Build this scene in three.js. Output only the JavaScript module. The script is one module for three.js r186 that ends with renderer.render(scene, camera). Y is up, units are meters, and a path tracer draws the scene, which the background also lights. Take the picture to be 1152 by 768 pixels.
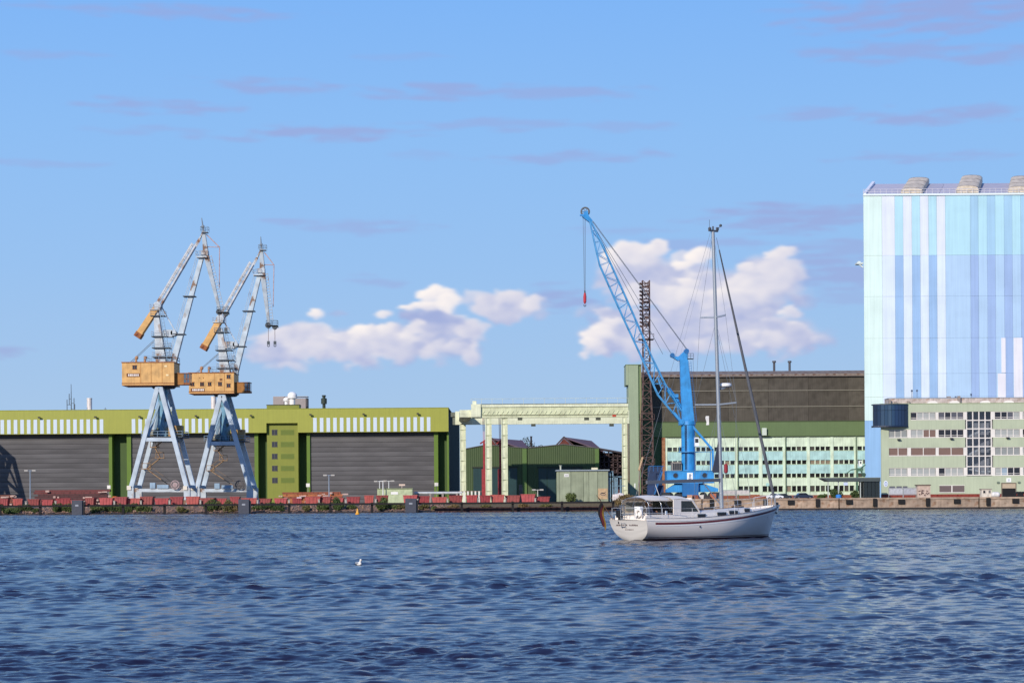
import * as THREE from 'three';
import { mergeGeometries } from 'three/addons/utils/BufferGeometryUtils.js';
import { MarchingCubes } from 'three/addons/objects/MarchingCubes.js';
import { ImprovedNoise } from 'three/addons/math/ImprovedNoise.js';

// ---------------------------------------------------------------- camera
const FOCAL = 2400, HORIZON = 560.5, CENTRE = 576, EYE = 2.52, ROLL = 0.0066;   // picture of 1152 x 768
const scene = new THREE.Scene();
const camera = new THREE.PerspectiveCamera(2 * Math.atan(384 / FOCAL) * 180 / Math.PI, 1.5, 1, 9000);
camera.position.set(0, EYE, 0);
camera.rotation.z = -ROLL;
camera.setViewOffset(1152, 768, 0, 384 - HORIZON, 1152, 768);   // level camera, lens shifted up
const renderer = new THREE.WebGLRenderer({ antialias: true });
renderer.toneMapping = THREE.LinearToneMapping;
renderer.toneMappingExposure = 1.0;
renderer.shadowMap.enabled = true;

// ---------------------------------------------------------------- helpers for numbers
function rng(seed) { let s = seed >>> 0; return () => { s = (s + 0x6D2B79F5) >>> 0; let t = Math.imul(s ^ (s >>> 15), 1 | s); t = (t + Math.imul(t ^ (t >>> 7), 61 | t)) ^ t; return ((t ^ (t >>> 14)) >>> 0) / 4294967296; }; }
const perlin = new ImprovedNoise();
const clamp = (x, a = 0, b = 1) => Math.min(b, Math.max(a, x)), lerp = (a, b, t) => a + (b - a) * t;
const smooth = (a, b, x) => { const t = clamp((x - a) / (b - a)); return t * t * (3 - 2 * t); };
const fbm = (x, y, z, n) => { let s = 0, a = 0.5; for (let i = 0; i < n; i++) { s += a * perlin.noise(x, y, z); x *= 2.03; y *= 2.03; z = z * 1.7 + 5.1; a *= 0.5; } return s; };
const V = (x, y, z) => new THREE.Vector3(x, y, z);
// a bearing read off the photograph (pixel) at a real distance -> the point in the world
function at(px, py, dist) {
  const dx = px - CENTRE, dy = HORIZON - py, c = Math.cos(ROLL), s = Math.sin(ROLL);
  return V((dx * c + dy * s) * dist / FOCAL, EYE + (dy * c - dx * s) * dist / FOCAL, -dist);
}
const X = (px, py, d) => at(px, py, d).x, Y = (px, py, d) => at(px, py, d).y;

// ---------------------------------------------------------------- sky
const SUN_AZ = 29 * Math.PI / 180, SUN_EL = 24 * Math.PI / 180;
const sunDir = V(-Math.sin(SUN_AZ) * Math.cos(SUN_EL), Math.sin(SUN_EL), Math.cos(SUN_AZ) * Math.cos(SUN_EL));
{
  const W = 4096, Hh = 4096, data = new Float32Array(W * Hh * 3), lin = (c) => c.map((v) => Math.pow((v / 255 + 0.055) / 1.055, 2.4));
  const ramp = [[0, lin([176, 201, 231])], [2.4, lin([168, 199, 233])], [6.2, lin([153, 194, 240])], [9.7, lin([142, 190, 244])], [13.4, lin([127, 181, 246])], [25, lin([106, 156, 232])], [45, lin([86, 131, 208])], [90, lin([66, 106, 184])]];
  const clear = (el) => { let i = 0; while (i < ramp.length - 2 && el > ramp[i + 1][0]) i++; const [a, ca] = ramp[i], [b, cb] = ramp[i + 1], t = clamp((el - a) / (b - a)); return [0, 1, 2].map((k) => lerp(ca[k], cb[k], t)); };
  // puffs: place and half sizes, in 1/2400 rad round the compass (u) and up (v); later ones lie in front
  const puffs = [], wisps = [];
  const uv = (px, py) => { const p = at(px, py, FOCAL); return [Math.atan2(p.x, FOCAL) * FOCAL, Math.atan2(p.y - EYE, Math.hypot(p.x, FOCAL)) * FOCAL]; };
  const cum = (list) => { for (const [px, py, rx, ry, lit, k] of list) { const [u, v] = uv(px, py); puffs.push({ u, v, rx, ry, lit, k }); } };
  // small billows heaped through a bank, between its broad masses and its bright heads
  const heap = (seed, n, x0, x1, y0, y1) => { const q = rng(seed), out = []; for (let i = 0; i < n; i++) { const f = q(), y = lerp(y0, y1, q()); out.push([lerp(x0, x1, f), y, 9 + q() * 15, 6 + q() * 8, q() < 0.25 ? 0.18 : 0.42 + 0.45 * q(), 0.45 + 0.35 * q()]); } cum(out); };
  cum([[345, 385, 66, 22, 0.3, 0.9], [430, 388, 86, 26, 0.3, 0.9], [500, 382, 48, 30, 0.3, 0.85], [310, 398, 42, 14, 0.33, 0.7], [572, 346, 40, 19, 0.4, 0.85], [720, 312, 58, 34, 0.36, 0.8], [785, 330, 76, 34, 0.34, 0.85], [862, 325, 54, 40, 0.38, 0.8], [775, 368, 118, 34, 0.3, 0.8], [872, 378, 64, 26, 0.32, 0.8], [690, 382, 48, 22, 0.32, 0.8]]);
  heap(5, 26, 295, 400, 372, 402); heap(6, 34, 395, 535, 362, 402); heap(7, 8, 535, 605, 336, 358); heap(8, 34, 690, 800, 288, 345); heap(9, 40, 790, 905, 296, 390); heap(10, 26, 660, 800, 352, 396);
  // the bank between the portal cranes and the blue crane, and the puff at its right end
  cum([ [325, 412, 32, 9, 0.39, 0.6], [300, 395, 32, 12, 0.39, 0.6], [480, 360, 46, 18, 0.26, 0.75], [380, 395, 62, 16, 0.34, 0.8],
    [340, 378, 30, 16, 0.6, 0.8], [300, 383, 24, 10, 0.6, 0.6], [318, 375, 17, 8, 0.7, 0.7], [430, 388, 40, 16, 0.6, 0.7], [490, 392, 15, 10, 0.6, 0.6], [512, 394, 17, 9, 0.6, 0.6], [525, 372, 17, 12, 0.6, 0.6], [360, 388, 24, 12, 0.6, 0.6], [325, 412, 18, 6, 0.6, 0.5],
    [356, 354, 11, 7, 0.9, 1], [430, 356, 10, 6, 0.9, 0.8], [492, 335, 26, 13, 1, 1], [502, 342, 18, 12, 1, 1], [476, 345, 20, 6, 1, 0.95], [457, 347, 13, 4, 1, 0.9], [380, 354, 15, 5, 0.1, 0.5],
    [490, 357, 27, 9, 0.12, 0.85], [455, 358, 17, 8, 0.15, 0.75], [408, 372, 19, 7, 0.95, 0.95], [432, 371, 15, 7, 0.9, 0.9], [463, 374, 15, 15, 0.85, 0.9], [480, 370, 20, 8, 0.34, 0.6],
    [575, 352, 37, 14, 0.42, 0.85], [545, 345, 16, 16, 0.55, 0.85], [572, 338, 21, 16, 0.68, 0.9], [597, 343, 15, 11, 0.72, 0.9], [560, 356, 26, 9, 0.39, 0.7]]);
  // the taller one behind the blue crane and the mast
  cum([[720, 310, 56, 30, 0.39, 0.75], [780, 330, 72, 30, 0.39, 0.8], [860, 320, 52, 36, 0.44, 0.75], [770, 370, 112, 32, 0.32, 0.7], [870, 380, 62, 24, 0.34, 0.7], [690, 385, 46, 18, 0.34, 0.7], [920, 385, 22, 12, 0.29, 0.5],
    [712, 288, 34, 18, 0.8, 0.9], [738, 279, 17, 10, 0.88, 0.9], [695, 292, 19, 13, 0.75, 0.8], [755, 306, 27, 12, 0.12, 0.6], [760, 336, 52, 16, 0.75, 0.85], [725, 332, 32, 14, 0.7, 0.75], [850, 322, 42, 17, 0.7, 0.85], [870, 310, 27, 19, 0.72, 0.85], [878, 291, 19, 16, 0.78, 0.9], [838, 302, 13, 10, 0.82, 0.85], [830, 336, 46, 14, 0.7, 0.75], [776, 318, 15, 8, 0.8, 0.7], [788, 302, 14, 7, 0.15, 0.6], [786, 287, 15, 9, 0.97, 0.95], [770, 297, 14, 6, 0.92, 0.9],
    [700, 353, 42, 6, 0.15, 0.5], [840, 354, 42, 9, 0.2, 0.5], [690, 366, 17, 9, 0.8, 0.7], [700, 387, 26, 11, 0.55, 0.7], [673, 377, 19, 15, 0.88, 0.9], [663, 391, 15, 12, 0.85, 0.9], [888, 352, 13, 7, 0.75, 0.8], [870, 386, 19, 14, 0.66, 0.7], [850, 378, 17, 8, 0.6, 0.6], [795, 388, 15, 10, 0.6, 0.6], [745, 376, 24, 10, 0.5, 0.5], [920, 385, 15, 8, 0.55, 0.5]]);
  const wisp = (px, py, rx, ry, k) => { const [u, v] = uv(px, py); wisps.push({ u, v, rx, ry, k }); };
  for (const a of [[1060, 130, 62, 9, 0.9], [300, 98, 56, 8, 0.8], [500, 103, 60, 8, 0.85], [365, 150, 74, 8, 0.95], [175, 118, 58, 8, 0.8], [395, 254, 66, 7, 0.65], [60, 62, 48, 5, 0.5], [185, 13, 100, 8, 0.75], [640, 177, 66, 7, 0.7], [1000, 60, 66, 10, 0.8], [1075, 14, 120, 20, 1.0], [1010, 22, 70, 14, 0.8], [1130, 62, 46, 9, 0.85], [560, 140, 66, 6, 0.6], [930, 128, 60, 8, 0.7], [1050, 176, 80, 5, 0.6], [170, 146, 46, 5, 0.45], [40, 183, 46, 4, 0.45], [630, 104, 64, 8, 0.7], [700, 141, 46, 5, 0.5], [245, 155, 42, 4, 0.6], [8, 394, 18, 7, 0.8], [420, 316, 20, 6, 0.55], [632, 336, 28, 13, 0.85], [915, 243, 95, 15, 0.95], [950, 278, 60, 10, 0.7], [940, 306, 70, 22, 0.85], [965, 335, 40, 10, 0.5], [800, 275, 60, 6, 0.6], [480, 175, 40, 4, 0.35], [960, 30, 40, 4, 0.5], [700, 260, 50, 4, 0.4], [790, 330, 60, 20, 0.7], [440, 64, 40, 4, 0.3]]) wisp(...a);
  // the same weather all round the compass
  const r = rng(77), span = 2 * Math.PI * FOCAL;
  for (let c = 0; c < 26; c++) {
    const u0 = 900 + (c + r() * 0.8) * (span - 1800) / 26, v0 = 150 + r() * 70, n = 8 + Math.floor(r() * 8);
    for (let i = 0; i < n; i++) puffs.push({ u: u0 + (r() - 0.5) * 260, v: v0 + (r() - 0.4) * 50, rx: 35 + r() * 50, ry: 16 + r() * 14, lit: 0.25 + r() * 0.15, k: 0.8 });
    for (let i = 0; i < n * 2; i++) puffs.push({ u: u0 + (r() - 0.5) * 260, v: v0 + (r() - 0.3) * 62, rx: 13 + r() * 22, ry: 7 + r() * 10, lit: r() < 0.2 ? 0.15 : 0.6 + r() * 0.4, k: 0.6 + r() * 0.4 });
  }
  for (let i = 0; i < 380; i++) wisps.push({ u: 800 + r() * (span - 1600), v: 170 + r() * 620, rx: 40 + r() * 70, ry: 5 + r() * 9, k: 0.4 + r() * 0.5 });
  const cell = 64, bins = Math.ceil(span / cell), bucket = (list, pad) => { const b = Array.from({ length: bins }, () => []); for (const p of list) for (let i = Math.floor((p.u - p.rx * pad) / cell); i <= Math.floor((p.u + p.rx * pad) / cell); i++) b[((i % bins) + bins) % bins].push(p); return b; };
  const pb = bucket(puffs, 2.0), wb = bucket(wisps, 2.6);
  const near = (u, p) => { let d = u - p.u; if (d > span / 2) d -= span; else if (d < -span / 2) d += span; return d; };
  const shade = lin([163, 177, 221]), bright = lin([255, 247, 243]), veil = lin([157, 166, 216]);
  for (let row = 0; row < Hh; row++) {
    const el = ((row + 0.5) / Hh - 0.5) * 180, base = clear(Math.max(0, el)), v = el * Math.PI / 180 * FOCAL, cloudy = el > 0 && el < 21;
    for (let col = 0; col < W; col++) {
      let c0 = base[0], c1 = base[1], c2 = base[2];
      if (cloudy) {
        let az = ((col + 0.5) / W - 0.25) * 2 * Math.PI;               // 0 where the camera looks (-z)
        if (az > Math.PI) az -= 2 * Math.PI;
        const u = az * FOCAL, bin = ((Math.floor(u / cell) % bins) + bins) % bins;
        const wl = wb[bin], pl = pb[bin];
        let a = 0;
        if (wl.length) {
          const dx = fbm(u / 70, v / 16, 2.2, 3) * 34, dy = fbm(u / 60, v / 22, 6.4, 3) * 9, n = fbm(u / 46, v / 7, 3.1, 5);
          for (const w of wl) { const x = (near(u, w) + dx) / (w.rx * 1.3), y = (v - w.v + dy) / w.ry, d = x * x + y * y; if (d < 3.4) a = Math.max(a, smooth(-0.3, 1.2, (1 - d * 0.75) + n * 2.3) * w.k * 0.68); }
        }
        if (a > 0) { c0 = lerp(c0, veil[0], a); c1 = lerp(c1, veil[1], a); c2 = lerp(c2, veil[2], a); }
        if (pl.length) {
          const wx = fbm(u / 20, v / 16, 1.3, 5), wy = fbm(u / 20, v / 16, 7.7, 5), big = fbm(u / 60, v / 50, 4.4, 3);
          for (const p of pl) {
            const s = Math.min(1.15, p.ry / 9), x = (near(u, p) + (wx * 15 + big * 14) * s) / p.rx, y = (v - p.v + (wy * 12 + big * 6) * s) / p.ry, d = x * x + y * y;
            if (d > 1.7) continue;
            const face = clamp(-x * 0.42 + y * 0.8, -1, 1), soft = lerp(0.8, 0.36, smooth(-0.4, 0.5, face) * smooth(0.3, 0.8, p.lit));
            const alpha = smooth(0, soft, 1 - d + wy * 0.75) * Math.min(1, p.k * 1.15) * lerp(0.72, 1, smooth(-1, 0.1, y));
            if (alpha < 0.003) continue;
            const l = clamp(p.lit * (0.86 + 0.26 * face) + wx * 0.34 + big * 0.25 - 0.02);
            c0 = lerp(c0, lerp(shade[0], bright[0], l), alpha); c1 = lerp(c1, lerp(shade[1], bright[1], l), alpha); c2 = lerp(c2, lerp(shade[2], bright[2], l), alpha);
          }
        }
      }
      const i = (row * W + col) * 3;
      data[i] = c0; data[i + 1] = c1; data[i + 2] = c2;
    }
  }
  const sky = new THREE.DataTexture(data, W, Hh, THREE.RGBFormat ?? THREE.RGBAFormat, THREE.FloatType);
  sky.mapping = THREE.EquirectangularReflectionMapping; sky.magFilter = THREE.LinearFilter; sky.needsUpdate = true;
  scene.background = sky; scene.environment = sky;
}

// ---------------------------------------------------------------- sun
const sun = new THREE.DirectionalLight(new THREE.Color(1.0, 0.915, 0.82), 4.3);
sun.position.copy(sunDir).multiplyScalar(900).add(V(0, 0, -450)); sun.target.position.set(0, 0, -450);
sun.castShadow = true; sun.shadow.radius = 1.2; sun.shadow.mapSize.set(4096, 4096);
Object.assign(sun.shadow.camera, { left: -260, right: 260, top: 260, bottom: -260, near: 10, far: 2200 });
scene.add(sun, sun.target);

// ---------------------------------------------------------------- textures (tone, stains, fine relief)
function tex(n, fn, srgb) {
  const d = new Uint8Array(n * n * 4);
  for (let y = 0; y < n; y++) for (let x = 0; x < n; x++) { const c = fn(x / n, y / n), i = (y * n + x) * 4, a = Array.isArray(c) ? c : [c, c, c]; for (let k = 0; k < 3; k++) d[i + k] = clamp(a[k]) * 255; d[i + 3] = 255; }
  const t = new THREE.DataTexture(d, n, n); t.wrapS = t.wrapT = THREE.RepeatWrapping; t.magFilter = THREE.LinearFilter; t.colorSpace = srgb ? THREE.SRGBColorSpace : THREE.NoColorSpace; t.needsUpdate = true; return t;
}
// noise that tiles: blend of shifted copies
const tiled = (f) => (x, y) => { const a = f(x, y), b = f(x - 1, y), c = f(x, y - 1), d = f(x - 1, y - 1); if (Array.isArray(a)) return a.map((_, k) => lerp(lerp(a[k], b[k], x), lerp(c[k], d[k], x), y)); return lerp(lerp(a, b, x), lerp(c, d, x), y); };
const texGrime = tex(512, tiled((x, y) => { const p = fbm(x * 6, y * 6, 2, 5), st = fbm(x * 34, y * 2.2, 9, 3); return 0.93 + p * 0.24 + st * 0.2; }), true);
const texPanel = tex(512, tiled((x, y) => { const p = fbm(x * 4, y * 4, 4, 4), st = fbm(x * 60, y * 1.4, 5, 3); return 0.96 + p * 0.1 + st * 0.09; }), true);
const texRust = tex(512, tiled((x, y) => { const p = fbm(x * 9, y * 9, 21, 5), q = smooth(0.16, 0.3, fbm(x * 7, y * 5, 33, 5)); const g = 0.92 + p * 0.25; return [lerp(g, 0.62, q), lerp(g, 0.42, q), lerp(g, 0.3, q)]; }), true);
const texConcrete = tex(512, tiled((x, y) => { const p = fbm(x * 7, y * 7, 12, 6), st = fbm(x * 26, y * 2, 15, 4), q = smooth(0.14, 0.32, fbm(x * 5, y * 9, 18, 4)); const g = 0.88 + p * 0.36 + st * 0.22; return [g - q * 0.16, g - q * 0.24, g - q * 0.3]; }), true);
const texEarth = tex(512, tiled((x, y) => { const p = fbm(x * 11, y * 11, 41, 6), q = fbm(x * 40, y * 40, 44, 3); const g = 0.8 + p * 0.5 + q * 0.45; return [g, g * 0.98, g * 0.95]; }), true);
const bumpRibs = tex(256, (x) => 0.5 + 0.5 * Math.sin(x * Math.PI * 2 * 16));
const mats = new Map();
function paint(hex, o = {}) {
  const key = hex + JSON.stringify({ ...o, map: o.map?.uuid, bumpMap: o.bumpMap?.uuid });
  if (mats.has(key)) return mats.get(key);
  const { scale = 12, ribs, map = texGrime, rough = 0.7, metal = 0, ...rest } = o;
  const m = new THREE.MeshPhysicalMaterial({ color: new THREE.Color(hex), roughness: rough, metalness: metal, ...rest });
  if (map) { m.map = map.clone(); m.map.repeat.set(1 / scale, 1 / scale); m.map.needsUpdate = true; }
  if (ribs) { m.bumpMap = bumpRibs.clone(); m.bumpMap.repeat.set(1 / (16 * ribs), 1 / (16 * ribs)); m.bumpScale = 0.05; m.bumpMap.needsUpdate = true; }
  mats.set(key, m); return m;
}

// ---------------------------------------------------------------- shapes
const finish = (g) => g;
function box(x0, x1, y0, y1, z0, z1) {
  if (x1 < x0) [x0, x1] = [x1, x0]; if (y1 < y0) [y0, y1] = [y1, y0]; if (z1 < z0) [z0, z1] = [z1, z0];
  const w = x1 - x0, h = y1 - y0, d = z1 - z0, g = new THREE.BoxGeometry(w, h, d), uv = g.attributes.uv, s = [[d, h, z0, y0], [d, h, z0, y0], [w, d, x0, z0], [w, d, x0, z0], [w, h, x0, y0], [w, h, x0, y0]];
  for (let f = 0; f < 6; f++) for (let i = 0; i < 4; i++) { const k = f * 4 + i; uv.setXY(k, uv.getX(k) * s[f][0] + s[f][2], uv.getY(k) * s[f][1] + s[f][3]); }
  return g.translate((x0 + x1) / 2, (y0 + y1) / 2, (z0 + z1) / 2);
}
const basis = (p, q) => { const d = q.clone().sub(p), L = d.length(); d.divideScalar(L || 1); const side = Math.abs(d.z) < 0.98 ? V(0, 0, 1) : V(1, 0, 0), n = side.clone().sub(d.clone().multiplyScalar(side.dot(d))).normalize(), b = d.clone().cross(n); return [new THREE.Matrix4().makeBasis(b, d, n).setPosition(p), L]; };
// a beam from p to q: w across the picture plane, t along z (w2, t2 at q)
function beam(p, q, w, t = w, w2 = w, t2 = t) {
  const [m, L] = basis(p, q), g = box(-w / 2, w / 2, 0, L, -t / 2, t / 2), a = g.attributes.position;
  if (w2 !== w || t2 !== t) { for (let i = 0; i < a.count; i++) if (a.getY(i) > L / 2) { a.setX(i, a.getX(i) * w2 / w); a.setZ(i, a.getZ(i) * t2 / t); } g.computeVertexNormals(); }
  return g.applyMatrix4(m);
}
function rod(p, q, r, r2 = r, seg = 8) { const [m, L] = basis(p, q); const g = new THREE.CylinderGeometry(r2, r, L, seg, 1); const uv = g.attributes.uv; for (let i = 0; i < uv.count; i++) uv.setXY(i, uv.getX(i) * 6.28 * r, uv.getY(i) * L); return g.translate(0, L / 2, 0).applyMatrix4(m); }
const ball = (p, r, sx = 1, sy = 1, sz = 1, n = 16) => new THREE.SphereGeometry(r, n, Math.round(n * 0.7)).scale(sx, sy, sz).translate(p.x, p.y, p.z);
// a profile in x,y drawn out along z
function prism(pts, z0, z1, bevel = 0) {
  const s = new THREE.Shape(pts.map(([x, y]) => new THREE.Vector2(x, y)));
  return new THREE.ExtrudeGeometry(s, { depth: Math.abs(z1 - z0) - 2 * bevel, bevelEnabled: bevel > 0, bevelSize: bevel, bevelThickness: bevel, bevelOffset: -bevel, bevelSegments: 2, curveSegments: 10 }).translate(0, 0, Math.min(z0, z1) + bevel);
}
// a block from its four lower and four upper corners (same order, seen from above)
function block(lo, hi) {
  const v = [], uv = [], quad = (a, b, c, d) => { for (const p of [a, b, c, a, c, d]) { v.push(p.x, p.y, p.z); uv.push(p.x + p.z * 0.5, p.y + p.z); } };
  const cw = (lo[1].x - lo[0].x) * (lo[2].z - lo[1].z) - (lo[1].z - lo[0].z) * (lo[2].x - lo[1].x) > 0, f = cw ? quad : (a, b, c, d) => quad(d, c, b, a);
  f(lo[0], lo[1], lo[2], lo[3]); f(hi[3], hi[2], hi[1], hi[0]); for (let i = 0; i < 4; i++) { const j = (i + 1) % 4; f(lo[j], lo[i], hi[i], hi[j]); }
  const g = new THREE.BufferGeometry(); g.setAttribute('position', new THREE.Float32BufferAttribute(v, 3)); g.setAttribute('uv', new THREE.Float32BufferAttribute(uv, 2)); g.computeVertexNormals(); return g;
}
// a surface from a function of (0..1, 0..1)
function surf(f, nu, nv, flip) { const pos = [], uv = [], idx = []; for (let i = 0; i <= nu; i++) for (let j = 0; j <= nv; j++) { const p = f(i / nu, j / nv); pos.push(p.x, p.y, p.z); uv.push(p.x, p.y); if (i && j) { const a = (i - 1) * (nv + 1) + j - 1, b = a + 1, c = a + nv + 1, e = c + 1; flip ? idx.push(a, b, c, b, e, c) : idx.push(a, c, b, b, c, e); } } const g = new THREE.BufferGeometry(); g.setAttribute('position', new THREE.Float32BufferAttribute(pos, 3)); g.setAttribute('uv', new THREE.Float32BufferAttribute(uv, 2)); g.setIndex(idx); g.computeVertexNormals(); return g; }
function merge(list) {
  list = [].concat(list).map((g) => { const n = g.index ? g.toNonIndexed() : g; for (const k of Object.keys(n.attributes)) if (!['position', 'normal', 'uv'].includes(k)) n.deleteAttribute(k); return n; });
  return list.length === 1 ? list[0] : mergeGeometries(list);
}

// ---------------------------------------------------------------- things and parts
const taken = new Map(), bases = new WeakMap();
const numbered = (n) => { const k = taken.get(n) ?? 0; taken.set(n, k + 1); return k ? `${n}_${String(k).padStart(3, '0')}` : n; };
function tag(o, label, category, group) { o.userData.label = label; o.userData.category = category; if (group) o.userData.group = group; return o; }
function thing(name, label, category, base, group) {
  const g = new THREE.Group(); g.name = numbered(name); g.position.copy(base); scene.add(g); bases.set(g, base.clone());
  return tag(g, label, category, group);
}
function baseOf(o) { while (o && !bases.has(o)) o = o.parent; return o ? bases.get(o) : V(0, 0, 0); }
// a part, its shapes given in the world (or, with local = true, from its thing's base)
function part(parent, name, shapes, material, local = false) {
  const g = merge(shapes); if (!local) { const b = baseOf(parent); g.translate(-b.x, -b.y, -b.z); }
  const m = new THREE.Mesh(g, material); m.name = name; m.castShadow = m.receiveShadow = true; parent.add(m); return m;
}
const unit = new THREE.BoxGeometry(1, 1, 1);
// one of many alike pieces: they share one shape
function piece(parent, name, x0, x1, y0, y1, z0, z1, material) {
  const b = baseOf(parent), m = new THREE.Mesh(unit, material); m.name = name; m.castShadow = m.receiveShadow = true;
  m.position.set((x0 + x1) / 2 - b.x, (y0 + y1) / 2 - b.y, (z0 + z1) / 2 - b.z); m.scale.set(Math.abs(x1 - x0), Math.abs(y1 - y0), Math.abs(z1 - z0)); parent.add(m); return m;
}
function single(name, label, category, base, shapes, material, group) {
  const g = merge(shapes).translate(-base.x, -base.y, -base.z), m = new THREE.Mesh(g, material);
  m.name = numbered(name); m.position.copy(base); m.castShadow = m.receiveShadow = true; scene.add(m); return tag(m, label, category, group);
}
function structure(name, shapes, material) { const m = new THREE.Mesh(merge(shapes), material); m.name = numbered(name); m.userData.kind = 'structure'; m.castShadow = m.receiveShadow = true; scene.add(m); return m; }

// ================================================================ water
const groundY = (x) => lerp(1.45, 1.95, smooth(14, 26, x));
{
  const r = rng(5), waves = [];
  for (let i = 0; i < 72; i++) {
    const L = 0.12 * Math.pow(12, r()), dir = -1.3 + (r() + r() + r() - 1.5) * 1.7, k = 2 * Math.PI / L;
    waves.push([Math.cos(dir) * k, Math.sin(dir) * k, 0.0043 * Math.pow(L, 0.74), r() * 6.28, L]);
  }
  const COLS = 760, D0 = 19, D1 = 400.5, half = 0.245, depths = [];
  for (let d = D1; d > D0;) { depths.push(d); d -= clamp(d * d * 0.5 / (FOCAL * EYE), 0.06, 0.4); }
  depths.push(D0);
  let fades = []; const ROWS = depths.length, pos = new Float32Array(ROWS * COLS * 3), nor = new Float32Array(ROWS * COLS * 3), idx = [];
  for (let j = 0; j < ROWS; j++) for (let i = 0; i < COLS; i++) {
    const d = depths[j], x = (i / (COLS - 1) * 2 - 1) * (half * d + 22), z = -d, o = (j * COLS + i) * 3;
    const gust = 0.52 + 0.72 * smooth(-0.3, 0.35, fbm(x / 110, z / 13, 3.3, 4));
    const set = 0.85 + 0.7 * (fbm(x / 5.5, z / 4.2, 8.8, 2) + 0.2);
    const gap = Math.max(2 * (half * d + 22) / COLS, j ? depths[j - 1] - d : 0.4); let h = 0, nx = 0, nz = 0, w = 0; if (!i) { let all = 0, left = 0; for (const [kx, kz, a, , L] of waves) { const e = a * a * (kx * kx + kz * kz), f = smooth(1.1, 2.4, L / gap); all += e; left += e * f * f; } const keep = Math.min(2.1, Math.sqrt(all / left)); fades = waves.map((q) => smooth(1.1, 2.4, q[4] / gap) * keep); }
    const small = gust * set, large = 0.5 + 0.5 * gust;
    for (; w < waves.length; w++) {
      if (!fades[w]) continue;
      const q = waves[w], g = q[2] * fades[w] * (q[4] < 1.1 ? small : large), p = q[0] * x + q[1] * z + q[3], c = g * Math.cos(p);
      h += g * Math.sin(p); nx += q[0] * c; nz += q[1] * c;
    }
    pos[o] = x; pos[o + 1] = h; pos[o + 2] = z;
    const l = Math.hypot(nx, 1, nz); nor[o] = -nx / l; nor[o + 1] = 1 / l; nor[o + 2] = -nz / l;
    if (j && i) { const a = (j - 1) * COLS + i - 1, b = a + 1, c = a + COLS, e = c + 1; idx.push(a, c, b, b, c, e); }
  }
  const g = new THREE.BufferGeometry();
  g.setAttribute('position', new THREE.BufferAttribute(pos, 3)); g.setAttribute('normal', new THREE.BufferAttribute(nor, 3)); g.setIndex(idx);
  g.setAttribute('uv', new THREE.BufferAttribute(new Float32Array(ROWS * COLS * 2), 2));
  const far = (x0, x1, z0, z1) => new THREE.PlaneGeometry(x1 - x0, z1 - z0).rotateX(-Math.PI / 2).translate((x0 + x1) / 2, -0.16, (z0 + z1) / 2);
  const seaMat = new THREE.MeshPhysicalMaterial({ color: new THREE.Color(0.012, 0.010, 0.028), roughness: 0.14, ior: 1.333, specularIntensity: 0.52 });
  structure('water', [g, far(-1500, 1500, -402, 400)], seaMat);
}

// ================================================================ ground
{
  const xs = [], n = 120; for (let i = 0; i <= n; i++) xs.push(-900 + 1800 * Math.pow(i / n, 1));
  for (let x = 10; x < 30; x += 1) xs.push(x + 0.013); xs.sort((a, b) => a - b);
  const zs = [-404.6, -408, -420, -450, -500, -600, -900, -2600], pos = [], uvs = [], idx = [];
  zs.forEach((z, j) => xs.forEach((x, i) => { pos.push(x, groundY(x), z); uvs.push(x / 14, z / 14); if (j && i) { const w = xs.length, a = (j - 1) * w + i - 1, c = a + w; idx.push(a, a + 1, c, a + 1, c + 1, c); } }));
  const g = new THREE.BufferGeometry(); g.setAttribute('position', new THREE.Float32BufferAttribute(pos, 3)); g.setAttribute('uv', new THREE.Float32BufferAttribute(uvs, 2)); g.setIndex(idx); g.computeVertexNormals();
  structure('ground', [g], paint('#7d7468', { map: texEarth, scale: 1, rough: 0.95 }));
}
const shoreX0 = X(-160, 570, 400), pileX0 = X(492, 573, 400), quayX0 = X(770, 565, 400);
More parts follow.
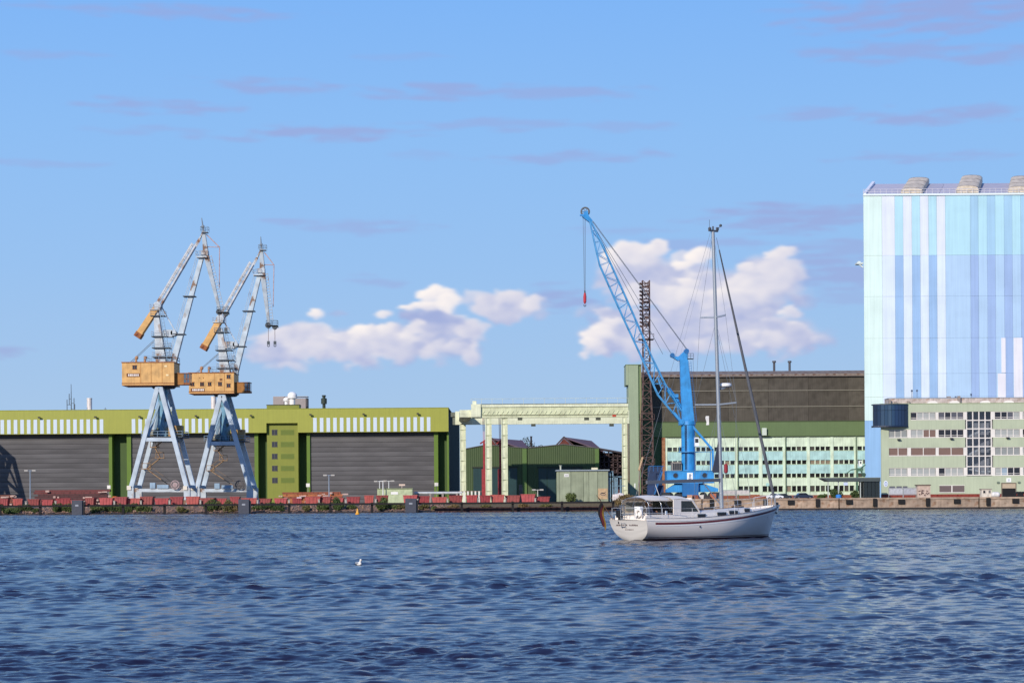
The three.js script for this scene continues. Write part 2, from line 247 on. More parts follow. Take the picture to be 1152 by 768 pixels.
{ // stony bank on the left
  const r = rng(9), nx = 420, ny = 12, pos = [], uvs = [], idx = [], x1 = pileX0 + 3;
  for (let j = 0; j <= ny; j++) for (let i = 0; i <= nx; i++) {
    const t = j / ny, x = lerp(shoreX0 - 60, x1, i / nx), nn = fbm(x / 1.3, t * 4, 3, 4);
    pos.push(x, lerp(-0.7, 1.44, Math.pow(t, 0.8)) + (j && j < ny ? nn * 0.42 : 0), lerp(-398.4, -405, t) + nn * 0.5); uvs.push(x / 5, t * 1.4);
    if (j && i) { const a = (j - 1) * (nx + 1) + i - 1, c = a + nx + 1; idx.push(a, a + 1, c, a + 1, c + 1, c); }
  }
  const g = new THREE.BufferGeometry(); g.setAttribute('position', new THREE.Float32BufferAttribute(pos, 3)); g.setAttribute('uv', new THREE.Float32BufferAttribute(uvs, 2)); g.setIndex(idx); g.computeVertexNormals();
  structure('bank', [g], paint('#8d7568', { map: texEarth, scale: 1, rough: 0.95 }));
  // loose stones on it: too many and too small to pick apart
  const st = new THREE.InstancedMesh(new THREE.IcosahedronGeometry(1, 0), paint('#8d7466', { map: null, rough: 0.95 }), 2600), m = new THREE.Matrix4(), q = new THREE.Quaternion(), c = new THREE.Color();
  for (let i = 0; i < 2600; i++) {
    const t = r(), x = lerp(shoreX0 - 10, x1, r()), s = 0.09 + 0.2 * r() * r();
    q.setFromEuler(new THREE.Euler(r() * 6, r() * 6, r() * 6));
    m.compose(V(x, lerp(-0.35, 1.42, Math.pow(t, 0.8)) + 0.03, lerp(-398.9, -404.8, t)), q, V(s * (1 + r() * 0.5), s * 0.7, s)); st.setMatrixAt(i, m);
    const k = 0.75 + r() * 0.4; st.setColorAt(i, c.setRGB(k, k * (0.92 + r() * 0.08), k * (0.86 + r() * 0.1)));
  }
  st.name = 'bank_stones'; st.userData.kind = 'stuff'; st.userData.label = 'loose pinkish stones covering the bank at the waterline'; st.userData.category = 'stones'; st.castShadow = st.receiveShadow = true; scene.add(st);
}
{ // rusty sheet piles in the middle
  const t = thing('sheet_pile_wall', 'low rust brown sheet pile wall at the water below the portal frame', 'wall', V((pileX0 + quayX0) / 2, 0, -400));
  const steel = paint('#4a332e', { map: texRust, scale: 5, rough: 0.9 }), top = Y(600, 571.3, 400); let i = 0;
  for (let x = pileX0; x < quayX0; x += 1.05, i++) part(t, 'sheet_pile', prism([[-0.5, 0], [-0.3, 0.28], [0.3, 0.28], [0.5, 0], [0.55, 0], [0.55, -0.12], [-0.55, -0.12], [-0.55, 0]].map(([a, b]) => [a + x, b]), 0, 1.6).rotateX(-Math.PI / 2).translate(0, -0.75 + (i * 7919 % 5) * 0.02, -399.9), steel);
  part(t, 'capping', [box(pileX0, quayX0, top - 0.05, top + 0.12, -400.35, -399.95)], paint('#5d463e', { map: texRust, scale: 4 }));
  structure('bank', [box(pileX0, quayX0 + 1, -1, top - 0.02, -401.6, -400.03)], paint('#776755', { map: texEarth, scale: 5 }));
  const sl = new THREE.BufferGeometry(), a = [pileX0, top - 0.03, -401.5], b = [quayX0 + 1, top - 0.03, -401.5], c = [pileX0, 1.5, -405], d = [quayX0 + 1, 1.75, -405];
  sl.setAttribute('position', new THREE.Float32BufferAttribute([...a, ...b, ...c, ...b, ...d, ...c], 3)); sl.setAttribute('uv', new THREE.Float32BufferAttribute([0, 0, 12, 0, 0, 1, 12, 0, 12, 1, 0, 1], 2)); sl.computeVertexNormals();
  structure('bank', [sl], paint('#776a4e', { map: texEarth, scale: 1, rough: 0.95 }));
}
{ // concrete quay on the right, cast in long blocks
  const t = thing('quay_wall', 'weathered tan concrete quay wall with dark fender pockets on the right', 'wall', V(X(960, 570, 400), 0, -400));
  const con = [paint('#b5a08b', { map: texConcrete, scale: 7, rough: 0.92 }), paint('#bda48c', { map: texConcrete, scale: 6, rough: 0.92 }), paint('#ac9682', { map: texConcrete, scale: 8, rough: 0.92 })], dark = paint('#1d1a19', { map: null, rough: 0.95 }), black = paint('#161515', { rough: 0.85 });
  const topY = Y(1000, 559.6, 400), joints = [770, 790, 944.4, 1102, 1260, 1420].map((p) => X(p, 566, 400)), wet = paint('#2a2522', { map: texConcrete, scale: 4, rough: 0.6 });
  for (let i = 0; i + 1 < joints.length; i++) {
    part(t, 'concrete_block', [box(joints[i] + 0.12, joints[i + 1] - 0.12, 0.32, topY - 0.36, -404.9, -400)], con[i % 3]);
    part(t, 'coping', [box(joints[i] + 0.1, joints[i + 1] - 0.1, topY - 0.36, topY, -404.95, -399.88)], con[(i + 1) % 3]);
    part(t, 'wet_base', [box(joints[i] + 0.12, joints[i + 1] - 0.12, -1, 0.32, -404.8, -399.93)], wet);
  }
  part(t, 'joint_backing', [box(joints[0], joints[5], -1, topY - 0.1, -404.7, -400.5)], dark);
  for (const p of [800.6, 861, 920, 984.5, 1044, 1112]) piece(t, 'fender', X(p - 2.1, 566, 400), X(p + 2.1, 566, 400), topY - 1.62, topY - 0.14, -400.2, -399.6, black);
  for (const p of [829.8, 890, 955.7, 1014.4, 1077, 1142.9]) piece(t, 'fender', X(p - 3.6, 566, 400), X(p + 3.6, 566, 400), topY - 1.18, topY - 0.34, -400.2, -399.65, black);
  structure('quay_apron', [box(quayX0, X(1500, 566, 400), groundY(60) - 0.6, groundY(60) + 0.03, -440, -404.9)], paint('#8f8576', { map: texConcrete, scale: 9 }));
}

// ================================================================ green ship hall on the left
{
  const D = 560, B = thing('ship_hall', 'long olive green ship hall with white striped fascia and three grey doors', 'building', V(X(250, 557, D), 1.4, -D));
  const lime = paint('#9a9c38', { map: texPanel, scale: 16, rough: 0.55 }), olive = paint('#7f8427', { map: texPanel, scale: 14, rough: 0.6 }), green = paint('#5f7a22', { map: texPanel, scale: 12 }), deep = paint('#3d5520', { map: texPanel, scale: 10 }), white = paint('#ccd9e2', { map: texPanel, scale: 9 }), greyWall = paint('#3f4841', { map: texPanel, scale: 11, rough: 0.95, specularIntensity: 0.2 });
  const slats = [paint('#666464', { map: texGrime, scale: 9, rough: 0.85, specularIntensity: 0.3 }), paint('#6b6969', { map: texGrime, scale: 8, rough: 0.85, specularIntensity: 0.3 }), paint('#626060', { map: texGrime, scale: 7, rough: 0.85, specularIntensity: 0.3 })];
  const x = (p) => X(p, 520, D), y = (p, px = 400) => Y(px, p, D), g0 = 1.3;
  const top = y(459.4), bot = y(486), left = x(-230), right = x(504.7), Zf = -D, Zd = -D - 2.2, Zn = -D - 4.6;
  // body behind the doors, roof deck
  part(B, 'wall', [box(left, right - 0.1, g0, top - 0.3, Zn - 118, Zn - 0.6)], greyWall);
  part(B, 'roof', [box(left, right + 0.15, top - 0.3, top - 0.02, Zn - 118, Zf - 0.4)], paint('#7a7c6a', { scale: 15 }));
  // fascia, open over the stair tower
  const t0 = x(299.6), t1 = x(334.9), notch = y(475.8, 317);
  part(B, 'fascia', [box(left, t0, bot, top, Zf - 1.2, Zf), box(t1, right, bot, top, Zf - 1.2, Zf), box(t0, t1, notch, top, Zf - 1.2, Zf), box(left, t0, bot, bot + 0.25, Zd - 0.5, Zf - 1.2), box(t1, right, bot, bot + 0.25, Zd - 0.5, Zf - 1.2)], lime);
  part(B, 'fascia_cap', [box(left, right + 0.06, top, top + 0.14, Zf - 1.3, Zf + 0.06)], paint('#8f942c', {}));
  part(B, 'tower_head', [box(x(300), x(336.6), top + 0.14, y(455.6, 318), Zf - 5, Zf - 0.25), ], olive);
  part(B, 'tower_cap', [box(x(299.6), x(337), y(455.6, 318), y(455.6, 318) + 0.16, Zf - 5.1, Zf - 0.15)], paint('#3f4420', {}));
  const stripe = (p) => piece(B, 'white_stripe', x(p), x(p + 4), bot + 0.12, y(469.6, 400), Zf - 0.01, Zf + 0.05, white);
  for (let i = 0; i < 18; i++) { stripe(-14.6 + i * 7.45); stripe(148.1 + i * 7.49); stripe(352.4 + i * 7.53); }
  // doors of wide horizontal slats
  const door = (p0, p1) => { const n = 15, h = (bot - 0.1 - g0) / n, sh = [0.0, 0.06, 0.02]; for (let i = 0; i < n; i++) piece(B, 'door_slat', x(p0), x(p1), g0 + i * h + 0.035, g0 + (i + 1) * h - 0.035, Zd - 0.12, Zd + 0.02 * ((i * 5) % 3), slats[(i * 7) % 3]); part(B, 'door_backing', [box(x(p0), x(p1), g0, bot, Zd - 0.4, Zd - 0.14)], paint('#4a4646', {})); };
  door(-60, 120.7); door(145.8, 285.2); door(348, 488); door(-215, -66);
  // posts and deep bays between them
  for (const [a, b] of [[-66, -60], [120.7, 124.4], [141, 145.8], [285.2, 289.4], [344.2, 348], [488, 492.6]]) part(B, 'door_post', [box(x(a), x(b), g0, bot, Zn - 0.5, Zd + 0.55)], green);
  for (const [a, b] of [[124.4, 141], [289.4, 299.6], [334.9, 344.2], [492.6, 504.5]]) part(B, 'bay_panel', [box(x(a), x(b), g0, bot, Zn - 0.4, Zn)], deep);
  part(B, 'corner_post', [box(x(502.6), right, g0, bot, Zn - 2, Zd + 0.4)], green);
  // stair tower
  part(B, 'stair_tower', [box(t0, t1, g0, notch + 0.5, Zn, Zd + 1.0)], olive);
  const glass = paint('#3a3a40', { map: null, rough: 0.15 }), louvre = paint('#5f6f24', { map: null });
  for (let i = 0; i < 5; i++) { const yy = y(486.1 + i * 13.52, 310); part(B, 'window', [box(x(305.2), x(311.4), yy - 0.66, yy + 0.66, Zd + 1.0, Zd + 1.04)], glass); part(B, 'window_frame', [box(x(308.2), x(308.5), yy - 0.62, yy + 0.62, Zd + 1.04, Zd + 1.08), box(x(305), x(311.6), yy - 0.74, yy - 0.66, Zd + 1, Zd + 1.12), box(x(305), x(311.6), yy + 0.66, yy + 0.74, Zd + 1, Zd + 1.12)], paint('#6d6a52', { map: null })); for (let k = 0; k < 4; k++) piece(B, 'louvre', x(315.2), x(330.2), yy - 0.66 + k * 0.34, yy - 0.4 + k * 0.34, Zd + 1.0, Zd + 1.06, louvre); }
  // floodlights on the fascia
  for (const [p, q] of [[44.5, 469.7], [107.8, 469.2], [157.5, 468.8], [220.8, 468], [282.8, 467.6], [349.7, 466.5], [409.5, 466], [470.4, 465.4]]) { const c = V(x(p), y(q, p), Zf); part(B, 'floodlight', [box(c.x - 0.3, c.x + 0.3, c.y - 0.18, c.y + 0.22, Zf + 0.5, Zf + 0.95), rod(V(c.x, c.y, Zf), V(c.x, c.y, Zf + 0.6), 0.07)], paint('#3c3a30', { map: null })); }
  // on the roof
  const P = (px, py, d) => at(px, py, d), roofY = top - 0.02;
  { const b = P(79.7, 462, 580); b.y = roofY; const T = thing('radio_mast', 'thin dark radio mast with aerials on the green hall roof', 'mast', b), s = paint('#5b646b', { map: null }), h = Y(79.7, 432, 580) - roofY; part(T, 'pole', [rod(b, b.clone().add(V(0, h, 0)), 0.16, 0.07)], s); part(T, 'aerial', [[-1.1, 0.3], [0.8, 0.35], [-0.5, 0.5], [1.0, 0.15]].flatMap(([a, f]) => [rod(b.clone().add(V(a, h * f - 1.6, 0.2)), b.clone().add(V(a, h * f + 1.4, 0.2)), 0.11), rod(b.clone().add(V(0, h * f, 0)), b.clone().add(V(a, h * f, 0.2)), 0.07)]), s); }
  { const b = P(118, 461, 580); b.y = roofY; const T = thing('roof_aerial', 'short thin aerial on the green hall roof right of the white flue', 'aerial', b); part(T, 'rod', [rod(b, b.clone().add(V(0, 1.6, 0)), 0.07)], paint('#6a7076', { map: null })); part(T, 'crossbar', [rod(b.clone().add(V(-0.4, 1.2, 0)), b.clone().add(V(0.4, 1.2, 0)), 0.05)], paint('#6a7076', { map: null })); }
  const flue = (p0, p1, pt, dist, label, col) => { const b = P((p0 + p1) / 2, 460, dist), r = (p1 - p0) / 2 * dist / FOCAL; b.y = roofY; const h = Y((p0 + p1) / 2, pt, dist) - roofY, T = thing('flue', label, 'chimney', b); part(T, 'stack', [rod(b, b.clone().add(V(0, h, 0)), r, r, 20)], col); part(T, 'rim', [rod(b.clone().add(V(0, h - 0.25, 0)), b.clone().add(V(0, h, 0)), r * 1.08, r * 1.08, 20)], col); };
  flue(97.3, 103.1, 447.7, 585, 'white round flue on the left part of the green hall roof', paint('#e6dcd4', { rough: 0.5 }));
  flue(237, 243, 446, 600, 'pale round flue on the green hall roof behind the right portal crane', paint('#e3d8cf', { rough: 0.5 }));
  { const b = P(364.3, 460, 575); b.y = roofY; const h = Y(364, 444.4, 575) - roofY, T = thing('vent_stack', 'dark green stepped vent stack on the green hall roof', 'chimney', b), s = paint('#2e3a30', {}); part(T, 'stack', [rod(b, b.clone().add(V(0, h, 0)), 0.42, 0.42, 12)], s); part(T, 'collar', [rod(b.clone().add(V(0, h * 0.45, 0)), b.clone().add(V(0, h * 0.8, 0)), 0.78, 0.78, 12)], s); part(T, 'cap', [rod(b.clone().add(V(0, h * 0.93, 0)), b.clone().add(V(0, h, 0)), 0.62, 0.5, 12)], s); }
  { const d = 585, b = P(326, 460, d); b.y = roofY; const T = thing('roof_plant_room', 'grey boxy plant room on the roof above the stair tower', 'building', b), s = paint('#9c918c', { map: texPanel, scale: 6 }); part(T, 'wall', [box(X(307, 450, d), X(319, 450, d), roofY, Y(313, 446.2, d), -d - 4, -d), box(X(319, 450, d), X(344, 450, d), roofY, Y(340, 447.6, d), -d - 4.2, -d - 0.6)], s); part(T, 'side_panel', [box(X(343.4, 450, d), X(345.4, 450, d), roofY, Y(344, 447.4, d), -d - 4.2, -d - 0.5)], paint('#4d4846', {})); part(T, 'roof', [box(X(306.6, 450, d), X(345.6, 450, d), Y(313, 446.2, d) - 0.02, Y(313, 446.2, d) + 0.12, -d - 4.3, -d - 0.58)], paint('#b0a6a0', {})); }
  for (const [p, q, rr, lab] of [[321.8, 449.4, 3.2, 'smaller white dome vent on the green hall roof'], [328.7, 445.2, 5.4, 'larger white dome vent on the green hall roof']]) { const d = 578, b = P(p, 460, d), r = rr * d / FOCAL, cy = Y(p, q, d); b.y = roofY; const T = thing('dome_vent', lab, 'vent', b), w = paint('#e8e4dd', { map: null, rough: 0.45 }); part(T, 'neck', [rod(b, V(b.x, cy - r * 0.3, b.z), r * 0.55, r * 0.62, 16)], w); part(T, 'dome', [ball(V(b.x, cy, b.z), r, 1, 0.86, 1, 24)], w); part(T, 'skirt', [rod(V(b.x, cy - r * 0.5, b.z), V(b.x, cy - r * 0.28, b.z), r * 1.05, r * 1.05, 24)], w); }
}

// ================================================================ portal cranes
function portalCrane(label, D, P, opt = {}) {
  const k = D / 418, gauge = 9, base = at(P.foot[0], P.foot[1], D); base.z = -D - gauge / 2; base.y = 1.45;
  const T = thing('portal_crane', label, 'crane', base, opt.group), F = (q, dz = 0) => { const d = D + gauge / 2 + dz, v = at(q[0], q[1], D + gauge / 2); v.z = -d; return v; };
  const pale = paint('#bccad4', { map: texGrime, scale: 14, rough: 0.5 }), palest = paint('#c3ccd1', { map: texRust, scale: 16, rough: 0.55 }), steel = paint('#93adc0', { map: texGrime, scale: 12, rough: 0.55 }), ochre = paint('#d9a863', { map: texGrime, scale: 7, rough: 0.55 }), ochreRim = paint('#9c5c2a', { map: texRust, scale: 6 }), dark = paint('#3f474d', { map: null, rough: 0.6 }), pinkish = paint('#c9a9a2', { map: texRust, scale: 5 }), rustOrange = paint('#a3835c', { map: texRust, scale: 4 }), glass = paint('#35383d', { map: null, rough: 0.12 });
  // two A-frames; nearer one first
  for (const [d, mm] of [[D, pale], [D + gauge, pale]]) {
    const A = at(P.apex[0], P.apex[1], D), L = at(P.left[0], P.left[1], D), R = at(P.right[0], P.right[1], D); for (const v of [A, L, R]) v.z = -d;
    A.y += 0.1; const w = 0.86 * k, t = 0.9 * k, mid = (a, b, f) => a.clone().lerp(b, f), off = 0.3;
    part(T, 'leg', [beam(L, A.clone().add(V(-off, 0, 0)), w, t)], mm); part(T, 'leg', [beam(R, A.clone().add(V(off, 0, 0)), w, t)], mm);
    const f = 0.515, a = mid(A, L, f), b = mid(A, R, f); part(T, 'cross_beam', [beam(a, b, 0.72 * k, 0.7 * k)], mm);
    const lo = (v) => v.clone().add(V(0, -0.35 * k, 0)); part(T, 'sill_beam', [beam(lo(L).add(V(-0.5, 0, 0)), lo(R).add(V(0.5, 0, 0)), 0.62 * k, 0.62 * k)], palest);
    for (const v of [L, R]) { const B = part(T, 'bogie', [prism([[-1.6, 0.15], [-1.5, 0.85], [-0.55, 1.35], [0.55, 1.35], [1.5, 0.85], [1.6, 0.15]].map(([x, y]) => [x * k, y * k]), -0.5, 0.5, 0.04).translate(v.x, base.y, v.z), box(v.x - 0.6 * k, v.x + 0.6 * k, base.y + 1.2 * k, v.y + 0.1, v.z - 0.55 * k, v.z + 0.55 * k)], palest); for (const s of [-1.15, -0.4, 0.4, 1.15]) part(B, 'wheel', [rod(V(v.x + s * k, base.y + 0.28 * k, v.z - 0.3), V(v.x + s * k, base.y + 0.28 * k, v.z + 0.3), 0.29 * k, 0.29 * k, 14)], dark); part(T, 'buffer_box', [box(v.x - 0.7 * k, v.x + 0.1, v.y - 0.3, v.y + 0.5, v.z + 0.5, v.z + 0.75)], paint('#d8cfbd', { map: null })); }
  }
  // ties front to back
  for (const q of [P.left, P.right]) { const a = at(q[0], q[1], D), b = a.clone(); b.z = -D - gauge; for (const h of [0.02, 0.5]) { const A = at(P.apex[0], P.apex[1], D), m = a.clone().lerp(A, h), n = m.clone(); n.z = -D - gauge; part(T, 'tie_beam', [beam(m, n, 0.6 * k, 0.6 * k)], steel); } }
  const A0 = at(P.apex[0], P.apex[1], D), cx = A0.x, cz = -D - gauge / 2, hb = F(P.house[2]), top = F(P.house[0]), sp = A0.y;
  // column in the middle and the decks round it
  const g0 = at(P.left[0], P.left[1], D).y, deckY = lerp(g0, A0.y, 0.515);
  part(T, 'slewing_column', [rod(V(cx, deckY - 0.6, cz), V(cx, sp + 0.2, cz), 1.05 * k, 0.95 * k, 20)], paint('#6f9fb8', { map: texRust, scale: 9 }));
  part(T, 'head_girder', [beam(V(cx, sp - 0.3, -D + 0.4), V(cx, sp - 0.3, -D - gauge - 0.4), 1.1 * k, 1.1 * k)], steel);
  for (const s of [1, -1]) for (const zz of [0.9, gauge - 0.9]) part(T, 'column_brace', [beam(V(cx + s * 2.5 * k, deckY - 0.2, -D - zz), V(cx + s * 0.3, sp - 1.5, cz), 0.45 * k, 0.45 * k)], steel);
  part(T, 'slew_ring', [rod(V(cx + 0.2, sp + 0.1, cz), V(cx + 0.2, hb.y + 0.02, cz), 2.1 * k, 2.7 * k, 28)], dark);
  part(T, 'deck', [box(cx - 3.6 * k, cx + 4.4 * k, deckY - 0.1, deckY + 0.08, -D - gauge, -D - 0.4)], dark);
  const rail = (x0, x1, y, z0, z1, h = 1.1, m = steel, r = 0.045) => { const out = []; for (const z of [z0, z1]) { for (const f of [0.5, 1]) out.push(rod(V(x0, y + h * f, z), V(x1, y + h * f, z), r, r, 5)); const n = Math.max(2, Math.round(Math.abs(x1 - x0) / 1.6)); for (let i = 0; i <= n; i++) { const x = lerp(x0, x1, i / n); out.push(rod(V(x, y, z), V(x, y + h, z), r, r, 5)); } } for (const x of [x0, x1]) for (const f of [0.5, 1]) out.push(rod(V(x, y + h * f, z0), V(x, y + h * f, z1), r, r, 5)); return out; };
  part(T, 'deck_railing', rail(cx - 3.6 * k, cx + 4.4 * k, deckY, -D - gauge, -D - 0.4), steel);
  part(T, 'winch_cabin', [box(cx + 1.3 * k, cx + 3.9 * k, deckY + 0.09, deckY + 2.3 * k, cz - 1.4, cz + 1.6)], paint('#b5905a', { map: texRust, scale: 5 }));
  part(T, 'winch', [rod(V(cx - 2.6, deckY + 0.8, cz + 1), V(cx - 1.2, deckY + 0.8, cz + 1), 0.7, 0.7, 16), box(cx - 2.9, cx - 2.6, deckY, deckY + 1.6, cz + 0.2, cz + 1.8), box(cx - 1.2, cx - 0.9, deckY, deckY + 1.6, cz + 0.2, cz + 1.8)], paint('#9c9a86', { map: texRust, scale: 3 }));
  // zigzag stair up the rear left leg
  { const L = at(P.left[0], P.left[1], D), A = at(P.apex[0], P.apex[1], D), Lz = -D - gauge + 1.4, st = [], rl = []; let prev = L.clone().lerp(A, 0.03).add(V(6.2 * k, 0, 0)); prev.z = Lz;
    [[0.2, 0.7], [0.31, 2.8], [0.42, 1.1], [0.5, 2.6]].forEach(([f, dx]) => { const n = L.clone().lerp(A, f).add(V(dx * k, 0, 0)); n.z = Lz; st.push(beam(prev, n, 0.16, 0.8)); const up = V(0, 1.0, 0); rl.push(rod(prev.clone().add(up), n.clone().add(up), 0.035, 0.035, 5)); st.push(box(n.x - 0.9, n.x + 0.9, n.y - 0.08, n.y + 0.06, Lz - 0.7, Lz + 0.7)); rl.push(rod(n.clone().add(V(-0.8, 0, 0.6)), n.clone().add(V(-0.8, 1.1, 0.6)), 0.06, 0.06, 5), rod(n.clone().add(V(0.8, 0, 0.6)), n.clone().add(V(0.8, 1.1, 0.6)), 0.06, 0.06, 5), rod(n.clone().add(V(-0.8, 1.1, 0.6)), n.clone().add(V(0.8, 1.1, 0.6)), 0.06, 0.06, 5)); prev = n; });
    part(T, 'stair', st, rustOrange); part(T, 'stair_railing', rl, rustOrange); }
  // cable drum on the sill
  { const s = at(P.drum[0], P.drum[1], D); part(T, 'cable_drum', [new THREE.TorusGeometry(0.8 * k, 0.12, 8, 24).translate(s.x, s.y + 0.2, -D + 0.9), rod(V(s.x, s.y + 0.2, -D + 0.7), V(s.x, s.y + 0.2, -D + 1.1), 0.5 * k, 0.5 * k, 16), ...[0, 1, 2, 3].map((i) => beam(V(s.x, s.y + 0.2, -D + 0.9), V(s.x + Math.cos(i * 1.571 + 0.4) * 0.85 * k, s.y + 0.2 + Math.sin(i * 1.571 + 0.4) * 0.85 * k, -D + 0.9), 0.1, 0.1))], paint(opt.drum ?? '#c78f8f', { map: texRust, scale: 2 })); part(T, 'cabinet', [box(s.x - 5 * k, s.x - 4 * k, g0, g0 + 1.1, -D - 0.2, -D + 0.6), box(s.x - 3.6 * k, s.x - 1.4 * k, g0, g0 + 0.7, -D - 0.2, -D + 0.6)], steel); }
  // machinery house
  const hl = top.x, hr = F(P.house[1]).x, hy0 = hb.y, hy1 = top.y, hz0 = cz - 3.6 * k, hz1 = cz + 3.6 * k;
  const H = part(T, 'machinery_house', [box(hl, hr, hy0, hy1, hz0, hz1)], ochre);
  part(H, 'house_rim', [box(hl - 0.1, hr + 0.1, hy1, hy1 + 0.18, hz0 - 0.1, hz1 + 0.1), box(hl - 0.07, hr + 0.07, hy0 + 0.28, hy0 + 0.42, hz0 - 0.07, hz1 + 0.07), box(hl - 0.05, hr + 0.05, hy0 - 0.08, hy0, hz0 - 0.05, hz1 + 0.05)], ochreRim);
  for (const f of opt.seams ?? [0.36, 0.56, 0.77]) part(H, 'panel_seam', [box(lerp(hl, hr, f) - 0.05, lerp(hl, hr, f) + 0.05, hy0 + 0.42, hy1, hz1, hz1 + 0.035)], paint('#b07a3a', { map: null }));
  for (const [f, g, w, h] of opt.windows ?? []) { const x = lerp(hl, hr, f), y = lerp(hy0, hy1, g); part(H, 'window', [box(x - w / 2, x + w / 2, y - h / 2, y + h / 2, hz1 + 0.005, hz1 + 0.04)], glass); part(H, 'window_frame', [box(x - w / 2 - 0.07, x + w / 2 + 0.07, y + h / 2, y + h / 2 + 0.08, hz1, hz1 + 0.09), box(x - w / 2 - 0.07, x + w / 2 + 0.07, y - h / 2 - 0.08, y - h / 2, hz1, hz1 + 0.09), box(x - 0.04, x + 0.04, y - h / 2, y + h / 2, hz1 + 0.04, hz1 + 0.07)], ochreRim); }
  for (const [f, g, w, h, c] of opt.plates ?? []) { const x = lerp(hl, hr, f), y = lerp(hy0, hy1, g); part(H, 'plate', [box(x - w / 2, x + w / 2, y - h / 2, y + h / 2, hz1 + 0.005, hz1 + 0.05)], paint(c, { map: null })); }
  { // name board: worn white marks, not legible
    const [f, g, w] = opt.board, x0 = lerp(hl, hr, f), y = lerp(hy0, hy1, g), bd = part(H, 'name_board', [box(x0, x0 + w, y - 0.34, y + 0.34, hz1 + 0.01, hz1 + 0.06)], paint('#6b3f22', { map: null })), r = rng(31), m = []; let x = x0 + w * 0.12; while (x < x0 + w * 0.94) { const ww = 0.11 + r() * 0.2; m.push(box(x, Math.min(x + ww, x0 + w * 0.96), y - 0.2, y + 0.2, hz1 + 0.06, hz1 + 0.075)); x += ww + 0.06 + r() * 0.06; } part(bd, 'marks', m, paint('#e6dcd2', { map: null })); }
  part(H, 'roof_railing', rail(lerp(hl, hr, 0.42), hr, hy1 + 0.18, hz0, hz1), steel);
  for (const f of [0.23, 0.4]) { const x = lerp(hl, hr, f); part(H, 'roof_vent', [rod(V(x, hy1 + 0.18, cz + 1), V(x, hy1 + 0.9 * k, cz + 1), 0.24, 0.2, 12), ball(V(x + 0.1, hy1 + 1.15 * k, cz + 1), 0.36 * k, 1, 1.1, 1, 12)], paint('#b98c66', { map: texRust, scale: 3 })); }
  // driver's cab at the jib end
  { const c0 = F(P.cab[0]), c1 = F(P.cab[1]), c2 = F(P.cab[2]); part(T, 'cab', [box(hr, c1.x, c1.y, c0.y, cz - 0.4, hz1 - 1.0)], paint('#a8702f', { scale: 5 })); part(T, 'cab_roof', [box(hr, c2.x, c0.y, c0.y + 0.14, cz - 0.5, hz1 - 0.9)], ochreRim); part(T, 'cab_window', [box(c1.x, c2.x - 0.05, c1.y + 0.4, c0.y, cz - 0.35, hz1 - 1.05)], paint('#5c6b78', { map: null, rough: 0.1, metal: 0.2 })); part(T, 'cab_frame', [box(c1.x, c2.x, c1.y, c1.y + 0.4, cz - 0.4, hz1 - 1), box(c2.x - 0.12, c2.x, c1.y + 0.4, c0.y, hz1 - 1.12, hz1 - 1), box((c1.x + c2.x) / 2 - 0.06, (c1.x + c2.x) / 2 + 0.06, c1.y + 0.4, c0.y, hz1 - 1.06, hz1 - 0.99), box(c1.x, c2.x, (c1.y + c0.y) / 2, (c1.y + c0.y) / 2 + 0.1, hz1 - 1.06, hz1 - 0.99)], ochreRim); }
  // tower post
  const tb = F(P.tower[0]), tt = F(P.tower[1]); tb.y = hy1;
  part(T, 'tower_post', [beam(tb, tt, 2.0 * k, 2.4 * k, 0.95 * k, 1.3 * k)], palest);
  for (const f of [0.12, 0.3, 0.52, 0.92]) { const c = tb.clone().lerp(tt, f), w = (1.7 - f * 0.5) * k; part(T, 'platform', [box(c.x - w * 0.9, c.x + w * 1.35, c.y - 0.06, c.y + 0.1, cz - w, cz + w)], dark); part(T, 'platform_railing', rail(c.x - w * 0.9, c.x + w * 1.35, c.y + 0.1, cz - w, cz + w, 0.9, steel, 0.03), palest); }
  part(T, 'ladder', [rod(V(tb.x + 1.6 * k, hy1, cz + 1.3), tt.clone().add(V(0.9 * k, 0, 1.3)), 0.06), rod(V(tb.x + 2.1 * k, hy1, cz + 1.3), tt.clone().add(V(1.4 * k, 0, 1.3)), 0.06), ...Array.from({ length: 14 }, (_, i) => { const c = V(tb.x + 1.6 * k, hy1, cz + 1.3).lerp(tt.clone().add(V(0.9 * k, 0, 1.3)), i / 14); return rod(c, c.clone().add(V(0.5 * k, 0, 0)), 0.05, 0.05, 5); })], steel);
  part(T, 'luffing_gear', [box(F(P.luff).x - 1.1 * k, F(P.luff).x + 0.8 * k, F(P.luff).y - 0.5, F(P.luff).y + 0.9 * k, cz - 1.1, cz + 1.2), rod(F(P.luff).add(V(1 * k, 0.3, -1.2)), F(P.luff).add(V(1 * k, 0.3, 1.2)), 0.55, 0.55, 14)], palest);
  // counterweight rocker
  const r0 = F(P.rock[0]), r1 = F(P.rock[1]); part(T, 'counterweight_arm', [beam(r0, r1, 1.15 * k, 2.0 * k), beam(r0.clone().lerp(r1, -0.015), r0.clone().lerp(r1, 0.14), 1.3 * k, 2.2 * k)], ochre); part(T, 'counterweight', [beam(r0.clone().lerp(r1, -0.03), r0.clone().lerp(r1, 0.11), 1.36 * k, 2.3 * k)], ochreRim);
  part(T, 'rocker_joint', [rod(r1.clone().add(V(0, 0, -1.3)), r1.clone().add(V(0, 0, 1.3)), 0.75 * k, 0.75 * k, 16), box(r1.x - 1.5 * k, r1.x + 0.6 * k, r1.y - 0.9, r1.y - 0.7, cz - 1.3, cz + 1.3), ...rail(r1.x - 1.5 * k, r1.x + 0.4 * k, r1.y - 0.7, cz - 1.3, cz + 1.3, 0.9, steel, 0.03)], palest);
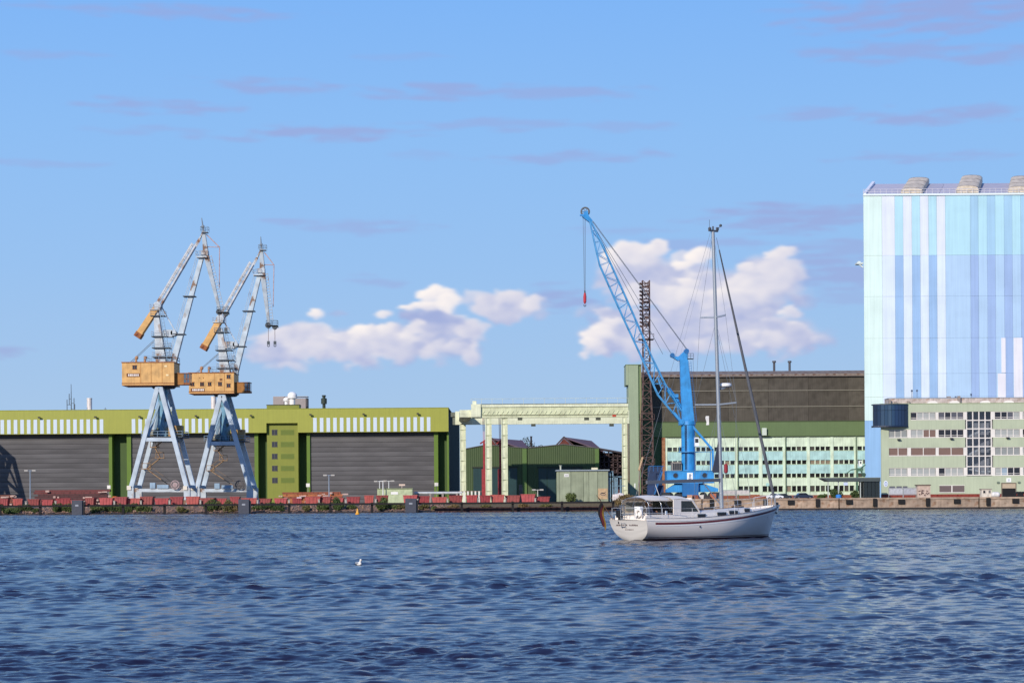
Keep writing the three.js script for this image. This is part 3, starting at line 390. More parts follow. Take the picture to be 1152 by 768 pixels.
  // tie: two thin lattice booms side by side
  const e0 = F(P.rock[1]), e1 = F(P.tie), dir = e1.clone().sub(e0).normalize(), nrm = V(-dir.y, dir.x, 0), hw = 0.44 * k, tie = [], br = [], n = 18;
  const ends = [[e0.clone().addScaledVector(nrm, hw), e1.clone().addScaledVector(nrm, hw).lerp(e0.clone().addScaledVector(nrm, hw), 0.1)], [e0.clone().addScaledVector(nrm, -hw), e1.clone().addScaledVector(nrm, -hw * 0.7)]];
  for (const dz of [-0.7, 0.7]) for (const [a, b] of ends) tie.push(beam(a.clone().add(V(0, 0, dz)), b.clone().add(V(0, 0, dz)), 0.27 * k, 0.26 * k));
  for (let i = 0; i < n; i++) { const a = ends[0][0].clone().lerp(ends[0][1], i / n), b = ends[1][0].clone().lerp(ends[1][1], (i + (i % 2 ? 1 : 0.2)) / n * 0.92); for (const dz of [-0.7, 0.7]) br.push(rod(a.clone().add(V(0, 0, dz)), b.clone().add(V(0, 0, dz)), 0.055, 0.055, 5)); }
  part(T, 'tie_boom', tie, paint('#cfd0d0', { map: texRust, scale: 14 })); part(T, 'tie_lattice', br, palest);
  const head = F(P.head), piv = F(P.pivot), tip = F(P.tip);
  part(T, 'tie_link', [beam(ends[1][1], head, 0.24, 0.9)], palest);
  // main jib
  const j0 = F(P.jib[0]), j1 = F(P.jib[1]); j0.y = hy1;
  part(T, 'main_jib', [beam(j0, j1, 1.15 * k, 1.7 * k, 0.78 * k, 1.1 * k)], paint('#bfcdd5', { map: texRust, scale: 15, rough: 0.5 }));
  { const d = j1.clone().sub(j0).normalize(), nn = V(-d.y, d.x, 0), lad = []; for (const s of [0.95, 1.25]) lad.push(rod(j0.clone().addScaledVector(nn, s * k).add(V(0, 0, 0.4)), j1.clone().addScaledVector(nn, (s - 0.2) * k).add(V(0, 0, 0.4)), 0.05, 0.05, 5)); part(T, 'jib_handrail', lad, palest); for (const f of [0.27, 0.62]) { const c = j0.clone().lerp(j1, f); part(T, 'jib_platform', [box(c.x - 1.5 * k, c.x + 0.9 * k, c.y - 0.05, c.y + 0.1, cz - 1.2, cz + 1.2)], dark); } }
  part(T, 'jib_head', [box(piv.x - 1.7 * k, piv.x + 0.3 * k, piv.y - 0.9 * k, piv.y - 0.7 * k, cz - 1.2, cz + 1.2), ...rail(piv.x - 1.9 * k, piv.x - 0.2, piv.y - 0.7 * k, cz - 1.2, cz + 1.2, 1.1, palest, 0.035), box(piv.x - 0.9 * k, piv.x + 0.5 * k, piv.y - 0.4 * k, piv.y + 0.5 * k, cz - 0.8, cz + 0.8)], palest);
  // luffing strut and ropes
  part(T, 'luffing_strut', [beam(F(P.strut[0]), F(P.strut[1]), 0.2, 0.3)], palest);
  part(T, 'hoist_rope', [-0.7, 0.7].map((dz) => rod(V(lerp(hl, hr, 0.1), hy1 + 0.2, cz + dz), F(P.tower[1]).lerp(tb, 0.5).add(V(-0.4, 0, dz)), 0.06, 0.06, 5)), paint('#6f7c88', { map: null }));
  // fly jib
  part(T, 'fly_jib', [beam(piv, head, 1.0 * k, 1.2 * k, 0.6 * k, 0.6 * k), beam(piv, tip, 1.0 * k, 1.3 * k, 0.5 * k, 0.6 * k)], paint('#b3bec5', { map: texRust, scale: 14 }));
  part(T, 'head_mast', [rod(head, F(P.mast), 0.2, 0.07), box(head.x - 0.3, head.x + 0.9 * k, head.y - 0.35, head.y - 0.2, cz - 0.9, cz + 0.9), ...rail(head.x - 0.5 * k, head.x + 1.0 * k, head.y - 0.2, cz - 0.9, cz + 0.9, 1.0, steel, 0.035), ball(head.clone().lerp(F(P.mast), 0.35), 0.34)], paint('#7a858c', { map: null }));
  { const a = F(P.guard[0]), b = F(P.guard[1]), c = F(P.guard[2]); part(T, 'rope_guard', [rod(a, b, 0.11, 0.11, 6), rod(b, c, 0.09, 0.09, 6), rod(b.clone(), piv.clone().lerp(head, 0.3), 0.08, 0.08, 6)], pinkish); }
  { const rungs = []; for (let i = 0; i < 16; i++) { const c = piv.clone().lerp(tip, 0.06 + i * 0.055); rungs.push(rod(c.clone().add(V(0.4 * k, 0, 0.5)), c.clone().add(V(1.05 * k, 0.1, 0.5)), 0.07, 0.07, 5)); } const a = piv.clone().lerp(tip, 0.04).add(V(1.05 * k, 0, 0.5)), b = piv.clone().lerp(tip, 0.92).add(V(1.0 * k, 0, 0.5)); rungs.push(rod(a, b, 0.06, 0.06, 5)); part(T, 'fly_jib_ladder', rungs, palest); }
  part(T, 'tip_sheaves', [rod(tip.clone().add(V(-0.2, 0, -0.5)), tip.clone().add(V(-0.2, 0, 0.5)), 0.55 * k, 0.55 * k, 16), rod(tip.clone().add(V(1.1 * k, -0.4, -0.5)), tip.clone().add(V(1.1 * k, -0.4, 0.5)), 0.45 * k, 0.45 * k, 16), beam(tip.clone().add(V(-0.6, 0.2, 0)), tip.clone().add(V(1.8 * k, -0.35, 0)), 0.35, 1.2), box(tip.x - 0.5, tip.x + 1.7 * k, tip.y - 0.1, tip.y + 0.02, cz - 1, cz + 1), ...rail(tip.x - 0.5, tip.x + 1.7 * k, tip.y, cz - 1, cz + 1, 1.0, palest, 0.035)], dark);
  for (const dx of [-0.15, 1.15 * k]) { const hk = V(tip.x + dx, tip.y - 3.3 * k, cz); part(T, 'hook_rope', [rod(V(tip.x + dx, tip.y - 0.4, cz), hk, 0.055, 0.055, 5)], paint('#7c6a66', { map: null })); part(T, 'hook_block', [box(hk.x - 0.28, hk.x + 0.28, hk.y - 0.5, hk.y + 0.2, cz - 0.22, cz + 0.22), new THREE.TorusGeometry(0.22, 0.08, 6, 14, 4.6).rotateZ(2.4).translate(hk.x, hk.y - 0.72, cz)], dark); }
  return T;
}
const nearCrane = portalCrane('nearer portal crane, the left of the two, with plain ochre machinery house', 418, {
  foot: [178.5, 551], apex: [178.6, 436.5], left: [147, 549.4], right: [210.2, 549.4], drum: [197.5, 546.5],
  house: [[140.4, 409.4], [198.6, 409.4], [140.4, 434.3]], cab: [[208.6, 421], [208.6, 433.4], [215.5, 433]],
  tower: [[181.5, 407], [175.5, 351]], luff: [190, 376.5], rock: [[154.8, 378.4], [177.5, 344]], tie: [223, 267.5],
  head: [228.6, 260], pivot: [231.3, 285], tip: [247.2, 351], mast: [226.5, 245], jib: [[194.5, 406], [227.2, 287.5]], strut: [[181.4, 345], [196.4, 372]], guard: [[231.8, 263.5], [246.6, 278], [246.4, 324]],
}, { windows: [[0.245, 0.8, 0.85, 0.7]], plates: [[0.84, 0.84, 0.5, 0.32, '#e9d3a2'], [0.87, 0.44, 0.5, 0.32, '#e9d3a2']], board: [0.09, 0.45, 2.6], drum: '#b09a98', group: 'portal cranes' });
portalCrane('farther portal crane, the right of the two, with windowed ochre machinery house', 449, {
  foot: [251, 551], apex: [249.4, 445.5], left: [221.3, 549.6], right: [280.8, 549.2], drum: [270, 546.4],
  house: [[215.2, 421], [265.5, 421], [215.2, 443.4]], cab: [[276.8, 431.3], [276.8, 442.4], [282.8, 442]],
  tower: [[253.5, 418], [247.2, 370]], luff: [259.5, 389.5], rock: [[228.8, 392.2], [248, 358.5]], tie: [287.5, 289],
  head: [293.8, 280], pivot: [295, 305], tip: [302.4, 366], mast: [293, 266], jib: [[264, 418.5], [292.3, 307]], strut: [[250.5, 360], [266, 385.5]], guard: [[297, 283.5], [308, 298], [307, 345]],
}, { windows: [[0.08, 0.46, 0.72, 0.72], [0.29, 0.46, 0.8, 0.72], [0.46, 0.46, 0.72, 0.72], [0.69, 0.46, 0.8, 0.76], [0.88, 0.82, 0.8, 0.72], [0.88, 0.38, 0.8, 0.72]], plates: [[0.24, 0.77, 0.2, 0.2, '#8a5a2a'], [0.32, 0.77, 0.2, 0.2, '#8a5a2a'], [0.71, 0.68, 0.55, 0.5, '#7a4a24']], board: [0.04, 0.17, 2.9], drum: '#5e5a58', seams: [0.57, 0.79], group: 'portal cranes' });
{ // the bare portal of a third crane stands just outside the picture; its legs throw the shadow on the leftmost door
  const c = nearCrane.clone(), keep = ['leg', 'cross_beam', 'sill_beam', 'bogie', 'tie_beam', 'head_girder', 'column_brace']; for (const o of [...c.children]) if (!keep.includes(o.name)) c.remove(o);
  c.name = numbered('crane_portal'); c.position.set(-143.5, 1.45, -546); scene.add(c);
  c.userData = { label: 'bare crane portal outside the left edge whose leg shadow crosses the leftmost door', category: 'crane portal' };
}

// ================================================================ portal frame of the slipway
{
  const D = 440, T = thing('slipway_gantry', 'pale green portal gantry spanning between the hall and the green pylon', 'gantry', V(X(620, 555, D), 1.6, -D)), D2 = 476;
  const pale = paint('#ced2ac', { map: texGrime, scale: 10, rough: 0.6 }), pale2 = paint('#dcdfbf', { map: texGrime, scale: 8, rough: 0.6 }), dk = paint('#3c4032', { map: null }), x = (p, d = D) => X(p, 465, d), y = (p, px, d = D) => Y(px, p, d);
  const x0 = x(530), x1 = x(707), t = y(454.6, 620), b = y(469.6, 620), lip = y(457.2, 620);
  part(T, 'front_girder', [box(x0, x1, b, lip - 0.05, -D - 1.6, -D - 0.12), box(x0, x1, b - 0.01, b + 0.5, -D - 0.13, -D)], pale);
  part(T, 'girder_flange', [box(x0, x1, lip - 0.05, t, -D - 1.7, -D + 0.12)], pale2);
  part(T, 'crane_rail', [box(x0, x1, t, t + 0.16, -D - 0.7, -D - 0.4)], dk);
  const n = 30; for (let i = 0; i <= n; i++) { const xx = lerp(x(543), x1 - 0.3, i / n); part(T, 'stiffener', [beam(V(xx - 0.1, b + 0.7, -D - 0.1), V(xx + 0.35, lerp(b, lip, 0.62), -D - 0.06), 0.1, 0.14)], pale); }
  part(T, 'walkway', [box(x(543), x1, b + 0.55, b + 0.66, -D - 0.35, -D + 0.2)], paint('#a8ad88', { map: texRust, scale: 4 }));
  part(T, 'railing', [rod(V(x0, t + 1.2, -D), V(x1, t + 1.2, -D), 0.03, 0.03, 5), ...Array.from({ length: 16 }, (_, i) => rod(V(lerp(x0, x1, i / 15), t, -D), V(lerp(x0, x1, i / 15), t + 1.2, -D), 0.03, 0.03, 5))], pale2);
  part(T, 'end_box', [box(x0, x(541), b + 0.2, t + 0.1, -D - 2, -D + 0.4), box(x(531.5), x(536), t, t + 0.8, -D - 1, -D)], pale2);
  // rear girder, and the head beam joining the two
  const r0 = x(512, D2), r1 = X(708, 470, D2), rt = y(462, 600, D2), rb = y(477, 600, D2);
  part(T, 'rear_girder', [box(r0, r1, rb, rt, -D2 - 1.5, -D2)], pale2);
  part(T, 'head_beam', [beam(V(x0 - 1.2, (b + t) / 2 - 0.4, -D - 0.8), V(r0 + 2.0, (rb + rt) / 2 + 0.1, -D2 - 0.6), 1.5, 2.4)], pale2);
  part(T, 'end_frame', [box(x(507, D2), r0, rt - 1.2, rt - 0.2, -D2 - 1.3, -D2 - 0.2), box(x(509, D2), r0, rb, rt - 1.2, -D2 - 1, -D2 - 0.5)], paint('#6e7566', { map: texRust, scale: 3 }));
  // legs
  const leg = (p0, p1, ptop, d, nm = 'leg') => { const a = X(p0, 510, d), c = X(p1, 510, d), yt = Y(p0, ptop, d), L = part(T, nm, [box(a, c, 1.2, yt, -d - 1.3, -d)], pale2); part(L, 'rib', [box(a + (c - a) * 0.62, c + 0.12, 1.2, yt, -d, -d + 0.14), box(a - 0.12, a + 0.1, 1.2, yt, -d, -d + 0.12)], pale); const seg = []; for (let yy = 4; yy < yt; yy += 2.3) seg.push(box(a - 0.05, c + 0.15, yy, yy + 0.12, -d - 1.3, -d + 0.16)); part(L, 'flange', seg, paint('#a9b18c', {})); };
  leg(518, 523.5, 476.5, D2); leg(546.7, 552.6, 469.4, D + 0.2); leg(564.8, 570.6, 469.4, D + 0.4); leg(700.4, 705.4, 469, D + 0.2);
  for (const p of [585, 600, 660, 673, 688]) { const d = p === 600 || p === 688 ? D2 - 1 : D; const yy = Y(p, d > 450 ? 478 : 471, d); part(T, 'floodlight', [box(X(p, 470, d) - 0.5, X(p, 470, d) + 0.5, yy - 0.3, yy + 0.25, -d, -d + 0.6)], dk); }
  part(T, 'red_plate', [box(x(689), x(693.2), y(468.6, 690), y(466, 690), -D, -D + 0.06)], paint('#b8402a', { map: null }));
  // red slim masts beside the legs
  for (const [p0, p1] of [[542.4, 546.4], [560.6, 564.6]]) { const d = 446, bs = V(X((p0 + p1) / 2, 555, d), 1.5, -d), R = thing('red_column', p0 < 550 ? 'red steel column just left of the portal frame leg with the thin mast' : 'red steel column between the two middle portal frame legs', 'column', bs), red = paint('#a02f35', { map: texRust, scale: 5 }), a = X(p0, 530, d), c = X(p1, 530, d); part(R, 'base', [box(a - 0.1, c + 0.1, 1.4, Y(p0, 527.6, d), -d - 0.7, -d)], red); part(R, 'shaft', [box(a + 0.2, c - 0.12, Y(p0, 527.6, d), Y(p0, 497, d), -d - 0.6, -d - 0.1)], red); part(R, 'arm', [beam(V(a - 0.4, Y(p0, 499, d), -d - 0.3), V(c, Y(p0, 495, d), -d - 0.3), 0.3, 0.3)], red); part(R, 'guide_rod', [rod(V(a + 0.3, Y(p0, 497, d), -d - 0.3), V(a + 0.2, Y(p0, 466, d), -d - 0.3), 0.06), rod(V(c - 0.2, Y(p0, 497, d), -d - 0.3), V(c - 0.3, Y(p0, 466, d), -d - 0.3), 0.06)], paint('#c08a8a', { map: null })); }
}

// ================================================================ sheds behind the portal
{
  const D = 500, green = paint('#3e5029', { map: texPanel, scale: 13, ribs: 0.5 }), green2 = paint('#557034', { map: texPanel, scale: 10 }), roofG = paint('#5c5a58', {}), teal = paint('#173a3a', { rough: 0.4 }), x = (p) => X(p, 520, D), y = (p, px) => Y(px, p, D);
  const shed = (label, p0, p1, ys, doorP, name) => {
    const S = thing('workshop_shed', label, 'shed', V(x((p0 + p1) / 2), 1.5, -D)), a = x(p0), c = x(p1), pk = x(ys[3]);
    part(S, 'wall', [prism([[a, 1], [c, 1], [c, y(ys[2], p1)], [pk, y(ys[1], ys[3])], [a, y(ys[0], p0)]], -D - 30, -D)], green);
    part(S, 'roof', [beam(V(a - 0.2, y(ys[0], p0) + 0.12, -D - 15), V(pk, y(ys[1], ys[3]) + 0.12, -D - 15), 0.18, 30.4), beam(V(pk, y(ys[1], ys[3]) + 0.12, -D - 15), V(c + 0.2, y(ys[2], p1) + 0.12, -D - 15), 0.18, 30.4)], roofG);
    const dt = y(526.5, p0), d0 = x(doorP[0]), d1 = x(doorP[1]), n = 5; for (let i = 0; i < n; i++) part(S, 'door_leaf', [box(lerp(d0, d1, i / n) + 0.05, lerp(d0, d1, (i + 1) / n) - 0.05, 1, dt, -D + 0.02, -D + 0.12)], teal);
    part(S, 'door_frame', [box(d0 - 0.2, d1 + 0.2, dt, dt + 0.35, -D, -D + 0.3)], paint('#26301c', {}));
    part(S, 'corner_strip', [box(x(name[0]), x(name[1]), 1, y(504.8, name[0]), -D, -D + 0.25)], green2);
    part(S, 'plinth', [box(x(doorP[1]) + 0.3, c - 0.1, 1, y(545, p1), -D, -D + 0.2)], paint('#6b6660', { map: texConcrete, scale: 5 }));
    return S;
  };
  shed('dark green gabled shed behind the left legs of the portal frame', 523, 593, [505.5, 500.6, 504.6, 548], [532, 582], [590.8, 595.6].map((v) => v - 3));
  shed('dark green gabled shed behind the pale green cabin', 593.4, 674, [504.4, 500.2, 504.6, 634], [605.5, 655], [669.6, 673.9]);
  // brick houses farther back
  const house = (label, pts, D3) => { const H = thing('brick_house', label, 'building', V(X(pts[0], 510, D3), 1.5, -D3)), P = (p, q) => V(X(p, q, D3), Y(p, q, D3), -D3), [g0, pk, g1, ridge1, eave1] = pts, a = P(g0, 506), pkv = P(pk, pts[5]), c = P(g1, 508), brick = paint('#6e3a30', { map: texRust, scale: 4, rough: 0.9 }), roof = paint('#6a5560', { map: texPanel, scale: 9, rough: 0.8 });
    part(H, 'wall', [prism([[a.x, 1], [c.x, 1], [c.x, c.y - 0.3], [pkv.x, pkv.y - 0.3], [a.x, a.y - 0.3]], -D3 - 2, -D3), box(c.x, X(eave1, 505, D3), 1, c.y, -D3 - 20, -D3 - 1)], brick);
    const q = (v1, v2, v3, v4) => { const g = new THREE.BufferGeometry(), th = V(0, -0.25, 0); const F = (p) => [p.x, p.y, p.z]; const vs = []; for (const o of [V(0, 0, 0), th]) vs.push(...[v1, v2, v3, v1, v3, v4].flatMap((p) => F(p.clone().add(o)))); for (const [s, e] of [[v1, v2], [v2, v3], [v3, v4], [v4, v1]]) { const s2 = s.clone().add(th), e2 = e.clone().add(th); vs.push(...F(s), ...F(e), ...F(e2), ...F(s), ...F(e2), ...F(s2)); } g.setAttribute('position', new THREE.Float32BufferAttribute(vs, 3)); g.setAttribute('uv', new THREE.Float32BufferAttribute(vs.filter((_, i) => i % 3 !== 2), 2)); g.computeVertexNormals(); return g; };
    const rr = P(ridge1, pts[6]), ee = P(eave1, 507); rr.z -= 14; part(H, 'roof', [q(pkv, rr.setZ(-D3 - 9), ee, c.clone())], roof); part(H, 'rear_roof', [q(pkv, V(a.x - 0.3, a.y, -D3 + 0.2), V(a.x - 0.3, a.y, -D3 - 8), V(pkv.x, pkv.y, -D3 - 9))], roof); part(H, 'bargeboard', [beam(a.clone().add(V(-0.3, 0, 0.1)), pkv.clone().add(V(0, 0.06, 0.1)), 0.3, 0.3), beam(pkv.clone().add(V(0, 0.06, 0.1)), c.clone().add(V(0.2, 0, 0.1)), 0.3, 0.3)], paint('#4b3230', {})); };
  house('brick gabled house with purple grey roof above the left green shed', [541, 553, 566, 588, 597, 492.6, 494.2], 545);
  house('brick gabled house with purple grey roof above the right green shed', [622, 634.5, 652, 667, 679, 491.4, 494.6], 540);
  { const d = 560, b = V(X(597.6, 500, d), 1.5, -d), T = thing('brick_chimney', 'thin dark chimney standing before the tree between brick roofs', 'chimney', b); part(T, 'stack', [rod(b, V(b.x, Y(597, 491, d), -d), 0.3, 0.25, 10)], paint('#2b2526', {})); part(T, 'cap', [rod(V(b.x, Y(597, 491.4, d), -d), V(b.x, Y(597, 490.6, d), -d), 0.36, 0.36, 10)], paint('#2b2526', {})); }
  // open dark steel rack on the right
  { const d = 505, S = thing('steel_rack', 'dark brown open steel rack between the right shed and the green pylon', 'rack', V(X(687, 545, d), 1.5, -d)), brown = paint('#3c2a2a', { map: texRust, scale: 4 }), xx = (p) => X(p, 525, d), yy = (p) => Y(687, p, d), fr = []; part(S, 'backing_wall', [box(xx(674.5), xx(700), 1, yy(509), -d - 6, -d - 2.4)], paint('#33252a', { map: texRust, scale: 5 })); part(S, 'roof', [beam(V(xx(674), yy(506) + 0.3, -d - 2), V(xx(701), yy(509.5), -d - 2), 0.4, 6)], paint('#3b3439', {})); for (let i = 0; i <= 5; i++) part(S, 'post', [box(xx(675 + i * 5) - 0.15, xx(675 + i * 5) + 0.15, 1, yy(508), -d - 0.3, -d)], brown); for (let j = 0; j < 7; j++) part(S, 'shelf', [box(xx(674.5), xx(700.5), yy(514 + j * 6), yy(513.2 + j * 6), -d - 2, -d)], brown); const r = rng(3), bars = []; for (let i = 0; i < 60; i++) { const px = 676 + r() * 22, s = Math.floor(r() * 6); bars.push(box(xx(px), xx(Math.min(700, px + 2 + r() * 4)), yy(513.2 + s * 6), yy(513.2 + s * 6) + 0.2 + r() * 0.5, -d - 1.9, -d - 0.3)); } part(S, 'stored_steel', bars, paint('#55403c', { map: texRust, scale: 2 })); part(S, 'lower_stack', [box(xx(676), xx(699), 1, yy(540), -d - 1.5, -d + 0.4)], paint('#5c3530', { map: texRust, scale: 3 })); }
}

// ================================================================ pale green cabin by the water
{
  const D = 409, C = thing('equipment_cabin', 'pale olive panelled equipment cabin with grey roof beside the water', 'cabin', V(X(656, 563, D), 1.45, -D)), x = (p) => X(p, 545, D), y = (p, px = 656) => Y(px, p, D), g = [paint('#939b80', { map: texGrime, scale: 12 }), paint('#979f84', { map: texGrime, scale: 11 }), paint('#8f977c', { map: texGrime, scale: 13 })];
  const x0 = x(626.2), x1 = x(684.4), t = y(529.6), z = -D; part(C, 'body', [box(x0 + 0.1, x1 - 0.1, 1.35, t - 0.05, z - 7, z - 0.12)], paint('#83906a', {}));
  const cuts = [626.2, 629.2, 642.3, 656.4, 662.6, 672.4, 684.4]; for (let i = 0; i + 1 < cuts.length; i++) part(C, 'wall_panel', [box(x(cuts[i]) + 0.03, x(cuts[i + 1]) - 0.03, 1.75, t, z - 0.12, z)], g[i % 3]);
  part(C, 'plinth', [box(x0, x1, 1.3, 1.74, z - 7, z + 0.03)], paint('#a8875e', { map: texConcrete, scale: 3 }));
  part(C, 'roof', [box(x(625.6), x(686), t, y(528.2), z - 7.3, z + 0.3)], paint('#8b979e', { map: texGrime, scale: 5 }));
  part(C, 'sign', [box(x(634.8), x(640), y(536.2), y(532.8), z, z + 0.05)], paint('#d8d6d0', { map: null })); part(C, 'sign_print', [box(x(635.6), x(639.2), y(535.1), y(534.2), z + 0.05, z + 0.06)], paint('#8f8f92', { map: null }));
  const bd = part(C, 'board', [box(x(672.8), x(683.6), y(561.4), y(549.4), z, z + 0.06)], paint('#c2a47c', { map: texGrime, scale: 3 }));
  const sc = []; [[0.2, 0.45, 0.42, 0.62], [0.42, 0.62, 0.6, 0.5], [0.3, 0.4, 0.66, 0.36], [0.6, 0.5, 0.8, 0.66], [0.66, 0.36, 0.84, 0.48], [0.34, 0.52, 0.7, 0.56]].forEach(([a, b, c, d]) => { const f = (u, v) => V(lerp(x(672.8), x(683.6), u), lerp(y(561.4), y(549.4), v), z + 0.07); sc.push(beam(f(a, b), f(c, d), 0.16, 0.02)); }); part(bd, 'scrawl', sc, paint('#6b5f58', { map: null }));
  part(C, 'roof_pipe', [rod(V(x(631), t + 0.1, z - 1), V(x(631), t + 1.0, z - 1), 0.16), rod(V(x(631), t + 1, z - 1), V(x(631), t + 1.1, z - 1), 0.3, 0.3)], paint('#b8bba8', { map: null })); part(C, 'roof_box', [box(x(666), x(673), y(528.2), y(528.2) + 0.4, z - 3, z - 1.5)], paint('#cfc7a8', { map: null }));
  // blue-grey pipe racks at its right end
  const R = thing('pipe_rack', 'blue grey upright pipes and cable trays at the right end of the cabin', 'pipes', V(X(689, 562, D), 1.5, -D)), pb = paint('#6f8d9c', { map: texRust, scale: 3 }), pd = paint('#39434b', { map: null });
  for (const [p, w, tp] of [[686.2, 0.9, 531], [689, 0.5, 530], [692.4, 0.35, 536], [694.4, 0.35, 535.4], [698.6, 0.3, 538]]) part(R, 'upright', [box(x(p) - w / 2, x(p) + w / 2, 1.4, y(tp), z - 1.4, z - 0.7)], pb);
  part(R, 'cross_arm', [box(x(684.6), x(700), y(537), y(535.8), z - 1.2, z - 0.7), box(x(691), x(704), y(547), y(546.2), z - 1.2, z - 0.8)], pb); part(R, 'cable_tray', [box(x(688), x(690.8), 1.5, y(533), z - 3, z - 1.5)], pd);
  for (const [p, w, h, l] of [[693.4, 2.0, 2.1, 'white sheeted bundle standing just right of the cabin'], [698.4, 1.9, 2.3, 'white sheeted bundle nearest the green pylon']]) { const b = V(x(p), 1.45, z - 0.4), Q = new THREE.IcosahedronGeometry(1, 3), a = Q.attributes.position; for (let i = 0; i < a.count; i++) { const v = V(a.getX(i), a.getY(i), a.getZ(i)), n = 1 + fbm(v.x * 1.6 + p, v.y * 1.6, v.z * 1.6, 3) * 0.5; const m = Math.max(Math.abs(v.x), Math.abs(v.y), Math.abs(v.z)); v.multiplyScalar(0.62 / m * 0.6 + 0.4).multiplyScalar(n); a.setXYZ(i, v.x * w / 2, v.y * h / 2, v.z * 0.7); } Q.computeVertexNormals(); single('sheeted_bundle', l, 'bundle', b, [Q.translate(b.x, b.y + h / 2 - 0.1, b.z)], paint('#d9cfcb', { map: texGrime, scale: 2 })); }
}

// ================================================================ green pylon and the big dark hall
{
  const D = 535, T = thing('door_pylon', 'tall sage green pylon at the left end of the dark hall', 'tower', V(X(713, 556, D), 1.8, -D)), sage = paint('#94a283', { map: texPanel, scale: 14, rough: 0.6 }), sageD = paint('#7a8f60', { map: texPanel, scale: 9 }), x = (p) => X(p, 480, D), y = (p) => Y(712, p, D);
  part(T, 'shaft', [box(x(707.4), x(718.6), 1.4, y(410.4), -D - 9, -D)], sage); part(T, 'upper_box', [box(x(704.8), x(707.4), y(433), y(410.4), -D - 9, -D + 0.06)], sage); part(T, 'side_pier', [box(x(718.6), x(722.2), 1.4, y(411.4), -D - 9, -D - 0.4)], sageD); part(T, 'seam', [box(x(718.4), x(718.7), 1.4, y(411), -D, -D + 0.06)], sageD); part(T, 'cap', [box(x(704.4), x(722.6), y(410.4), y(409.8), -D - 9.2, -D + 0.15)], sageD);
  part(T, 'sign', [box(x(713.2), x(714.6), y(549), y(543.6), -D, -D + 0.06)], paint('#dfe3dc', { map: null })); part(T, 'ladder', [box(x(706), x(706.5), 1.5, y(472), -D + 0.1, -D + 0.2), box(x(707.4), x(707.8), 1.5, y(472), -D + 0.1, -D + 0.2)], paint('#8a5a3e', { map: texRust, scale: 3 }));
}
{
  const D = 546, B = thing('dark_ship_hall', 'long ship hall with dark grey upper wall, green band and mint windowed front', 'building', V(X(850, 556, D), 1.9, -D)), x = (p) => X(p, 500, D), y = (p, px = 860) => Y(px, p, D), g0 = 1.7;
  const dark = [paint('#57524a', { map: texGrime, scale: 11, rough: 0.9, specularIntensity: 0.25 }), paint('#5b564d', { map: texGrime, scale: 9, rough: 0.9, specularIntensity: 0.25 }), paint('#534e46', { map: texGrime, scale: 10, rough: 0.9, specularIntensity: 0.25 })], mint = paint('#d6e6cb', { map: texGrime, scale: 14 }), aqua = paint('#b0d6d2', { map: texGrime, scale: 10 }), band = paint('#5f7348', { map: texPanel, scale: 15 }), line = paint('#7b7668', { map: null }), tan = paint('#877a6e', { map: texRust, scale: 8 });
  const xl = x(722), xm = x(748.6), xr = x(1040), top = y(423), roofT = y(416.2);
  part(B, 'rear_wall', [box(xl, xr, g0, top, -D - 60, -D - 1.6)], paint('#3f4a33', { map: texPanel, scale: 12 }));
  part(B, 'roof', [prism([[-D + 0.4, top], [-D + 0.2, top + 0.5], [-D - 4, roofT], [-D - 64, roofT + 1], [-D - 64, top]].map(([z, yy]) => [-z, yy]), x(724), xr).rotateY(Math.PI / 2).translate(0, 0, 0)], tan);
  part(B, 'gutter', [box(x(724), xr, top - 0.2, top + 0.1, -D - 0.2, -D + 0.55)], paint('#6a5f57', {}));
  const ys = [y(423.2), y(439.3), y(457.4), y(474)], cuts = [x(731.7), x(775), x(820), x(865), x(910), x(955), xr]; let c = 0;
  for (let j = 0; j < 3; j++) for (let i = 0; i + 1 < cuts.length; i++) part(B, 'wall_panel', [box(cuts[i] + 0.03, cuts[i + 1] - 0.03, ys[j + 1] + 0.12, ys[j] - 0.12, -D - 0.6, -D - 0.04 * ((c * 7) % 3))], dark[(c++ * 5) % 3]);
  part(B, 'joint_rail', [ys[1], ys[2]].map((v) => box(x(731.7), xr, v - 0.1, v + 0.1, -D - 0.6, -D + 0.14)), line);
  part(B, 'green_band', [box(x(735), xr, y(491), ys[3], -D - 0.6, -D + 0.05)], band); part(B, 'band_trim', [box(x(735), xr, ys[3] - 0.1, ys[3] + 0.12, -D - 0.6, -D + 0.16), box(xm, xr, y(491) - 0.06, y(491) + 0.14, -D - 0.5, -D + 0.3)], paint('#3d4a2a', { map: null }));
  part(B, 'side_wall', [box(xl, x(744.2), g0, y(491) - 0.1, -D - 1.5, -D - 0.3), box(xl, x(735), y(491), top - 0.3, -D - 1.5, -D - 0.3)], paint('#4a6036', { map: texPanel, scale: 9 }));
  part(B, 'door_pier', [box(x(744.2), xm, g0, y(491) - 0.1, -D - 1, -D + 0.12)], paint('#a4714c', { map: texRust, scale: 6 }));
  // mint front: piers, sill bands and windows in bays
  const Zw = -D - 0.35, yb = y(491) - 0.06, bays = [751.4, 777.6, 804.4, 831.2, 858.4, 885.2, 911.9, 938.6, 965.4, 992], rows = [504.6, 519.8, 534.8, 549.6], wh = [2.5, 2.5, 2.5, 3.6];
  const glass = [paint('#1f1e1f', { map: null, rough: 0.12 }), paint('#2b2a2b', { map: null, rough: 0.12 }), paint('#4a4641', { map: null, rough: 0.2 }), paint('#7e6f5d', { map: null, rough: 0.5 })], r = rng(61);
  part(B, 'front_wall', [box(xm, xr, g0, yb, Zw - 0.6, Zw - 0.25)], mint);
  bays.forEach((p, i) => { const a = i ? bays[i - 1] + 22.6 : 748.6; part(B, 'pier', [box(x(a), x(p - 0.6), g0, yb, Zw - 0.25, -D)], mint); });
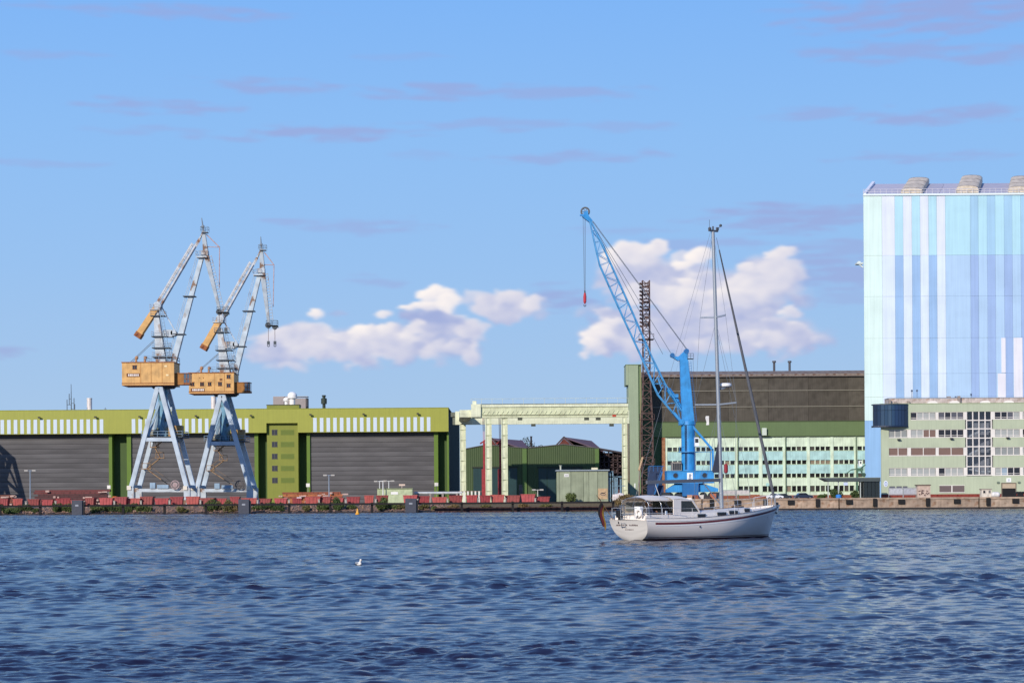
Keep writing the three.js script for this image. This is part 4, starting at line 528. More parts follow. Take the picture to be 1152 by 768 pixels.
  bays.forEach((p, bi) => {
    const x0 = x(p - 0.6), x1 = x(p + 22.6), edge = [yb]; rows.forEach((q, j) => { const yc = y(q); edge.push(yc + wh[j] / 5.2, yc - wh[j] / 5.2 * 1.15); }); edge.push(g0);
    for (let k = 0; k < edge.length; k += 2) part(B, 'spandrel', [box(x0, x1, edge[k + 1], edge[k], Zw - 0.25, -D - 0.14)], k === 2 || k === 4 ? aqua : mint);
    for (let j = 0; j < 4; j++) { const yt = edge[j * 2 + 1], yy0 = edge[j * 2 + 2]; if (j === 3 && (bi < 3)) { part(B, 'spandrel', [box(x0, x1, yy0, yt, Zw - 0.25, -D - 0.15)], mint); continue; } for (let w = 0; w < 4; w++) { const a = x(p + 0.2 + w * 5.75), b = x(p + 4.8 + w * 5.75); const lit = (bi === 6 && j === 1) ? 3 : r() < 0.55 ? 0 : r() < 0.6 ? 1 : r() < 0.8 ? 2 : 3; piece(B, 'window', a, b, yy0 + 0.02, yt - 0.02, Zw - 0.2, Zw - 0.1, glass[lit]); if (w) part(B, 'mullion', [box(x(p - 0.95 + w * 5.75), x(p + 0.2 + w * 5.75), yy0, yt, Zw - 0.25, -D - 0.16)], mint); else part(B, 'window_sill', [box(x0, x1, yy0 - 0.07, yy0 + 0.02, Zw - 0.2, -D - 0.05)], paint('#b9c9a0', { map: null })); } }
  });
  part(B, 'brick_plinth', [box(xm + 0.1, xr, g0, y(557), -D - 0.2, -D + 0.06)], paint('#8d4f38', { map: texRust, scale: 4 }));
  for (const p of [884, 963.4, 830.2]) part(B, 'downpipe', [rod(V(x(p), g0, -D + 0.16), V(x(p), yb, -D + 0.16), 0.14)], paint('#6d8067', { map: null }));
  part(B, 'wall_unit', [box(x(857.4), x(862.4), y(489.6), y(481.4), -D + 0.05, -D + 0.9)], paint('#cfd9c9', {})); part(B, 'wall_bracket', [box(x(856), x(866), y(490.4), y(489.8), -D + 0.05, -D + 1)], paint('#56633f', {}));
  part(B, 'round_sign', [rod(V(x(863.4), y(545), -D), V(x(863.4), y(545), -D + 0.06), 0.45, 0.45, 20)], paint('#9fc7c0', { map: null }));
  for (const p of [871.2, 888.6]) { const b = V(X(p, 415, D + 8), roofT - 0.1, -D - 8), h = Y(p, 405.8, D + 8) - b.y, C = thing('roof_vent_pipe', p < 880 ? 'left of the two dark capped vent pipes on the dark hall roof' : 'right of the two dark capped vent pipes on the dark hall roof', 'vent', b), s = paint('#4a4a50', { map: null }); part(C, 'pipe', [rod(b, b.clone().add(V(0, h, 0)), 0.3, 0.3, 12)], s); part(C, 'cap', [rod(b.clone().add(V(0, h - 0.45, 0)), b.clone().add(V(0, h, 0)), 0.52, 0.46, 14)], s); }
}

// ================================================================ brown lattice mast
{
  const D = 446, b = V(X(727.5, 556, D), 1.8, -D), T = thing('lattice_mast', 'brown steel lattice mast with fins at its top beside the green pylon', 'mast', b), brown = paint('#5c4641', { map: texRust, scale: 4 }), y = (p) => Y(726, p, D), top = y(315.6), hw = 0.72, wide = y(415);
  const half = (yy) => yy > wide ? hw : lerp(1.15, hw, smooth(wide - 14, wide, yy)), xc = (yy) => lerp(X(728.5, 556, D), X(725.6, 315, D) + 0.2, clamp((yy - 2) / (top - 2)));
  const lev = []; for (let yy = 1.6; yy < top - 0.4; yy += 1.55) lev.push(yy); lev.push(top);
  const ch = [], br = []; for (let i = 0; i + 1 < lev.length; i++) for (const [sx, sz] of [[-1, -1], [1, -1], [1, 1], [-1, 1]]) { const P = (yy, a, c) => V(xc(yy) + a * half(yy), yy, -D + c * half(yy)), [nx, nz] = sz < 0 ? (sx < 0 ? [1, -1] : [1, 1]) : (sx > 0 ? [-1, 1] : [-1, -1]); ch.push(beam(P(lev[i], sx, sz), P(lev[i + 1], sx, sz), 0.25, 0.25)); br.push(beam(P(lev[i], sx, sz), P(lev[i], nx, nz), 0.12, 0.12), beam(P(lev[i], i % 2 ? sx : nx, i % 2 ? sz : nz), P(lev[i + 1], i % 2 ? nx : sx, i % 2 ? nz : sz), 0.13, 0.13)); }
  part(T, 'chord', ch, brown); part(T, 'bracing', br, brown);
  for (let i = 0; i < 12; i++) { const yy = y(319 + i * 4.35); part(T, 'fin', [beam(V(xc(yy) - hw, yy - 0.2, -D), V(xc(yy) - hw - 0.62, yy + 0.12, -D), 0.28, 1.3)], brown); part(T, 'top_panel', [box(xc(yy) - 0.55, xc(yy) + 0.5, yy - 0.16, yy + 0.12, -D + hw - 0.05, -D + hw + 0.1), ...(i % 2 ? [box(xc(yy) - 0.2, xc(yy) + 0.5, yy + 0.15, yy + 0.4, -D - hw, -D + hw)] : [])], brown); }
  for (const p of [382, 472, 522]) { const yy = y(p); part(T, 'platform', [box(xc(yy) - 1.6, xc(yy) + 1.5, yy - 0.06, yy + 0.08, -D - 1.4, -D + 1.4), ...[-1.6, 1.5].map((dx) => rod(V(xc(yy) + dx, yy, -D + 1.3), V(xc(yy) + dx, yy + 1.1, -D + 1.3), 0.05)), rod(V(xc(yy) - 1.6, yy + 1.1, -D + 1.3), V(xc(yy) + 1.5, yy + 1.1, -D + 1.3), 0.05)], brown); }
  part(T, 'cable', [rod(V(b.x - 1.6, 1.6, -D + 1.6), V(xc(y(400)) - 1.2, y(410), -D + 1.2), 0.06)], paint('#8c6a50', { map: null }));
  part(T, 'base_frame', [box(b.x - 2, b.x + 2, 1.6, 2.3, -D - 2, -D + 2)], brown);
  const g = V(X(720, 535, D + 3), 1.8, -D + 6), S = thing('leaning_pole', 'pale striped pole leaning at the foot of the green pylon', 'pole', V(X(719, 556, D - 6), 1.8, -D + 6)); part(S, 'pole', [beam(at(718.8, 529, D - 6), at(723, 514, D - 6), 0.35, 0.35)], paint('#cdb08a', { map: texRust, scale: 2 })); part(S, 'stay', [rod(at(718.8, 557, D - 6), at(719.2, 529, D - 6), 0.09), rod(at(716.5, 556, D - 6), at(721.6, 520, D - 6), 0.06)], paint('#8a8378', { map: null })); S.userData.label = 'pale pole on a thin stay leaning at the foot of the green pylon'; void g;
}

// ================================================================ blue mobile harbour crane
{
  const D = 428, base = V(X(775, 556, D), 1.95, -D), T = thing('harbour_crane', 'bright blue mobile harbour crane with raised lattice boom', 'crane', base);
  const blue = paint('#2d90d2', { map: texGrime, scale: 8, rough: 0.5 }), blueD = paint('#1f69a6', { map: texGrime, scale: 8, rough: 0.45 }), blueL = paint('#4a9cd4', { map: texGrime, scale: 9, rough: 0.45 }), dark = paint('#23282e', { map: null, rough: 0.5 }), rope = paint('#5a6470', { map: null }), white = paint('#e3e8ec', { map: null });
  const P = (px, py, dz = 0) => { const v = at(px, py, D); v.z += dz; return v; };
  // undercarriage
  const x = (p) => X(p, 545, D), y = (p) => Y(775, p, D);
  part(T, 'chassis', [box(x(766.5), x(784.5), y(558), y(543.4), -D - 4, -D + 3.2)], blueD);
  for (const s of [[749, 766.5], [784.5, 807]]) { const a = x(s[0]), b = x(s[1]), L = a < x(770); part(T, 'outrigger', [prism(L ? [[a, y(553.6)], [b, y(553.6)], [b, y(544.2)], [lerp(a, b, 0.5), y(545)], [a, y(550.5)]] : [[a, y(553.6)], [b, y(553.2)], [b, y(549.6)], [lerp(a, b, 0.4), y(545)], [a, y(544.2)]], -D - 1, -D + 2.4, 0.05)], blue); part(T, 'outrigger_pad', [box((L ? a : b) - 0.8, (L ? a : b) + 0.8, 1.9, y(553.6), -D - 0.9, -D + 2.2)], dark); }
  for (let i = 0; i < 6; i++) { const px = 753 + i * 9.4, c = V(x(px), 1.95 + 0.78, -D + 1.4); part(T, 'wheel', [rod(c.clone().add(V(0, 0, -0.5)), c.clone().add(V(0, 0, 0.4)), 0.78, 0.78, 20), rod(c.clone().add(V(0, 0, 0.4)), c.clone().add(V(0, 0, 0.46)), 0.36, 0.36, 14)], dark); }
  // slewing platform
  const U = part(T, 'upper_carriage', [box(x(749.6), x(802), y(543), y(530), -D - 4, -D + 3)], blue);
  part(U, 'deck_edge', [box(x(749.2), x(802.4), y(530), y(529.4), -D - 4.1, -D + 3.15), box(x(749.4), x(802.2), y(543.6), y(543), -D - 4.05, -D + 3.1)], blueL);
  for (const p of [759, 791.5]) { const c = V(x(p), y(534.8), -D + 3); part(U, 'round_port', [rod(c, c.clone().add(V(0, 0, 0.06)), 0.46, 0.46, 22)], dark); part(U, 'port_ring', [new THREE.TorusGeometry(0.48, 0.06, 6, 24).translate(c.x, c.y, c.z + 0.05)], blueD); }
  const em = part(U, 'emblem_plate', [box(x(771.8), x(778.2), y(541.6), y(531.8), -D + 3, -D + 3.05)], white); part(em, 'emblem', [box(x(774), x(776), y(537.4), y(533.2), -D + 3.05, -D + 3.065), box(x(773.4), x(776.6), y(539.6), y(537.8), -D + 3.05, -D + 3.065), box(x(774.6), x(776.8), y(535.2), y(534.4), -D + 3.05, -D + 3.07)], paint('#7f8797', { map: null }));
  part(T, 'slew_ring', [rod(V(x(775.5), y(545), -D - 0.5), V(x(775.5), y(543.6), -D - 0.5), 3, 3, 32)], dark);
  part(T, 'cabinet', [box(x(756), x(766.6), y(530), y(519.6), -D - 2.6, -D + 0.6), ], paint('#8f887e', { map: texPanel, scale: 3 })); for (let i = 0; i < 4; i++) piece(T, 'cabinet_louvre', x(757 + i * 2.4), x(758.9 + i * 2.4), y(528.6), y(521), -D + 0.6, -D + 0.65, dark);
  // side frame with stairs on the left (dark blue)
  part(T, 'counterweight', [box(x(730), x(748), y(556), y(545.5), -D - 6, -D - 3)], paint('#1c3a66', { map: texGrime, scale: 5 })); part(T, 'rear_frame', [box(x(731), x(747), y(545.4), y(524.5), -D - 6.4, -D - 5)], paint('#1d3355', { map: texGrime, scale: 4 })); part(T, 'access_stair', [beam(P(737, 556, -2), P(746, 530, -2), 0.25, 0.9), rod(P(737, 550.6, -1.6), P(746, 524.6, -1.6), 0.06), rod(P(731, 524, -2), P(748, 524, -2), 0.07), ...[731, 736, 741, 746].map((p) => rod(P(p, 530, -2), P(p, 524, -2), 0.05))], blueD);
  // tower
  part(T, 'tower_base', [rod(V(x(775.4), y(530), -D - 0.8), V(x(775.2), y(476.4), -D - 0.8), 1.42, 1.4, 28)], blue);
  part(T, 'tower_collar', [rod(V(x(775.2), y(477.6), -D - 0.8), V(x(775), y(473.6), -D - 0.8), 1.55, 1.5, 28), box(x(764.6), x(776), y(478), y(471.6), -D - 1.9, -D + 0.4)], blue);
  part(T, 'tower', [beam(V(x(774.8), y(474), -D - 0.8), V(X(769.6, 403, D), y(402.6), -D - 0.8), 2.42, 2.3, 1.6, 1.6)], blue); part(T, 'tower_edge', [beam(V(x(779.6), y(474), -D + 0.1), V(X(773, 403, D), y(403), -D - 0.25), 0.2, 0.2)], blueD);
  part(T, 'ring_platform', [rod(V(x(775.4), y(508.6), -D - 0.8), V(x(775.4), y(507.8), -D - 0.8), 2.1, 2.1, 24), box(x(781), x(803), y(508.4), y(507.9), -D - 1.6, -D + 0.2), ...[764.6, 770, 776, 782, 788, 794, 800].map((p) => rod(V(x(p), y(508), -D + 0.2), V(x(p), y(502.4), -D + 0.2), 0.04)), rod(V(x(764.6), y(502.4), -D + 0.2), V(x(803), y(502.4), -D + 0.2), 0.045)], blueL);
  part(T, 'stair_strut', [beam(P(778.8, 479), P(802, 506), 0.42, 0.5), beam(P(802, 505), P(802.6, 530), 0.4, 0.5), beam(P(799.6, 508), P(799.6, 530), 0.2, 0.3)], blue);
  part(T, 'control_cab', [box(x(781.6), x(786.6), y(502), y(492), -D - 1.6, -D + 0.4)], white); part(T, 'cab_window', [box(x(782.4), x(786), y(498), y(493.4), -D + 0.4, -D + 0.44)], dark);
  part(T, 'tower_ladder', [...[0, 0.45].map((o) => rod(P(781.4, 474, 0.3).add(V(o, 0, 0)), P(774.8, 406, 0.1).add(V(o, 0, 0)), 0.035, 0.035, 5)), ...Array.from({ length: 24 }, (_, i) => { const c = P(781.4, 474, 0.3).lerp(P(774.8, 406, 0.1), i / 24); return rod(c, c.clone().add(V(0.45, 0, 0)), 0.03, 0.03, 5); })], blueD);
  part(T, 'cable_run', [rod(P(771, 528, 0.66), P(770.4, 478, 0.66), 0.06, 0.06, 6), rod(P(772.4, 528, 0.7), P(771.8, 478, 0.7), 0.05, 0.05, 6)], dark);
  // head of the tower
  part(T, 'tower_head', [prism([[x(758.2), y(402)], [x(756.2), y(399.4)], [x(764), y(401)], [x(769), y(396.4)], [x(774), y(391.8)], [x(776.2), y(393)], [x(774.8), y(403.4)], [x(764), y(405.6)]].map(([a, b]) => [a, b]), -D - 1.5, -D - 0.1, 0.05)], blue);
  for (const [p, q, rr] of [[756.8, 399.4, 0.46], [772.6, 395, 0.52]]) part(T, 'head_sheave', [rod(P(p, q, -1.3), P(p, q, -0.05), rr, rr, 20)], blueD);
  part(T, 'head_platform', [box(X(773, 402, D), X(780.6, 402, D), y(403.6), y(403), -D - 1.8, -D + 0.3), ...[774, 777, 780.4].map((p) => rod(P(p, 403, 0.2), P(p, 397.6, 0.2), 0.04)), rod(P(774, 397.6, 0.2), P(780.4, 397.6, 0.2), 0.045), rod(P(774, 400.2, 0.2), P(780.4, 400.2, 0.2), 0.04)], paint('#4f5d68', { map: null }));
  // lattice boom: four chords with zigzag bracing
  const Lc = [[663.2, 246], [674.5, 297], [686.6, 324], [700.4, 355], [721.4, 400], [740.6, 444], [766, 474.5]], Rc = [[665, 248], [678.4, 276], [692, 306.7], [711, 349], [733, 400], [748.6, 431.5], [768, 463.5]];
  const along = (pts, t) => { const L = [0]; for (let i = 1; i < pts.length; i++) L.push(L[i - 1] + Math.hypot(pts[i][0] - pts[i - 1][0], pts[i][1] - pts[i - 1][1])); const s = t * L[L.length - 1]; let i = 1; while (i < pts.length - 1 && s > L[i]) i++; const f = (s - L[i - 1]) / (L[i] - L[i - 1]); return [lerp(pts[i - 1][0], pts[i][0], f), lerp(pts[i - 1][1], pts[i][1], f)]; };
  const half = (t) => lerp(0.35, 1.05, smooth(0, 0.18, t)), N = 19, ch = [], br = [], at4 = (c, t, s) => { const [a, b] = along(c, t), v = P(a, b); v.z = -D - 0.8 + s * half(t); return v; };
  for (const c of [Lc, Rc]) for (const s of [-1, 1]) for (let i = 0; i < N; i++) ch.push(rod(at4(c, i / N, s), at4(c, (i + 1) / N, s), 0.125, 0.125, 8));
  for (let i = 0; i < N; i++) { for (const s of [-1, 1]) { br.push(rod(at4(i % 2 ? Lc : Rc, i / N, s), at4(i % 2 ? Rc : Lc, (i + 1) / N, s), 0.065, 0.065, 6), rod(at4(Lc, i / N, s), at4(Rc, i / N, s), 0.055, 0.055, 6)); } for (const c of [Lc, Rc]) br.push(rod(at4(c, i / N, i % 2 ? 1 : -1), at4(c, (i + 1) / N, i % 2 ? -1 : 1), 0.07, 0.07, 6)); }
  part(T, 'boom_chord', ch, blueL); part(T, 'boom_bracing', br, blueL);
  part(T, 'boom_foot', [beam(P(758, 464, -0.8), P(767, 475, -0.8), 0.5, 2.3), rod(P(767, 474.6, -2.2), P(767, 474.6, 0.6), 0.5, 0.5, 16)], blue);
  part(T, 'luffing_cylinder', [rod(P(752, 437.4, -0.8), P(763, 452, -0.8), 0.52, 0.52, 14), rod(P(763, 452, -0.8), P(771.4, 466, -0.8), 0.36, 0.36, 14), box(x(757), x(764), y(447), y(443), -D - 1.6, -D)], blue);
  part(T, 'boom_walkway', [beam(P(740, 425, 0.5), P(744, 437, 0.5), 0.2, 0.7), rod(P(741, 424, 0.9), P(744.6, 433, 0.9), 0.06)], blueL);
  // boom tip
  part(T, 'boom_tip', [beam(P(657.2, 241, -0.8), P(665.6, 249, -0.8), 1.1, 1.2, 0.7, 0.9), beam(P(652.6, 241.6, -0.8), P(662, 240.8, -0.8), 0.3, 0.5), beam(P(658.8, 237, -0.8), P(661.4, 246, -0.8), 0.8, 0.8)], blue);
  part(T, 'tip_sheave', [new THREE.TorusGeometry(0.8, 0.17, 8, 30).translate(P(658.6, 237.4).x, P(658.6, 237.4).y, -D - 0.8), ...[0, 1, 2].map((i) => { const c = P(658.6, 237.4, -0.8), a = i * 1.05; return rod(c.clone().add(V(Math.cos(a) * 0.78, Math.sin(a) * 0.78, 0)), c.clone().add(V(-Math.cos(a) * 0.78, -Math.sin(a) * 0.78, 0)), 0.06, 0.06, 6); })], paint('#5d5f60', { map: null }));
  // ropes and hook
  part(T, 'luffing_rope', [[667, 248.5, 773, 392.4, -1.2], [667.4, 248.5, 773.4, 392.6, -0.4], [666, 250, 755.6, 397, -1.2], [666, 251, 746, 398, -0.5]].map(([a, b, c, d, dz]) => rod(P(a, b, dz), P(c, d, dz), 0.05, 0.05, 5)), rope);
  part(T, 'hoist_rope', [rod(P(656.2, 241, -1), P(657.6, 327, -1), 0.04, 0.04, 5), rod(P(658.4, 241, -0.6), P(658.4, 327, -0.6), 0.055, 0.055, 5), rod(P(780, 403, -0.4), P(784, 500, -0.4), 0.03, 0.03, 5)], rope);
  const hk = part(T, 'hook_block', [rod(P(658.2, 329, -0.8), P(658.2, 333, -0.8), 0.2, 0.32, 12), rod(P(658.2, 333, -0.8), P(658.2, 339, -0.8), 0.32, 0.3, 12), rod(P(658.2, 339, -0.8), P(658.2, 341.4, -0.8), 0.3, 0.1, 12)], paint('#b3323c', { map: null })); part(hk, 'swivel', [rod(P(658.2, 326.4, -0.8), P(658.2, 329.2, -0.8), 0.13, 0.16, 10)], dark); part(hk, 'hook', [new THREE.TorusGeometry(0.2, 0.07, 6, 16, 4.6).rotateZ(2.4).translate(P(658.2, 343).x, P(658.2, 343).y, -D - 0.8)], dark);
}

// ================================================================ great striped hall on the right
{
  const D = 530, B = thing('striped_hall', 'huge tall ship hall clad in pale blue and white vertical stripes', 'building', V(X(1080, 556, D), 1.9, -D)), x = (p) => X(p, 360, D), y = (p, px = 1060) => Y(px, p, D), g0 = 1.7;
  const C = (h) => paint(h, { map: texPanel, scale: 26, rough: 0.55 });
  const mint = C('#d9efe6'), pale = C('#dce3ed'), paleLow = C('#d6e3ee'), cyan = C('#b2dbe6'), cyanLow = C('#99bbdf'), wideLow = C('#afcce6'), deepUp = C('#a1c8e0'), deepLow = C('#9bb5db'), white = C('#e6e5ea'), blueLow = C('#90b9de');
  const xl = x(972.6), xr = X(1420, 360, D), top = y(219.6, 990), ys = [top, y(286.9), y(333), y(380), y(420), y(446), y(472.5), g0];
  const DEEP = 26, skew = (d) => (982.6 - 576) / FOCAL * (D + DEEP) - (972.6 - 576) / FOCAL * D, ridge = Y(1060, 206.4, D + DEEP), sx = skew(), back = (px) => x(px) + sx, W3 = (px, yy, z) => V(px, yy, z);
  part(B, 'frame_wall', [block([W3(xl + 0.1, g0, -D - 0.35), W3(xr, g0, -D - 0.35), W3(xr + sx, g0, -D - 90), W3(xl + sx * 3.4, g0, -D - 90)], [W3(xl + 0.1, top - 0.15, -D - 0.35), W3(xr, top - 0.15, -D - 0.35), W3(xr + sx, top - 0.15, -D - 90), W3(xl + sx * 3.4, top - 0.15, -D - 90)])], paint('#8fa3ad', { map: texPanel, scale: 20 }));
  const cols = [[972.6, 993.3, 'm'], [993.3, 1007.8, 'p'], [1007.8, 1017.2, 'c'], [1017.2, 1027, 'p'], [1027, 1036.2, 'c'], [1036.2, 1045.8, 'p'], [1045.8, 1055, 'c'], [1055, 1064.7, 'p'], [1064.7, 1092.8, 'w'], [1092.8, 1101.7, 'd'], [1101.7, 1111.7, 'w'], [1111.7, 1120.8, 'd'], [1120.8, 1130.8, 'w'], [1130.8, 1140, 'd'], [1140, 1149.5, 'w'], [1149.5, 1158.6, 'd'], [1158.6, 1190, 'w'], [1190, 1200, 'p'], [1200, 1260, 'w'], [1260, 1420, 'c']];
  let n = 0; const r = rng(2);
  for (const [a, b, k] of cols) for (let j = 0; j + 1 < ys.length; j++) {
    const low = j > 0, m = k === 'm' ? (j < 6 ? mint : blueLow) : k === 'p' ? (low ? paleLow : pale) : k === 'c' ? (low ? cyanLow : cyan) : k === 'w' ? (low ? wideLow : cyan) : (low ? deepLow : deepUp);
    part(B, 'cladding_panel', [box(x(a) + 0.02, x(b) - 0.02, ys[j + 1] + 0.015, ys[j] - 0.015, -D - 0.35, -D - 0.02 * ((n++ * 7) % 4))], m);
  }
  for (const [a, b, q0, q1] of [[1126.8, 1131.6, 380.4, 419.6], [1122.5, 1131.6, 420.4, 450], [1140.7, 1150.6, 380.4, 450]]) part(B, 'white_panel', [box(x(a), x(b), y(q1), y(q0), -D, -D + 0.06)], white);
  // roof rising behind the eaves, its bays running back to the right
  const slab = (xa, xb, y0, y1, th) => block([W3(xa, y0 - th, -D - 0.4), W3(xb, y0 - th, -D - 0.4), W3(xb + sx, y1 - th, -D - DEEP), W3(xa + sx, y1 - th, -D - DEEP)], [W3(xa, y0, -D - 0.4), W3(xb, y0, -D - 0.4), W3(xb + sx, y1, -D - DEEP), W3(xa + sx, y1, -D - DEEP)]);
  const roofM = [paint('#c0bbc4', { map: texPanel, scale: 14, rough: 0.6 }), paint('#b9b4bd', { map: texPanel, scale: 12, rough: 0.6 })], rc = [976, 1017, 1058, 1099, 1140, 1181, 1222, 1300, 1420]; for (let i = 0; i + 1 < rc.length; i++) part(B, 'roof_sheet', [slab(x(rc[i]) + 0.04, x(rc[i + 1]) - 0.04, top + 0.3, ridge, 0.5)], roofM[i % 2]);
  part(B, 'roof_verge', [slab(xl, xl + 0.75, top + 0.75, ridge + 0.7, 1.2)], paint('#dcdde2', { map: null }));
  part(B, 'eaves', [box(xl - 0.05, xr, top - 0.12, top + 0.35, -D - 0.6, -D + 0.25)], paint('#d9e4e6', { map: null }));
  const rl = []; for (let i = 0; i < 70; i++) { const xx = lerp(xl, xr, i / 69); rl.push(rod(V(xx, top + 0.3, -D - 0.1), V(xx, top + 1.5, -D - 0.1), 0.05, 0.05, 5)); } for (const h of [0.9, 1.5]) rl.push(rod(V(xl, top + h, -D - 0.1), V(xr, top + h, -D - 0.1), 0.06, 0.06, 5)); part(B, 'eaves_railing', rl, paint('#cfcbd0', { map: null }));
  // barrel shaped roof ventilators running up the slope
  const vent = (p0, p1, h) => { const a = x(p0), b = x(p1), w = b - a, prof = (f) => { const t = f * Math.PI; return [a + w / 2 - Math.cos(t) * w / 2 * (1 - 0.0), Math.pow(Math.sin(t), 0.3) * h]; }, at3 = (u, v, o = 0) => { const [px, py] = prof(v), k = 1 + o; return W3((px - a - w / 2) * k + a + w / 2 + sx * u, lerp(top + 0.35, ridge + 0.2, u) + py * k, lerp(-D - 0.8, -D - DEEP, u)); }; const face = []; const V1 = part(B, 'roof_ventilator', [surf((u, v) => at3(u, v), 6, 20, false), surf((u, v) => { const p = at3(0, v); return u ? p : W3(p.x, top, p.z); }, 1, 20, false)], paint('#d9c9b0', { map: texGrime, scale: 6, rough: 0.7 })); const ribs = []; for (const u of [0.03, 0.35, 0.68, 0.99]) ribs.push(surf((s, v) => at3(u + (s - 0.5) * 0.012, v, 0.03), 1, 20, false)); part(V1, 'rib', ribs, paint('#927f68', { map: null })); void face; };
  vent(1015.6, 1040, 1.5); vent(1077.8, 1103, 2.0); vent(1136.4, 1161, 1.7);
  part(B, 'side_platform', [box(x(965.4), xl, y(296.4, 970), y(294.6, 970), -D - 4, -D - 1), beam(V(x(967), y(295.5, 970), -D - 1.4), V(xl, y(300, 970), -D - 1.4), 0.3, 0.3), box(x(967), x(970), y(294.6, 970), y(293, 970), -D - 3, -D - 1.4)], paint('#c9d3cf', { map: null }));
}

// ================================================================ office block
{
  const D = 425, B = thing('office_block', 'pale green office block with white window bands and glazed stairwell', 'building', V(X(1080, 558, D), 1.95, -D)), x = (p) => X(p, 500, D), y = (p, px = 1070) => Y(px, p, D), g0 = 1.85;
  const green = paint('#b2bb9f', { map: texPanel, scale: 13, rough: 0.75 }), white = paint('#e2dcd3', { map: texPanel, scale: 6 }), brick = paint('#883b30', { map: texRust, scale: 4, rough: 0.9 }), dark = paint('#26252b', { map: null, rough: 0.1 }), mid = paint('#55555c', { map: null, rough: 0.15 }), curtain = paint('#a5a8a4', { map: texPanel, scale: 2, rough: 0.3 }), curtain2 = paint('#8f928f', { map: texPanel, scale: 2, rough: 0.3 }), brown = paint('#7c6358', { map: texPanel, scale: 3, rough: 0.4 }), sky2 = paint('#8fa0ac', { map: null, rough: 0.2 });
  const M = { d: dark, m: mid, c: curtain, g: curtain2, b: brown, s: sky2 };
  const x0 = x(991.9), x1 = x(1300), top = y(453.9), rows = [[463.2, 472.2], [482.7, 492.2], [503, 512.6], [525.8, 535.4]], gr = [[1000.5, 1021.2], [1025.3, 1053.2], [1056.6, 1084.5], [1120, 1147.9], [1151.4, 1179.4], [1182.6, 1210], [1213, 1240]], Z = -D;
  // walls: bands between the window rows, set in front of a dark core
  part(B, 'core', [block([[x0 + 0.2, -0.5], [x(1086.6), -0.5], [x(1086.6), -14], [x0 + 3, -14]].map(([a, c]) => V(a, g0, Z + c)), [[x0 + 0.2, -0.5], [x(1086.6), -0.5], [x(1086.6), -14], [x0 + 3, -14]].map(([a, c]) => V(a, top - 0.2, Z + c))), box(x(1118), x1, g0, top - 0.2, Z - 14, Z - 0.5), box(x(1086.6), x(1118), g0, top - 0.2, Z - 14, Z - 4.4)], paint('#3c3b3f', { map: null }));
  const lv = [top, ...rows.flatMap(([a, b]) => [y(a), y(b)]), g0 + 0.95];
  for (let k = 0; k < lv.length; k += 2) for (const [a, b] of [[991.9, 1086.4], [1118, 1300]]) part(B, 'wall_band', [box(x(a), x(b), lv[k + 1], lv[k], Z - 0.5, Z)], green);
  part(B, 'wall_band', [box(x(1086.4), x(1118), y(463), top, Z - 0.5, Z - 0.002)], green); part(B, 'wall_band', [box(x(1086.4), x(1118), g0 + 0.95, y(535.6), Z - 0.5, Z - 0.002)], green);
  part(B, 'side_wall', [block([[x0 - 0.02, -0.5], [x0 + 0.3, -0.5], [x0 + 3.2, -14.1], [x0 + 2.85, -14.1]].map(([a, c]) => V(a, g0, Z + c)), [[x0 - 0.02, -0.5], [x0 + 0.3, -0.5], [x0 + 3.2, -14.1], [x0 + 2.85, -14.1]].map(([a, c]) => V(a, top - 0.001, Z + c)))], green);
  part(B, 'brick_plinth', [box(x0 - 0.03, x(1104), g0 - 0.2, g0 + 0.95, Z - 0.6, Z + 0.05), box(x(1104), x(1126.6), g0 - 0.2, g0 + 0.95, Z - 0.6, Z + 0.01), box(x(1143.4), x1, g0 - 0.2, g0 + 0.95, Z - 0.6, Z + 0.05)], brick);
  // window bands
  const look = [[null, 'dccc', 'mdmm', 'ddmc', 'ccdd', 'dccc', 'dddd'], ['ggg', 'ccbb', 'dddd', 'cccc', 'dmcc', 'cccc', 'dddd'], ['bb', 'bb', 'bb', 'gggg', 'cccc', 'bbbb', 'dddd'], ['ccc', 'cccc', 'dccc', 'csdd', 'cccc', 'dccc', 'dddd']];
  rows.forEach(([q0, q1], j) => {
    const yt = y(q0), yb = y(q1);
    if (j === 0) part(B, 'wall_band', [box(x0, x(1025.3) - 0.02, yb, yt, Z - 0.5, Z - 0.001)], green); else part(B, 'wall_band', [box(x0, x(1000.5), yb, yt, Z - 0.5, Z - 0.001)], green);
    gr.forEach(([a, b], i) => {
      const s = look[j][i]; if (!s) return; const n = s.length, xa = x(a), xb = x(b), next = i + 1 < gr.length ? (i === 2 ? 1088 : gr[i + 1][0]) : 1300;
      part(B, 'window_pier', [box(xb, x(next), yb, yt, Z - 0.5, Z - 0.05)], white); if (i === 3) part(B, 'window_pier', [box(x(1116.2), xa, yb, yt, Z - 0.5, Z - 0.05)], white);
      const fr = [box(xa, xb, yb, yb + 0.16, Z - 0.3, Z + 0.06), box(xa, xb, yt - 0.1, yt, Z - 0.3, Z - 0.06)];
      for (let k = 0; k < n; k++) { const p0 = lerp(xa, xb, k / n), p1 = lerp(xa, xb, (k + 1) / n); piece(B, 'window_pane', p0 + 0.06, p1 - 0.06, yb + 0.16, yt - 0.1, Z - 0.3, Z - 0.2, M[s[k]]); if (k) fr.push(box(p0 - 0.07, p0 + 0.07, yb + 0.16, yt - 0.1, Z - 0.3, Z - 0.1)); if ('dmcs'.includes(s[k])) fr.push(box(p0 + 0.06, p1 - 0.06, yb + 0.42, yb + 0.5, Z - 0.2, Z - 0.12)); }
      part(B, 'window_frame', fr, white);
    });
  });
